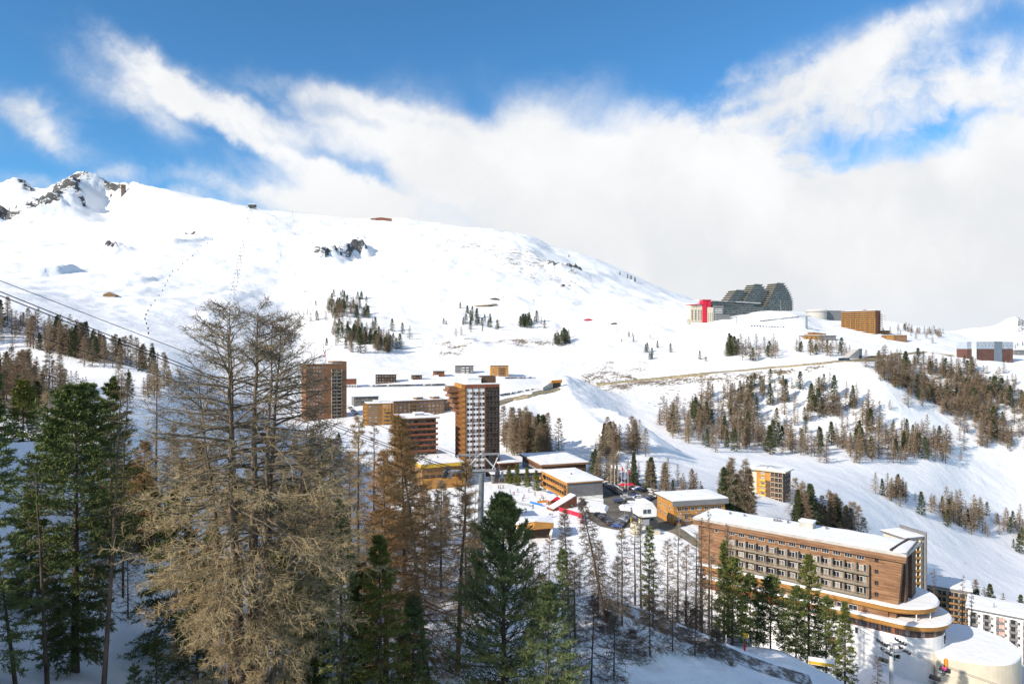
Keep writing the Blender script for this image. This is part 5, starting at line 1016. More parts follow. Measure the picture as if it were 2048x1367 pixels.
    for i, (px, Y, s_) in enumerate(((1270, 96, 1.2), (1292, 100, .9), (1330, 96, 1.3), (1362, 97, 1.0), (1398, 95, 1.2), (1425, 103, .8), (1448, 104, 1.1), (1462, 92, .9), (1352, 106, .8), (1312, 107, 1.0), (1418, 107, 1.1), (1438, 110, 1.2))):
        g = np.random.default_rng(600 + i); b = gpos(px, Y, -.1); a = g.uniform(0, 6.28, 22); D = np.stack([np.cos(a) * .8, np.sin(a) * .8, np.ones(22)], -1)
        n = grow(g.normal(0, .35, (22, 3)) * np.array([1, 1, 0]), D, g.uniform(.7, 1.6, 22) * s_, 4, .02, .03, .18, g); V, Q = tubes(n, np.full(22, .025), np.full(22, .010), 3); P2, T2, s2, pi = along(n, 8, .2, 1, g)
        n2 = grow(P2, T2 + g.normal(0, .5, (len(P2), 3)), g.uniform(.25, .6, len(P2)) * s_, 2, 0, .1, .15, g); V2, Q2 = tubes(n2, np.full(len(P2), .016), np.full(len(P2), .008), 3)
        o = link('shrub', np_mesh('shrub', [(V, Q, 0), (V2, Q2, 1)], [BARK, TWIGF]), None, b); tag(o, 'bare brown bush on the bank of the forest road', 'shrub', 'bushes along the forest road')
    # twiggy shrub at the bottom edge
    g = np.random.default_rng(5); b = gpos(642, 47.); a = g.uniform(0, 6.28, 26); D = np.stack([np.cos(a) * .45, np.sin(a) * .45, np.ones(26)], -1); Lh = g.uniform(2.5, 4.6, 26)
    n = grow(np.zeros((26, 3)), D, Lh, 5, .02, .05, .1, g); V, Q = tubes(n, np.full(26, .022), np.full(26, .008), 4); P2, T2, s2, pi = along(n, 9, .25, 1, g)
    n2 = grow(P2, T2 + g.normal(0, .4, (len(P2), 3)), g.uniform(.4, 1.1, len(P2)), 3, 0, .1, .15, g); V2, Q2 = tubes(n2, np.full(len(P2), .012), np.full(len(P2), .006), 3)
    sh = link('shrub', np_mesh('shrub', [(V, Q, 0), (V2, Q2, 0)], [mat('straw_twigs', (.38, .29, .12), .9, .3, 3.)]), None, b); tag(sh, 'bare straw-coloured shrub at the bottom edge below the huge larch', 'shrub')
foreground()
# ------------------------------------------------------------------ roads
def road(name, pix, width, mats, bank=2.5, y0=300, y1=2000, pts=None):
    p = pts or [at(x, y, y0, y1) for x, y in pix]; p = [q for q in p if q is not None]
    fine = []
    for a, b in zip(p, p[1:]):
        n = max(1, int((b - a).length / 6)); fine += [a.lerp(b, i / n) for i in range(n)]
    fine.append(p[-1]); n = len(fine); b = MB()
    sec = []
    for i, q in enumerate(fine):
        d = (fine[min(n - 1, i + 1)] - fine[max(0, i - 1)]); d.z = 0; d.normalize(); s = Vector((d.y, -d.x, 0))
        e0, e1 = q - s * width / 2, q + s * width / 2
        z = max(gz(q.x, q.y), gz(e0.x, e0.y), gz(e1.x, e1.y)) + .15
        sec.append((e0, e1, z, s))
    zs = [x[2] for x in sec]; zs = [sum(zs[max(0, i - 3):i + 4]) / len(zs[max(0, i - 3):i + 4]) for i in range(n)]
    V = []
    for (e0, e1, _, s), z in zip(sec, zs):
        z = max(z, max(gz(e0.x, e0.y), gz(e1.x, e1.y)) + .08)
        o0, o1 = e0 - s * bank, e1 + s * bank
        V += [(o0.x, o0.y, z - bank * 1.1), (e0.x, e0.y, z), (e1.x, e1.y, z), (o1.x, o1.y, z - bank * 1.1)]
    b.v = V
    for i in range(n - 1):
        for k in range(3): b.f.append((i * 4 + k, i * 4 + k + 1, i * 4 + 5 + k, i * 4 + 4 + k)); b.mi.append(0 if k == 1 else 1)
    o = b.build(name, mats); o['kind'] = 'structure'; return o
road('mountain_road', [(1742, 717), (1700, 721), (1650, 725), (1600, 730), (1550, 734), (1500, 739), (1450, 743), (1400, 748), (1350, 753), (1300, 758), (1250, 763), (1215, 767), (1192, 769)], 9, [ROADM, EARTH], 2.6)
road('village_road', [(1112, 776), (1085, 783), (1050, 791), (1020, 799), (1000, 806), (975, 812)], 10, [ROADM, EARTH], 1.6)
road('upper_road', [(1742, 716), (1790, 707), (1850, 704), (1905, 712)], 8, [ROADM, EARTH], 1.6, 600)
road('piste_track', [(950, 612), (975, 612), (990, 609)], 10, [EARTH, EARTH], 2.0, 800)
road('houses_street', [(730, 776), (800, 775), (880, 773), (960, 774)], 7, [ASPH, SNOW], .8, 500)
def slush_mat():                              # tarmac with packed snow between and beside the wheel tracks
    m, t, b = new_mat('slushy_tarmac'); v = t.add('ShaderNodeNewGeometry').outputs['Position']; n = t.noise(v, .5, 6, .65); n2 = t.noise(v, 2.2, 5, .6)
    k = t.ss(t.m('ADD', t.m('MULTIPLY', n, .65), t.m('MULTIPLY', n2, .35)), .46, .60)
    c = t.mix(n2, (.075, .068, .060), (.16, .14, .115)); c = t.mix(k, c, (.62, .63, .66)); t.l.new(c, b.inputs['Base Color']); b.inputs['Roughness'].default_value = .7; return m
b_ = MB(); pts_ = [Vector((*xy(c, y), 0)) for c, y in NEAR_ROAD]; fine_ = [p.lerp(q, i / 6) for p, q in zip(pts_, pts_[1:]) for i in range(6)]
for i, q in enumerate(fine_):
    d = (fine_[min(len(fine_) - 1, i + 1)] - fine_[max(0, i - 1)]).normalized(); s_ = Vector((d.y, -d.x, 0))
    for k in (-1.9, -.95, 0, .95, 1.9): p = q + s_ * k; b_.v.append((p.x, p.y, gz(p.x, p.y) + .06))
for i in range(len(fine_) - 1):
    for k in range(4): b_.f.append((i * 5 + k, i * 5 + k + 1, i * 5 + 6 + k, i * 5 + 5 + k)); b_.mi.append(0)
b_.build('forest_road', slush_mat())['kind'] = 'structure'
def sheet(name, pix, z, m, kind='structure', mound=0.):
    pts = [xy(*U(x, y, z)) for x, y in pix]; b = MB()
    if mound:
        c = (sum(p[0] for p in pts) / len(pts), sum(p[1] for p in pts) / len(pts)); b.prism(pts, z - .3, z + mound, top=[(p[0] * .7 + c[0] * .3, p[1] * .7 + c[1] * .3) for p in pts])
    else: b.face([(p[0], p[1], z) for p in pts][::-1])
    o = b.build(name, m)
    if kind: o['kind'] = kind
    return o
sheet('car_park', [(1204, 955), (1262, 961), (1330, 990), (1356, 1014), (1346, 1046), (1262, 1053), (1234, 1059), (1200, 1052), (1178, 1038), (1174, 1022), (1206, 1014), (1207, 1003)][::-1], -69.22, ASPH)
sheet('road', [(1300, 1046), (1346, 1046), (1372, 1062), (1402, 1085), (1390, 1092), (1352, 1068), (1310, 1053)][::-1], -69.17, ROADM)
sheet('snow_bank', [(1216, 966), (1224, 964), (1274, 998), (1292, 1012), (1268, 1016), (1246, 996)], -69.2, SNOW, 'structure', .5)
sheet('snow_bank', [(1236, 1012), (1262, 1006), (1276, 1014), (1262, 1022), (1240, 1020)], -69.2, SNOW, 'structure', .9)
sheet('snow_bank', [(1160, 1000), (1206, 1007), (1220, 1012), (1214, 1026), (1178, 1024)], -69.2, SNOW, 'structure', .7)
# ------------------------------------------------------------------ cars
def car_meshes(nm, c, van=False):
    paint = mat('car_paint_' + nm, c, .3, .05, 1., .6)
    L, W = (2.15, .88); b = MB(); hh = .95 if not van else 1.05; top = 1.48 if not van else 1.9
    prof = [(-L, .35), (-L, .72), (-L + .12, hh - .08), (-L + (.95 if not van else .45), hh), (-L + (1.75 if not van else 1.05), top), (L - (.85 if not van else .2), top + .02), (L - .08, hh), (L, .75), (L - .04, .35)]
    n = len(prof)
    for s in (-1, 1): b.v += [(x, s * (W if z < 1.0 else W * .84), z) for x, z in prof]
    for i in range(n): j = (i + 1) % n; b.f.append((i, j, n + j, n + i)); b.mi.append(0)
    b.f += [tuple(range(n))[::-1], tuple(range(n, 2 * n))]; b.mi += [0, 0]
    body = b.mesh('body', [paint])
    g = MB(); p3, p4, p5, p6 = prof[3], prof[4], prof[5], prof[6]
    for s in (-1, 1): g.face([(p3[0] + .12, s * W * 1.005, hh + .01), (p6[0] - .1, s * W * 1.005, hh + .01), (p5[0] - .06, s * W * .855, top - .1), (p4[0] + .05, s * W * .855, top - .1)][::s])
    g.face([(p3[0] + .02, -W * .9, hh + .03), (p3[0] + .02, W * .9, hh + .03), (p4[0] - .06, W * .78, top - .06), (p4[0] - .06, -W * .78, top - .06)]); g.face([(p6[0] + .01, W * .88, hh + .03), (p6[0] + .01, -W * .88, hh + .03), (p5[0] + .05, -W * .78, top - .08), (p5[0] + .05, W * .78, top - .08)])
    return body, g.mesh('windows', [GLASS])
WHEEL = MB().tube((0, -.11, 0), (0, .11, 0), .33, n=12).tube((0, -.125, 0), (0, .125, 0), .18, n=8, mi=1).mesh('wheel', [RUBBER, STEEL])
CARS = {k: car_meshes(k, c) for k, c in dict(black=(.012, .013, .016), grey=(.07, .075, .08), silver=(.36, .37, .38), white=(.68, .68, .68), blue=(.02, .06, .22), red=(.30, .015, .02)).items()}
def car(colr, loc, rz, label, group=None):
    o = empty('parked_car', loc, rz, label, 'car', group); b, g = CARS[colr]; link('body', b, o); link('windows', g, o)
    for x in (-1.35, 1.35):
        for y in (-.80, .80): link('wheel', WHEEL, o, (x, y, .33))
    return o
gc = random.Random(5)
def car_row(a, b, n, turn, where, z=None, y0=200, y1=1500, lift=.08, cols=('black', 'grey', 'black', 'silver', 'grey', 'white', 'blue', 'black')):
    for i in range(n):
        f = (i + .5) / n; px, py = a[0] + (b[0] - a[0]) * f, a[1] + (b[1] - a[1]) * f
        if z is not None: x, y = xy(*U(px, py, z)); p = Vector((x, y, z))
        else:
            p = at(px, py, y0, y1)
            if p is None: continue
        q = at(b[0], b[1], y0, y1) if z is None else Vector((*xy(*U(*b, z)), z)); q0 = at(a[0], a[1], y0, y1) if z is None else Vector((*xy(*U(*a, z)), z))
        d = q - q0; rz = math.atan2(d.y, d.x) + turn + gc.uniform(-.05, .05); c = gc.choice(cols)
        car(c, (p.x, p.y, p.z + lift), rz + (math.pi if gc.random() < .3 else 0), '%s car parked %s' % (c, where), 'cars parked ' + where)
Zc = -69.22
car_row((1209, 966), (1262, 1003), 15, 1.35, 'in the slanting row beside the boxy building', Zc, lift=.02)
car_row((1254, 983), (1286, 1002), 11, 1.5, 'in the middle row of the car park', Zc, lift=.02)
car_row((1214, 957), (1262, 966), 13, 1.5, 'in the far row of the car park', Zc, lift=.02)
car_row((1262, 966), (1338, 996), 18, 1.4, 'along the curving upper edge of the car park', Zc, lift=.02)
car_row((1330, 998), (1352, 1008), 5, 1.5, 'at the right end of the car park', Zc, lift=.02)
car_row((1232, 1056), (1254, 1034), 6, 1.5, 'in the short row left of the lift station', Zc, lift=.02, cols=('blue', 'grey', 'silver', 'black'))
car_row((1222, 962), (1290, 984), 15, 1.45, 'in the second far row of the car park', Zc, lift=.02)
car_row((1278, 1008), (1310, 990), 8, 1.5, 'in the slanting row near the lift station', Zc, lift=.02)
car_row((1196, 1030), (1226, 1050), 7, 1.4, 'at the lower left corner of the car park', Zc, lift=.02)
car_row((1268, 1040), (1290, 1020), 6, 1.5, 'in the short row right of the big snow bank', Zc, lift=.02)
car_row((1236, 1001), (1240, 1008), 2, 1.5, 'by the snow bank in the car park', Zc, lift=.02)
car_row((745, 773), (890, 770), 30, 1.5, 'in the long row under the houses', None, 500, 1500, .25)
car_row((1010, 757), (1070, 756), 10, 1.5, 'behind the amber block', None, 500, 1500, .2)
car_row((1000, 792), (1078, 778), 20, 1.2, 'along the village road', None, 500, 1500, .3)
car_row((835, 822), (888, 818), 10, 1.5, 'before the long brown wing', None, 400, 900, .2)
car_row((698, 815), (722, 838), 7, 1.2, 'beside the left tower', None, 400, 900, .2)
car_row((1520, 643), (1598, 634), 16, 1.4, 'on the upper resort road', None, 800, 2200, .3)
car_row((1500, 652), (1570, 655), 12, 1.5, 'below the dark stepped building', None, 700, 2200, .3)
pc = Vector((*xy(1478, 121.5), 0)); car('silver', (pc.x, pc.y, gz(pc.x, pc.y) + .1), R(-18), 'silver car parked on the snowy roadside before the hotel trees')
p = at(1688, 722, 600, 1200)
if p:
    o = empty('bus', (p.x, p.y, p.z + .5), R(-5), 'small dark blue bus on the mountain road near the concrete portal', 'bus'); o.scale = (1.2, 1.2, 1.2)
    MB().prism([(-5, -1.2), (5, -1.2), (5, 1.2), (-5, 1.2)], .4, 2.9, top=[(-4.9, -1.1), (4.9, -1.1), (4.9, 1.1), (-4.9, 1.1)]).build('body', mat('bus_paint', (.03, .045, .09), .4), o); MB().box(-4.6, 4.6, -1.23, -1.16, 1.5, 2.4).build('windows', GLASS, o)
    for x in (-3.2, 3.2): link('wheel', WHEEL, o, (x, -1.1, .45))
# ------------------------------------------------------------------ ski lifts
def cable(a, b, r, label, sag=0., n=14):
    a, b = Vector(a), Vector(b); m = MB(); pts = [a.lerp(b, i / n) - Vector((0, 0, sag * 4 * (i / n) * (1 - i / n))) for i in range(n + 1)]
    for p, q in zip(pts, pts[1:]): m.tube(p, q, r, n=5)
    return tag(m.build('lift_cable', DSTEEL), label, 'cable')
def big_pylon():
    Y = 105.; b = gpos0(957, Y); zt = zz(946, Y); h = zt - b.z; k = Y / F
    o = empty('lift_pylon', b, 0, 'tall grey steel lift pylon with a wide trussed head behind the arolla pine', 'pylon')
    m = MB(); m.tube((0, 0, -2), (.25, 0, h * .42), .62, .52, 14); m.tube((.25, 0, h * .42), (.25, 0, h * .43), .62, .62, 14); m.tube((.25, 0, h * .43), (.5, 0, h), .48, .40, 14); m.build('mast', mat('pylon_steel', (.17, .19, .21), .5, .2, 1.2, .4, .3), o)
    tx = lambda px: (px - 957) * k; tz = lambda py: zz(py, Y) - b.z
    m = MB()
    for y in (-.5, .5):
        m.tube((tx(888), y, tz(942)), (tx(1000), y, tz(940)), .13, n=6); m.tube((tx(915), y, tz(910)), (tx(1000), y, tz(907)), .10, n=6)
    m.build('crossarm', mat('lattice_steel', (.24, .25, .26), .5, .15, 2., .4, .3), o)
    for i, (p0, p1) in enumerate((((930, 940), (962, 906)), ((962, 906), (992, 938)), ((932, 938), (914, 910)), ((985, 938), (999, 907)))):
        MB().tube((tx(p0[0]), 0, tz(p0[1])), (tx(p1[0]), 0, tz(p1[1])), .12, n=6).build('truss_bar', mat('pale_steel', (.5, .5, .5), .5), o)
    for px in (893, 995):
        m = MB(); m.box(tx(px) - .35, tx(px) + .35, -3.2, 3.2, tz(948), tz(944)); st = m.build('sheave_train', DSTEEL, o)
        for i in range(8): MB().tube((tx(px) - .12, -2.9 + i * .82, tz(941)), (tx(px) + .12, -2.9 + i * .82, tz(941)), .30, n=10).build('sheave', DSTEEL, st)
        MB().box(tx(px) + .5, tx(px) + .9, -2.6, 2.6, tz(950), tz(949)).build('catwalk', STEEL, o)
    m = MB()
    for s in (-.2, .2): m.tube((-.95, s, 1), (-.3, s, h), .025, n=4)
    for i in range(int(h / .5)): f = (i * .5 + 1) / h; m.tube((-.95 + .65 * f, -.2, 1 + i * .5 * (h - 1) / h), (-.95 + .65 * f, .2, 1 + i * .5 * (h - 1) / h), .02, n=4)
    m.build('ladder', STEEL, o)
    W = lambda px, py, y: P(px, py, y)
    cable(W(-260, 487, 55), W(893, 936, Y), .05, 'thick dark lift cable, lower of the pair running down from the left edge', .25)
    cable(W(-260, 478, 57), W(893, 932, Y + 2), .05, 'thick dark lift cable, upper of the pair running down from the left edge', .25)
    cable(W(-260, 460, 60), W(995, 938, Y), .035, 'thin single lift cable crossing highest over the left forest', .2)
    cable(W(-260, 562, 62), W(915, 936, Y), .035, 'thin dark cable hanging lowest over the left forest', .3)
    cable(W(995, 938, Y), W(1290, 1008, 238), .04, 'lift cable running from the big pylon down to the lift station', 1.0)
    cable(W(893, 936, Y), W(1278, 1010, 238), .04, 'second lift cable sloping from the big pylon to the station roof', 1.0)
def gpos0(px, Y): X, y = xy(px, Y); return Vector((X, y, gz(X, y)))
big_pylon()
def chair_mesh():
    b = MB(); b.tube((0, 0, 0), (0, 0, -2.0), .06, n=5); b.tube((0, 0, -2.0), (0, .5, -2.4), .05, n=5); b.box(-1.2, 1.2, -.1, .5, -3.0, -2.85); b.box(-1.2, 1.2, .45, .55, -2.9, -2.1)
    for x in (-1.2, 1.15): b.box(x, x + .05, -.15, .5, -2.85, -2.5)
    b.tube((-1.2, .5, -2.4), (1.2, .5, -2.4), .05, n=5); b.box(-1.2, 1.2, -.45, -.35, -3.5, -3.42); return b.mesh('lift_chair', [DSTEEL])
CHAIR = chair_mesh()
def person_mesh(jacket, trousers, sit=False):   # one continuous low figure: boots, legs, torso, arms, head
    b = MB(); P_ = []
    def lim(a, c, r0, r1): b.tube(a, c, r0, r1, 7)
    if not sit:
        for s in (-1, 1): lim((s * .12, .0, .0), (s * .13, -.06, .48), .075, .085); lim((s * .13, -.06, .46), (s * .10, .0, .92), .095, .12)
        n0 = 0; b.lathe((0, 0, 0), [(.16, .86), (.19, 1.0), (.19, 1.25), (.23, 1.42), (.10, 1.50)], 9, 1, 1., .7)
        for s in (-1, 1): b.tube((s * .24, 0, 1.42), (s * .33, -.08, 1.14), .075, .06, 7, 1); b.tube((s * .33, -.08, 1.14), (s * .28, -.30, 1.02), .06, .05, 7, 1); b.tube((s * .28, -.36, 1.06), (s * .42, .25, .02), .015, .012, 4, 3)
        b.lathe((0, -.01, 1.5), [(.05, 0), (.10, .06), (.115, .14), (.10, .22), (.04, .27)], 9, 2)
        for s in (-1, 1): b.box(s * .12 - .045, s * .12 + .045, -.75, .7, -.03, 0, 3)
    else:
        for s in (-1, 1): lim((s * .12, .15, .0), (s * .12, -.30, .02), .11, .09); lim((s * .12, -.30, .02), (s * .12, -.36, -.42), .09, .07); b.box(s * .12 - .045, s * .12 + .045, -1.1, .3, -.52, -.49, 3)
        b.lathe((0, .12, 0), [(.16, -.05), (.19, .12), (.19, .35), (.23, .52), (.10, .62)], 9, 1, 1., .7)
        for s in (-1, 1): b.tube((s * .24, .12, .5), (s * .30, -.05, .25), .075, .06, 7, 1); b.tube((s * .30, -.05, .25), (s * .2, -.32, .22), .06, .05, 7, 1)
        b.lathe((0, .10, .60), [(.05, 0), (.10, .06), (.115, .14), (.10, .22), (.04, .27)], 9, 2)
    m = b.mesh('person', [mat('ski_trousers_' + trousers, CLO[trousers]), mat('ski_jacket_' + jacket, CLO[jacket]), mat('skin_and_helmet', (.10, .07, .06), .5), DSTEEL], True); return m
CLO = dict(black=(.02, .02, .025), red=(.5, .02, .03), yellow=(.6, .42, .03), blue=(.03, .10, .40), pink=(.65, .08, .25), orange=(.70, .22, .02), green=(.05, .28, .08), navy=(.02, .03, .08), teal=(.02, .25, .3))
PM_ = {}
def person(j, t_, loc, rz, label, group=None, sit=False):
    k = (j, t_, sit)
    if k not in PM_: PM_[k] = person_mesh(j, t_, sit)
    o = link('person', PM_[k], None, loc, rz); return tag(o, label, 'person', group)
# lower right pylon with chairs
def low_pylon():
    Y = 118.; b = gpos0(1783, Y); k = Y / F; h = zz(1284, Y) - b.z
    o = empty('lift_pylon', b, R(8), 'slim pale lift pylon with two crossarms below the hotel', 'pylon')
    MB().tube((0, 0, -1), (0, 0, h), .42, .30, 12).build('mast', mat('pale_grey_paint', (.50, .50, .48), .5, .15, 1.), o)
    for i, (dz, w0, w1) in enumerate(((-.35, -2.0, 1.9), (-1.9, -1.2, 2.7))):
        MB().box(w0, w1, -.16, .16, h + dz - .16, h + dz + .16).build('crossarm', STEEL, o)
        for x in (w0 + .2, w1 - .2):
            tr_ = MB().box(x - .14, x + .14, -1.3, 1.3, h + dz + .18, h + dz + .36).build('sheave_train', DSTEEL, o)
            for j in range(5): MB().tube((x - .1, -1.3 + j * .65, h + dz + .48), (x + .1, -1.3 + j * .65, h + dz + .48), .16, n=8).build('sheave', DSTEEL, tr_)
    MB().box(-1.7, 2.4, -.5, -.2, h - 1.2, h - 1.1).build('catwalk', STEEL, o)
    a1, a2 = b + Vector((-1.6, 0, h + .1)), b + Vector((2.3, 0, h - 1.2))
    s0 = P(1302, 1012, 236); e1, e2 = P(2150, 1420, 84), P(2150, 1415, 86)
    cable(s0, a1, .03, 'lift cable climbing from the slim pylon to the lift station', .6); cable(a1, e1, .03, 'lift cable leaving the slim pylon to the lower right', .4)
    cable(P(1310, 1012, 236), a2, .03, 'second lift cable between lift station and slim pylon', .6); cable(a2, e2, .03, 'second lift cable leaving the slim pylon downhill', .4)
    for i, (px, py, y, who) in enumerate(((1766, 1312, 119, None), (1789, 1303, 119, ('yellow', 'teal')), (1889, 1330, 110, ('pink', 'navy')), (1869, 1346, 108, None))):
        q = P(px, py - 12, y); c = link('lift_chair', CHAIR, None, q, R(-50)); c.scale = (.66, .66, .66); tag(c, ('empty chair just left of the slim pylon mast', 'occupied chair close to the slim pylon mast', 'occupied chair hanging before the round white terrace', 'empty chair in the bottom right on the slope')[i], 'lift chair')
        if who:
            person(who[0], who[1], q + Vector((0, .05, -1.78)), R(-50), '%s-jacketed rider seated on a chair %s' % (who[0], 'by the slim pylon' if i == 1 else 'before the white terrace'), None, True)
    q = P(1892, 1333, 112); MB().lathe((q.x, q.y, q.z - .9), [(.28, 0), (.32, .3), (.32, 2.0), (.24, 2.3)], 10).build('safety_pad', ORNG)
low_pylon()
tag(bpy.data.objects['safety_pad'], 'tall orange pad post in front of the round white terrace', 'pad')
# chairlift on the big hill
def hill_lift():
    stat = [(502, 424), (497, 445), (492, 468), (487, 492), (481, 522), (475, 552), (468, 586), (459, 630)]
    pts = [at(x, y, 700, 3200) for x, y in stat]; pts = [p for p in pts if p]; tops = []
    for i, p in enumerate(pts):
        h = 13.; o = empty('lift_pylon', p, R(-10), 'lattice-thin pylon number %d down the long chairlift of the big hill' % 0 if False else 'thin grey pylon on the long chairlift line of the big hill', 'pylon', 'pylons of the long chairlift'); 
        MB().tube((0, 0, -2), (0, 0, h), .55, .4, 6).build('mast', DSTEEL, o); MB().box(-4.5, 4.5, -.5, .5, h - .3, h + .6).build('crossarm', DSTEEL, o); tops.append(p + Vector((0, 0, h)))
    for s, nm in ((-4.2, 'left'), (4.2, 'right')):
        for a, b in zip(tops, tops[1:]):
            n = max(1, int((b - a).length / 42))
            for i in range(n):
                f = (i + .5) / n; q = a.lerp(b, f) + Vector((s, 0, -6 * f * (1 - f)))
                c = link('lift_chair', CHAIR, None, q, R(-10)); c.scale = (1.25, 1.25, 1.25); tag(c, 'tiny dark chair on the %s rope of the long chairlift' % ('uphill' if s < 0 else 'downhill'), 'lift chair', 'chairs of the long chairlift ' + ('going up' if s < 0 else 'coming down'))
        m = MB()
        for a, b in zip(tops, tops[1:]): m.tube(a + Vector((s, 0, .5)), b + Vector((s, 0, .5)), .06, n=4)
        tag(m.build('lift_cable', DSTEEL), 'hair-thin rope of the long chairlift carrying the %s chairs' % ('rising' if s < 0 else 'descending'), 'cable')
    # summit station
    p = at(504, 417, 1500, 3200) or P(504, 415, 2600); o = empty('lift_station', (p.x, p.y, p.z), 0, 'dark lift station crowning the skyline at the top of the chairlift', 'lift station')
    MB().box(-13, 13, -5, 12, 5, 15).build('machine_house', DSTEEL, o); MB().box(-2, 2, 0, 4, -6, 5.003).build('column', CONC, o); MB().box(-14, 14, -6, 13, 15.003, 16.4).build('snow_cover', SNOW, o); MB().prism([(-34, -2), (-18, -2), (-18, 7), (-34, 7)], -4, 5).build('shed', DKWOOD, o)
    # drag lift: single poles beside the piste
    dl = [(585, 432), (587, 452), (590, 470), (575, 486), (556, 500), (562, 512), (570, 525), (580, 538), (590, 549), (597, 560), (604, 571), (610, 584), (616, 597), (621, 609), (626, 621), (631, 634), (636, 648), (640, 664), (644, 680), (647, 696), (650, 712), (600, 474), (604, 463), (594, 455)]
    pm = MB().tube((0, 0, -1), (0, 0, 17), .32, .2, 6).box(-.4, 2.6, -.2, .2, 16.2, 16.8).mesh('drag_lift_pole', [DSTEEL]); rm = MB().tube((0, 0, -1), (0, 0, 17), .32, .2, 6).lathe((0, 0, 0), [(.8, 0), (.8, 3.4)], 8, 1).mesh('drag_lift_pole', [DSTEEL, RED])
    for i, (x, y) in enumerate(dl):
        p = at(x, y, 650, 3200)
        if p: o = link('drag_lift_pole', rm if i % 3 == 2 else pm, None, p); tag(o, 'slender drag lift pole %s beside the main piste' % ('with red padding' if i % 3 == 2 else 'without padding'), 'pole', 'red padded drag lift poles' if i % 3 == 2 else 'plain drag lift poles')
    mm = MB().lathe((0, 0, 0), [(.9, -.5), (.9, 2.2), (.3, 2.6)], 6).mesh('piste_marker', [DSTEEL])
    mk = [(425, 480), (415, 487), (402, 492), (395, 503), (385, 512), (375, 520), (365, 528), (356, 540), (345, 543), (339, 552), (335, 562), (330, 572), (325, 582), (318, 592), (310, 602), (302, 612), (296, 622), (292, 630), (290, 639), (293, 648), (296, 658), (297, 668)]
    for x, y in mk:
        p = at(x, y, 650, 3200)
        if p: o = link('piste_marker', mm, None, p); tag(o, 'dark piste marker post in the dotted line curving down the left snowfield', 'marker', 'markers of the dotted line')
    # lifts of the upper resort
    for px, py, hh, w, lab in ((1770, 642, 22, 9, 'thin T-shaped lift pylon right of the orange block'), (1613, 657, 20, 22, 'stout grey-green gondola pylon with a long crossbar below the round hall'), (1561, 623, 20, 6, 'lift pylon standing before the dark stepped building'), (1473, 648, 12, 5, 'small lift pylon beside the red canopy'), (1068, 610, 10, 4, 'small pylon on the middle slope above the dark clump'), (1008, 604, 10, 4, 'small pylon beside the half-buried dark hut')):
        p = at(px, py, 700, 3000)
        if not p: continue
        o = empty('lift_pylon', p, 0, lab, 'pylon'); s = 1.9 if 'stout' in lab else .5; m_ = mat('green_steel', (.16, .20, .18), .6)
        MB().tube((0, 0, -3), (0, 0, hh), s, s * .8, 8).build('mast', m_, o); MB().box(-w * .7, w * .3, -.6, .6, hh - .2, hh + .8).build('crossarm', m_, o)
hill_lift()
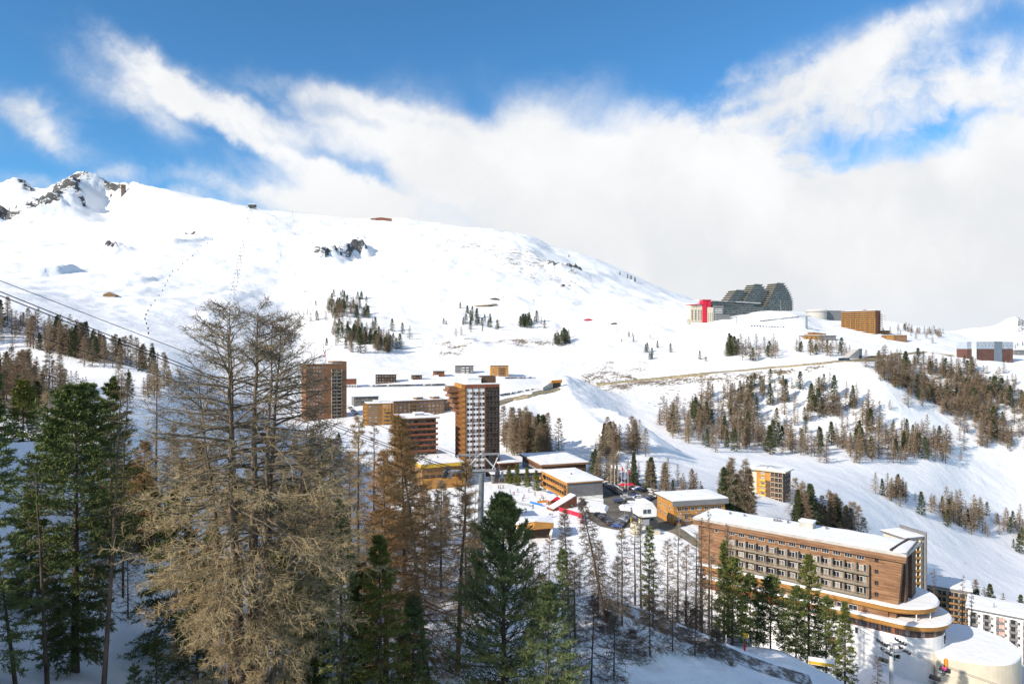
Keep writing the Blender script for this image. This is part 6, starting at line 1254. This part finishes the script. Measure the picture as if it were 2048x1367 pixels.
# ------------------------------------------------------------------ square: stations, pavilions, people
def square():
    z = -69.3
    def base(px, py): x, y = xy(*U(px, py, z)); return Vector((x, y, z))
    b = base(1296, 1066); k = b.y / F; o = empty('lift_station', b, R(12), 'white hooded lift station on pillars beside the car park', 'lift station'); o.scale = (.74, .8, .84)
    for x in (-3.2, 1.2, 3.6): MB().box(x - .55, x + .55, 1.0, 2.6, -3, 6.5).build('pillar', CREAM, o)
    MB().box(-4.4, 4.4, -.4, 7.5, 6.5, 7.2).build('deck', DSTEEL, o); MB().box(1.0, 4.6, -.8, 5.0, 2.0, 5.6).build('machinery', DSTEEL, o); MB().box(-2.6, .8, 0, 5, 3.6, 6.2).build('machinery', STEEL, o)
    hood = MB(); prof = [(-4.2, 7.2), (-4.4, 9.6), (-2.6, 12.6), (2.4, 12.9), (4.4, 10.4), (4.2, 7.2)]; n = len(prof)
    for y in (-.6, 8.4): hood.v += [(x, y, zv) for x, zv in prof]
    for i in range(n): j = (i + 1) % n; hood.f.append((i, n + i, n + j, j)); hood.mi.append(0)
    hood.f += [tuple(range(n)), tuple(range(n, 2 * n))[::-1]]; hood.mi += [0, 0]; hb = hood.build('hood', WHITE, o)
    for x in (-1.9, .3): link('window', win_mesh(1.9, 1.9, STEEL, GLASS, 1), hb, (x, -.63, 9.6))
    s2 = MB(); prof = [(-2.7, 12.72), (-1.8, 13.3), (1.8, 13.4), (2.5, 13.02)]
    for y in (-.7, 8.5): s2.v += [(x, y, zv) for x, zv in prof]
    s2.f += [(0, 1, 2, 3), (7, 6, 5, 4), (0, 4, 5, 1), (1, 5, 6, 2), (2, 6, 7, 3), (3, 7, 4, 0)]; s2.mi += [0] * 6; s2.build('snow_cover', SNOW, hb)
    MB().lathe((-6.4, .5, 0), [(2.4, -3), (2.4, 3.6), (2.0, 4.6), (.8, 5.2)], 18).build('drum', CREAM, o); MB().box(.4, 4.9, -3.2, -.9, -2, 1.6).build('operator_hut', CREAM, o)
    MB().box(-8, 9, -6, 12, -4, -.5).build('snow_ramp', SNOW, o)
    for px, py in ((1262, 1052), (1244, 1074), (1306, 1050)): q = base(px, py); tag(MB().tube((0, 0, -1), (0, 0, 3.2), .16, n=8).build('marker_post', YELL, None, q), {1262: 'yellow post left of the lift station drum', 1244: 'yellow post on the piste below the short car row', 1306: 'yellow post under the lift station hood'}[px], 'post')
    # red kiosk and the dark red ramp roof
    b = base(1113, 1012); o = empty('kiosk', b, R(15), 'small red timber kiosk with snowy gable by the ski school square', 'kiosk')
    MB().box(-2.6, 2.6, 0, 4, -1, 2.6).build('wall', REDB, o); g = MB(); g.v = [(-3.1, -.5, 2.5), (3.1, -.5, 2.5), (-3.1, 4.5, 2.5), (3.1, 4.5, 2.5), (0, -.5, 4.4), (0, 4.5, 4.4)]; g.f = [(0, 4, 5, 2), (1, 3, 5, 4), (0, 1, 4), (2, 5, 3), (0, 2, 3, 1)]; g.mi = [0, 0, 1, 1, 1]; g.build('roof', [SNOW, RED], o); MB().box(-.7, .7, -.06, -.003, -.5, 1.9).build('door', DARKB, o)
    b = base(1106, 1022); o = empty('canopy', b, R(28), 'sloping dark red canopy over the passage beside the dark end wall', 'canopy')
    MB().prism([(0, 0), (13, 2), (13, 7), (0, 5)], -1, [.6, 4.6, 4.6, .6]).build('roof', REDB, o); MB().prism([(.5, .3), (12.6, 2.2), (12.6, 6.6), (.5, 4.8)], .2, [.95, 4.95, 4.95, .95]).build('snow_cover', SNOW, o)
    b = base(1016, 1040); o = empty('pavilion', b, R(14), 'small snow-roofed pavilion with brown glazed side at the square edge', 'pavilion')
    MB().box(0, 5.2, 0, 9, -2, 3.6).build('wall', BROWN, o); MB().box(-.4, 6.0, -.6, 9.6, 3.603, 3.95).build('roof', DARKB, o); MB().prism([(-.3, -.5), (5.9, -.5), (5.9, 9.5), (-.3, 9.5)], 3.953, 4.5).build('snow_cover', SNOW, o)
    for u in (.9, 2.6, 4.3): link('window', win_mesh(1.4, 1.8, FRAMEW, GLASS, 0), o, (u, 0, 1.7))
    # sculpted roof with slanting white buttresses
    b = base(1036, 1080); o = empty('pavilion', b, R(5), 'angular amber-edged snow roof on slanting white buttresses', 'pavilion')
    rf = MB(); rf.prism([(-1, -.5), (5.5, -2.2), (12.5, -.6), (13, 9), (-1, 9)], 4.2, [5.4, 7.0, 5.9, 5.9, 5.6]); rf.build('roof', AMBER, o); s3 = MB(); s3.prism([(-1, -.2), (5.5, -1.9), (12.5, -.3), (13, 9), (-1, 9)], 5.5, [5.75, 7.35, 6.25, 6.3, 6.0]); s3.build('snow_cover', SNOW, o)
    MB().box(0, 12, 2, 8.5, -3, 4.19).build('wall', DARKB, o)
    for x in (1.2, 11.2): q = MB(); q.prism([(x - 1.6, -3.8), (x - .8, -3.8), (x - .8, -2.2), (x - 1.6, -2.2)], -3, 4.3, top=[(x + .6, .0), (x + 1.2, .0), (x + 1.2, 1.4), (x + .6, 1.4)]); q.build('buttress', WHITE, o)
    MB().box(-8, -.5, -1, 9, -2, 4.2).build('annexe', CREAM, o); MB().box(-8.2, -.4, -1.2, 9, 4.203, 4.8).build('snow_cover', SNOW, o)
    # red awning, flags, lamps
    b = base(1254, 979); o = empty('awning', b, R(20), 'bright red awning tent among the parked cars', 'tent'); g = MB(); g.prism([(-3.4, -1.6), (3.4, -1.6), (3.4, 1.6), (-3.4, 1.6)], 2.3, 3.1, top=[(-2.6, -.5), (2.6, -.5), (2.6, .5), (-2.6, .5)]); g.build('cover', RED, o)
    for x in (-3.2, 3.2):
        for y in (-1.4, 1.4): MB().tube((x, y, -.5), (x, y, 2.31), .05, n=5).build('leg', STEEL, o)
    for i, (px, py, fc) in enumerate(((1222, 972, WHITE), (1229, 973, WHITE), (1236, 975, WHITE), (1243, 978, RED), (1250, 981, WHITE), (1256, 985, RED))):
        b = base(px, py); o = empty('flagpole', b, 0, 'tall white flagpole with a %s flag in the row over the car park' % ('red' if fc is RED else 'pale'), 'flagpole', '%s flags in the flagpole row' % ('red' if fc is RED else 'pale'))
        MB().tube((0, 0, -.5), (0, 0, 10.5), .10, .06, 7).build('pole', WHITE, o); f = MB(); n = 6
        f.v = [(.06 + j * .14, .12 * math.sin(j * 1.3), zt) for zt in (10.3, 8.7) for j in range(n)]; f.f = [(j, j + 1, n + j + 1, n + j) for j in range(n - 1)]; f.mi = [0] * (n - 1); f.build('flag', fc, o)
    for i, (px, py, lab) in enumerate(((1249, 1046, 'lamp post by the snow bank in the car park'), (1150, 1000, 'lamp post at the corner of the dark end wall'), (1316, 1000, 'lamp post at the far car park edge'), (1070, 992, 'lamp post in the middle of the ski school square'), (1358, 1080, 'lamp post beside the amber building'), (1302, 985, 'lamp post at the upper curve of parked cars'))):
        b = base(px, py); o = empty('street_lamp', b, i, lab, 'street lamp'); MB().tube((0, 0, -.5), (0, 0, 7.5), .11, .07, 7).build('pole', STEEL, o); MB().tube((0, 0, 7.4), (1.4, 0, 7.7), .06, n=6).build('arm', STEEL, o); MB().box(1.0, 1.9, -.18, .18, 7.62, 7.8).build('lamp_head', DSTEEL, o)
    def net(a, b_, m, lab, h=1.3):
        p, q = base(*a), base(*b_); o = empty('safety_net', p, math.atan2(q.y - p.y, q.x - p.x), lab, 'net'); L = (q - p).length
        MB().box(0, L, -.03, .03, .15, h).build('netting', m, o)
        for i in range(max(2, int(L / 5) + 1)): x = L * i / max(1, int(L / 5)); MB().tube((x, 0, -.4), (x, 0, h + .3), .05, n=5).build('post', STEEL, o)
    net((1118, 1022), (1166, 1036), RED, 'red safety net below the dark end wall', 1.8); net((1160, 1030), (1166, 1050), RED, 'red safety net turning the corner by the drooping larch', 1.6)
    net((1060, 1006), (1085, 1012), BLUEP, 'blue safety net in the middle of the square', 1.0); net((1096, 985), (1140, 1000), BLUEP, 'long blue net under the amber front of the boxy building', 1.1); net((985, 966), (1040, 962), BLUEP, 'blue net along the top of the ski school square', .9); net((1075, 1006), (1094, 1004), ORNG, 'orange net beside the kiosk', 1.0); net((1040, 962), (1095, 985), STEEL, 'thin grey fence down the right side of the square', 1.0); net((985, 1000), (1060, 1012), STEEL, 'thin grey fence across the front of the square', 1.0)
    # green firs along the arcade
    for i, (px, py, h, lab) in enumerate(((1018, 966, 8, 'young green fir at the left end of the arcade row'), (1034, 970, 10, 'tallest fir of the arcade row'), (1054, 972, 8.5, 'green fir in the middle of the arcade row'), (1073, 980, 9, 'green fir at the right end of the arcade row'))):
        o = put_tree('fir_tree', conifer(300 + i, h, 1.9, n1=60, n2=6, nb=9, bl=.6, bw=.18, rb=.14, bf=.03), base(px, py), PY, lab, 'fir')
    # people on the square and the pistes
    ppl = [(997, 976, 'yellow', 'black'), (1001, 977, 'yellow', 'black'), (1006, 976, 'orange', 'navy'), (1001, 992, 'black', 'black'), (1004, 994, 'green', 'navy'), (1008, 995, 'red', 'black'), (1011, 995, 'red', 'navy'), (1014, 996, 'pink', 'black'), (1046, 1001, 'navy', 'black'), (1048, 996, 'blue', 'black'), (1070, 990, 'orange', 'black'), (1100, 1034, 'black', 'black'), (1104, 1034, 'navy', 'red'), (1087, 1000, 'black', 'navy'), (1031, 1008, 'black', 'navy'), (1066, 1016, 'blue', 'navy'), (1216, 1052, 'red', 'black'), (1128, 1012, 'yellow', 'black'), (1020, 985, 'teal', 'black'), (1028, 990, 'red', 'navy'), (1036, 984, 'black', 'black'), (1058, 984, 'blue', 'navy'), (1080, 1004, 'green', 'black'), (1084, 996, 'pink', 'navy'), (1094, 1008, 'orange', 'black'), (1136, 1010, 'black', 'navy'), (1040, 1020, 'red', 'black'), (1052, 1024, 'navy', 'black'), (1144, 1016, 'teal', 'navy')]
    for i, (px, py, j, t_) in enumerate(ppl): person(j, t_, base(px, py) + Vector((0, 0, .05)), gc.uniform(0, 6.28), '%s-jacketed person with %s trousers standing on the ski school square' % (j, t_), 'people on the square')
    for px, py, j, t_, lab in ((1866, 822, 'black', 'navy', 'skier in black alone on the piste through the right-hand wood'), (1925, 930, 'navy', 'black', 'skier in navy on the wide piste at the right'), (1252, 1128, 'red', 'black', 'red-jacketed skier on the piste below the lift station'), (1186, 1152, 'yellow', 'black', 'yellow-jacketed skier beside the drooping larch'), (1304, 1110, 'yellow', 'navy', 'yellow-jacketed skier behind the roadside larches')):
        p = at(px, py, 130, 900)
        if p: person(j, t_, p + Vector((0, 0, .05)), gc.uniform(0, 6.28), lab)
    for i, (px, py) in enumerate(((640, 420), (478, 520), (530, 545), (520, 610), (560, 640), (700, 560), (990, 640), (1330, 648), (1520, 655), (1280, 640))):
        p = at(px, py, 600, 3000)
        if p: person(('red', 'black', 'blue')[i % 3], 'black', p, i, '%s-jacketed skier, tiny on the wide white slopes' % ('red', 'black', 'blue')[i % 3], 'tiny skiers on the wide slopes')
square()
# the orange-arched portal of the snow bridge and roadside signs
p = at(1113, 775, 500, 900); o = empty('tunnel_entrance', (p.x, p.y, p.z), R(38), 'orange-arched portal where the village road runs under the piste', 'tunnel portal')
MB().box(-6, 6, 0, 2, -2, 6.2).build('wall', CONC, o); MB().box(-6.6, 6.6, -.6, -.003, 4.6, 7.2).build('arch', ORNG, o); MB().box(-4.4, 4.4, -.06, -.004, -1, 4.5).build('opening_shade', DARKB, o); MB().prism([(-18, -2), (-6.1, 0), (-6.1, 1.5), (-18, -.5)], -3, [1, 5.5, 5.5, 1]).build('wing_wall', CONC, o)  # tunnel mouth is a dark sheet, its inner shade put into the colour
def sign(px, Y, label, w, h, hp, m1, m2):
    b = gpos0(px, Y); o = empty('road_sign', b, R(-20), label, 'sign'); MB().tube((-w * .35, .03, -.5), (-w * .35, .03, hp), .05, n=6).build('post', STEEL, o); MB().tube((w * .35, .03, -.5), (w * .35, .03, hp), .05, n=6).build('post', STEEL, o)
    MB().box(-w / 2, w / 2, -.06, .0, hp - h, hp).build('panel', m1, o); MB().box(-w / 2 + .1, w / 2 - .1, -.075, -.061, hp - h * .96, hp - h * .55).build('band', m2, o)
sign(1643, 116, 'white panel with a yellow top at the snowy roadside', 4.2, 1.3, 2.2, WHITE, YELL)
sign(1491, 117, 'small yellow round-topped sign beside the silver car', .9, .9, 2.6, YELL, YELL)
b = gpos0(1489, 113); o = MB().lathe((0, 0, 0), [(.16, -.3), (.16, 1.5), (.02, 1.6)], 10).build('marker_post', RED, None, b); tag(o, 'short red post in the snow by the road', 'post')
# ------------------------------------------------------------------ woods: every tree a copy of one of a few grown models
def model(parts, mats, split=True):
    tr_, cr = parts
    if split: return (np_mesh('trunk', tr_, [mats[0]]), np_mesh('crown', cr, [mats[1], mats[2]]))
    ch = [(V, Q, 0) for V, Q, m in tr_] + [(V, Q, m + 1) for V, Q, m in cr]; return (np_mesh('tree', ch, [mats[0], mats[1], mats[2]]), ch)
FS = (BARK, BARK, NEEDF)
lf = lambda q: (1 - q) ** .8 * np.minimum(1, .5 + q * 2.5)
L_MID = [model(larch(200 + i, 15, 3.0 + .4 * (i % 3), bf=.08 + .03 * i, n1=56, n2=8, n3=4, r2=.040, r3=.034, l3=.75, rb=.2, lo_pitch=-18), LF) for i in range(5)]
L_FAR = [model(larch(220 + i, 15, 3.3 + .4 * (i % 3), bf=.06 + .02 * i, n1=48, n2=11, n3=0, r2=.105, rb=.22, lo_pitch=-15, K1=4, prof=lf), LF, False) for i in range(6)]
S_MID = [model(conifer(240 + i, 15, 2.9 + .3 * (i % 3), n1=60, n2=6, nb=8, bl=.75, bw=.20, rb=.2, droop=.12), FS) for i in range(4)]
S_FAR = [model(conifer(260 + i, 15, 3.1 + .3 * (i % 3), n1=54, n2=0, nb=14, bl=1.1, bw=.36, rb=.22, droop=.12), FS, False) for i in range(5)]
def inside(poly, x, y):
    c = False; n = len(poly)
    for i in range(n):
        (x1, y1), (x2, y2) = poly[i], poly[(i + 1) % n]
        if (y1 > y) != (y2 > y) and x < (x2 - x1) * (y - y1) / (y2 - y1) + x1: c = not c
    return c
g8 = random.Random(11)
REG = [  # outline of the tree feet in the photo, larches, spruces, heights, nearest and farthest depth, where
 ([(-120, 600), (0, 642), (60, 652), (130, 672), (200, 702), (260, 728), (325, 750), (290, 754), (200, 747), (150, 724), (90, 704), (40, 692), (0, 700), (-120, 690)], 230, 56, (11, 17), 330, 470, 'on the shaded wooded spur at the left'),
 ([(-60, 750), (0, 748), (60, 738), (140, 765), (150, 830), (90, 862), (0, 872), (-60, 870)], 70, 18, (10, 16), 140, 330, 'in the hollow behind the snow crest at the left'),
 ([(150, 772), (330, 772), (330, 805), (200, 832), (150, 832)], 16, 2, (8, 12), 140, 330, 'thinly spread on the snow left of the huge larch'),
 ([(275, 762), (350, 765), (345, 792), (280, 790)], 8, 0, (12, 15), 150, 480, 'in the clump beside the cables left of the huge larch'),
 ([(648, 602), (700, 607), (735, 627), (760, 660), (795, 690), (790, 707), (735, 711), (690, 702), (665, 672), (655, 627)], 120, 90, (14, 21), 700, 1800, 'in the copse on the piste hill above the left tower'),
 ([(645, 585), (740, 598), (735, 606), (650, 592)], 1, 10, (11, 14), 700, 1900, 'in the thin line above the copse on the piste hill'),
 ([(905, 648), (930, 622), (1000, 652), (995, 667), (960, 667), (905, 677)], 5, 28, (11, 16), 800, 1700, 'scattered on the snow above the amber block'),
 ([(1035, 652), (1060, 638), (1090, 650), (1090, 658), (1040, 658)], 2, 18, (13, 18), 800, 1700, 'in the small dark clump on the middle slope'),
 ([(1105, 682), (1130, 672), (1162, 682), (1160, 692), (1110, 692)], 6, 14, (13, 19), 700, 1600, 'in the rounded clump above the mountain road'),
 ([(1180, 660), (1450, 690), (1450, 722), (1290, 728)], 1, 14, (8, 12), 700, 1700, 'dotted singly over the slope above the road'),
 ([(1000, 880), (1060, 886), (1112, 915), (1092, 926), (1010, 908)], 48, 5, (19, 26), 360, 520, 'in the tall stand right of the white tower'),
 ([(1195, 905), (1230, 896), (1290, 890), (1302, 906), (1230, 926), (1200, 916)], 34, 4, (16, 22), 360, 620, 'in the grove between the two pistes'),
 ([(1175, 946), (1210, 941), (1300, 966), (1345, 986), (1300, 982), (1190, 967)], 28, 12, (11, 15), 300, 460, 'in the belt above the car park'),
 ([(1320, 986), (1400, 1000), (1395, 1010), (1330, 997)], 8, 1, (8, 11), 250, 420, 'in the row at the end of the car park'),
 ([(1310, 842), (1400, 792), (1500, 792), (1640, 762), (1700, 792), (1760, 852), (1830, 872), (1900, 902), (1900, 926), (1800, 926), (1740, 931), (1560, 906), (1400, 896), (1340, 872)], 380, 74, (15, 25), 450, 800, 'in the wood below the mountain road'),
 ([(1350, 802), (1500, 772), (1600, 755), (1620, 765), (1480, 790)], 6, 10, (10, 15), 500, 860, 'standing apart at the upper edge of the road wood'),
 ([(1745, 718), (1850, 728), (1930, 738), (2048, 762), (2200, 802), (2200, 902), (2048, 902), (1960, 896), (1900, 842), (1830, 792), (1760, 762)], 640, 80, (14, 22), 600, 1050, 'on the wooded hillside at the right edge'),
 ([(1450, 702), (1480, 692), (1560, 702), (1555, 716), (1500, 723), (1455, 716)], 24, 12, (15, 22), 700, 1200, 'in the wood under the red and white hotel'),
 ([(1570, 702), (1690, 692), (1700, 711), (1640, 716)], 18, 8, (15, 20), 700, 1200, 'in the wood under the yellow-walled building'),
 ([(1850, 1012), (1900, 1002), (1960, 1022), (2048, 1052), (2150, 1092), (2150, 1132), (2048, 1102), (1960, 1077), (1900, 1047), (1855, 1032)], 90, 34, (14, 21), 340, 680, 'in the wood across the piste from the hotel'),
 ([(1745, 986), (1800, 986), (1840, 1006), (1800, 1012)], 18, 4, (13, 18), 350, 640, 'in the strip beside the descending piste'),
 ([(1365, 984), (1460, 992), (1450, 1002), (1370, 997)], 12, 1, (11, 14), 290, 460, 'in the open row behind the amber building'),
 ([(1440, 1038), (1500, 1033), (1508, 1048), (1450, 1052)], 13, 7, (19, 24), 285, 420, 'in the tall clump left of the slim orange-fronted tower'),
 ([(1585, 1042), (1740, 1077), (1740, 1087), (1590, 1057)], 44, 20, (14, 20), 285, 480, 'in the row behind the hotel roof'),
 ([(1850, 1187), (1920, 1203), (1990, 1222), (1980, 1232), (1850, 1203)], 9, 14, (12, 16), 340, 520, 'behind the cream low-rise flats'),
 ([(1960, 1215), (2048, 1240), (2100, 1255), (2100, 1262), (1960, 1228)], 6, 7, (12, 15), 300, 520, 'behind the pale grey block'),
 ([(1790, 652), (1840, 660), (1890, 671), (1890, 678), (1790, 660)], 40, 4, (11, 15), 1200, 3000, 'along the far skyline right of the orange block'),
 ([(1100, 502), (1118, 506), (1290, 568), (1275, 566), (1200, 535)], 0, 12, (11, 15), 1500, 3200, 'on the bare skyline shoulder of the hill'),
 ([(1900, 700), (1990, 690), (2048, 690), (2048, 700)], 8, 4, (10, 14), 900, 2600, 'behind the brick-red block at the right'),
 ([(560, 1060), (900, 1010), (960, 1060), (900, 1110), (600, 1140)], 30, 6, (12, 18), 110, 240, 'massed on the slope behind the centre larches'),
 ([(300, 960), (560, 1000), (640, 1060), (560, 1100), (320, 1020)], 16, 4, (11, 15), 100, 200, 'behind the huge larch'),
 ([(590, 880), (660, 900), (760, 925), (830, 960), (760, 985), (600, 950)], 22, 4, (10, 15), 200, 420, 'below the flats left of the white tower'),
]
TREES = []
for poly, nl, ns, (h0, h1), y0, y1, where in REG:
    xs = [p[0] for p in poly]; ys = [p[1] for p in poly]
    for kind, n in (('larch', nl), ('spruce', ns)):
        k = tries = 0
        while k < n and tries < n * 60:
            tries += 1; px, py = g8.uniform(min(xs), max(xs)), g8.uniform(min(ys), max(ys))
            if not inside(poly, px, py): continue
            if n > 25 and g8.random() < .2: px += g8.gauss(0, 28); py += g8.gauss(0, 9)
            p = at(px, py, y0, y1)
            if p is None: continue
            if fbm(np.array([p.x / 55.]), np.array([p.y / 55.]), 77, 2)[0] < -.12 and g8.random() < .8: continue
            H = g8.uniform(h0, h1) * g8.choice((1.05, 1.0, .95, .85, .7, .5)); TREES.append((H / p.y, kind, p, H, where)); k += 1
TREES.sort(key=lambda t: -t[0])
count = {'larch': 0, 'spruce': 0}; rest = {'larch': [], 'spruce': []}
for app, kind, p, H, where in TREES:
    s = H / 15 * (1.0 if p.y < 700 else 1.12); rz = g8.uniform(0, 6.28)
    if count[kind] < 235:
        count[kind] += 1; name = kind + '_tree'
        lab = ('bare brown larch ' if kind == 'larch' else 'dark green spruce ') + where
        sx = s * g8.uniform(.9, 1.2) * (1.3 if p.y > 750 else 1.0)
        if app * F > 34:
            o = empty(name, (p.x, p.y, p.z - .3), rz, lab, kind, ('larches ' if kind == 'larch' else 'spruces ') + where); tm, cm = g8.choice(L_MID if kind == 'larch' else S_MID); link('trunk', tm, o); link('crown', cm, o)
        else:
            me, _ = g8.choice(L_FAR if kind == 'larch' else S_FAR); o = link(name, me, None, (p.x, p.y, p.z - .3), rz); tag(o, lab, kind, ('larches ' if kind == 'larch' else 'spruces ') + where)
        o.scale = (sx, sx, s)
    else: rest[kind].append((p, s, rz))
for kind, L_ in rest.items():                  # the smallest ones beyond that: one wood
    ch = []
    for p, s, rz in L_:
        wd = s * (1.3 if p.y > 750 else 1.05); c, q = math.cos(rz) * wd, math.sin(rz) * wd; _, parts = g8.choice(L_FAR if kind == 'larch' else S_FAR)
        for V, Q, m in parts: ch.append((np.stack([p.x + V[:, 0] * c - V[:, 1] * q, p.y + V[:, 0] * q + V[:, 1] * c, p.z - .3 + V[:, 2] * s], -1), Q, m))
    if ch:
        o = link('far_' + kind + '_wood', np_mesh('wood', ch, [BARK, TWIGF, TWIGF] if kind == 'larch' else [BARK, BARK, NEEDF])); tag(o, ('distant brown larch wood' if kind == 'larch' else 'distant dark spruces') + ' spread over the far hillsides', 'wood', None, 'stuff')
print('trees', len(TREES), count, {k: len(v) for k, v in rest.items()})
# ------------------------------------------------------------------ ground mesh
def grid_mesh(name, X, Y, Z, attrs, material):
    nr, nc = X.shape
    me = bpy.data.meshes.new(name); co = np.stack([X, Y, Z], -1).reshape(-1, 3).astype(np.float32)
    idx = np.arange(nr * nc).reshape(nr, nc)
    q = np.stack([idx[:-1, :-1], idx[:-1, 1:], idx[1:, 1:], idx[1:, :-1]], -1).reshape(-1).astype(np.int32)
    nf = len(q) // 4
    me.vertices.add(len(co)); me.vertices.foreach_set('co', co.ravel())
    me.loops.add(len(q)); me.loops.foreach_set('vertex_index', q)
    me.polygons.add(nf); me.polygons.foreach_set('loop_start', np.arange(nf, dtype=np.int32) * 4); me.polygons.foreach_set('loop_total', np.full(nf, 4, np.int32))
    me.polygons.foreach_set('use_smooth', np.ones(nf, bool)); me.update()
    for k, a in attrs.items():
        at_ = me.attributes.new(k, 'FLOAT', 'POINT'); at_.data.foreach_set('value', a.reshape(-1).astype(np.float32))
    me.materials.append(material); me.validate()
    o = bpy.data.objects.new(name, me); COL.objects.link(o); return o
TM = terrain_mat()
tr = grid_mesh('terrain', XX, YY, ZZ, {'rock': rock, 'dirt': dirt, 'far': sstep(YY, 150, 900)}, TM); tr['kind'] = 'structure'
# far white range on the right, beyond the plateau
cc = np.arange(1500, 3400, 8.0); rr = np.linspace(0, 1, 60)
top = np.interp(cc, [1500, 1890, 1940, 1985, 2010, 2032, 2060, 2120, 2250, 2500, 3400], [720, 668, 662, 652, 641, 637, 642, 655, 640, 620, 640])
Yf = 7000 + rr[:, None] * 2600 + 0 * cc[None, :]; Xf = (cc[None, :] - CX) / F * (7000 + 0 * Yf)
ridge_z = (CY - top) / F * 8300
prof = np.clip(1 - np.abs(rr - .5) * 2, 0, 1)[:, None] ** 1.15
Zf = -500 + (ridge_z[None, :] + 500) * prof + fbm(Xf / 500, Yf / 500, 61, 5) * 55 * prof
mt = grid_mesh('mountain', Xf * (Yf / 7000), Yf, Zf, {'rock': .55 * np.clip(prof * (np.exp(-((cc[None, :] - 2030) / 60) ** 2)), 0, 1), 'dirt': 0 * Xf, 'far': 0 * Xf + 1}, TM); mt['kind'] = 'structure'
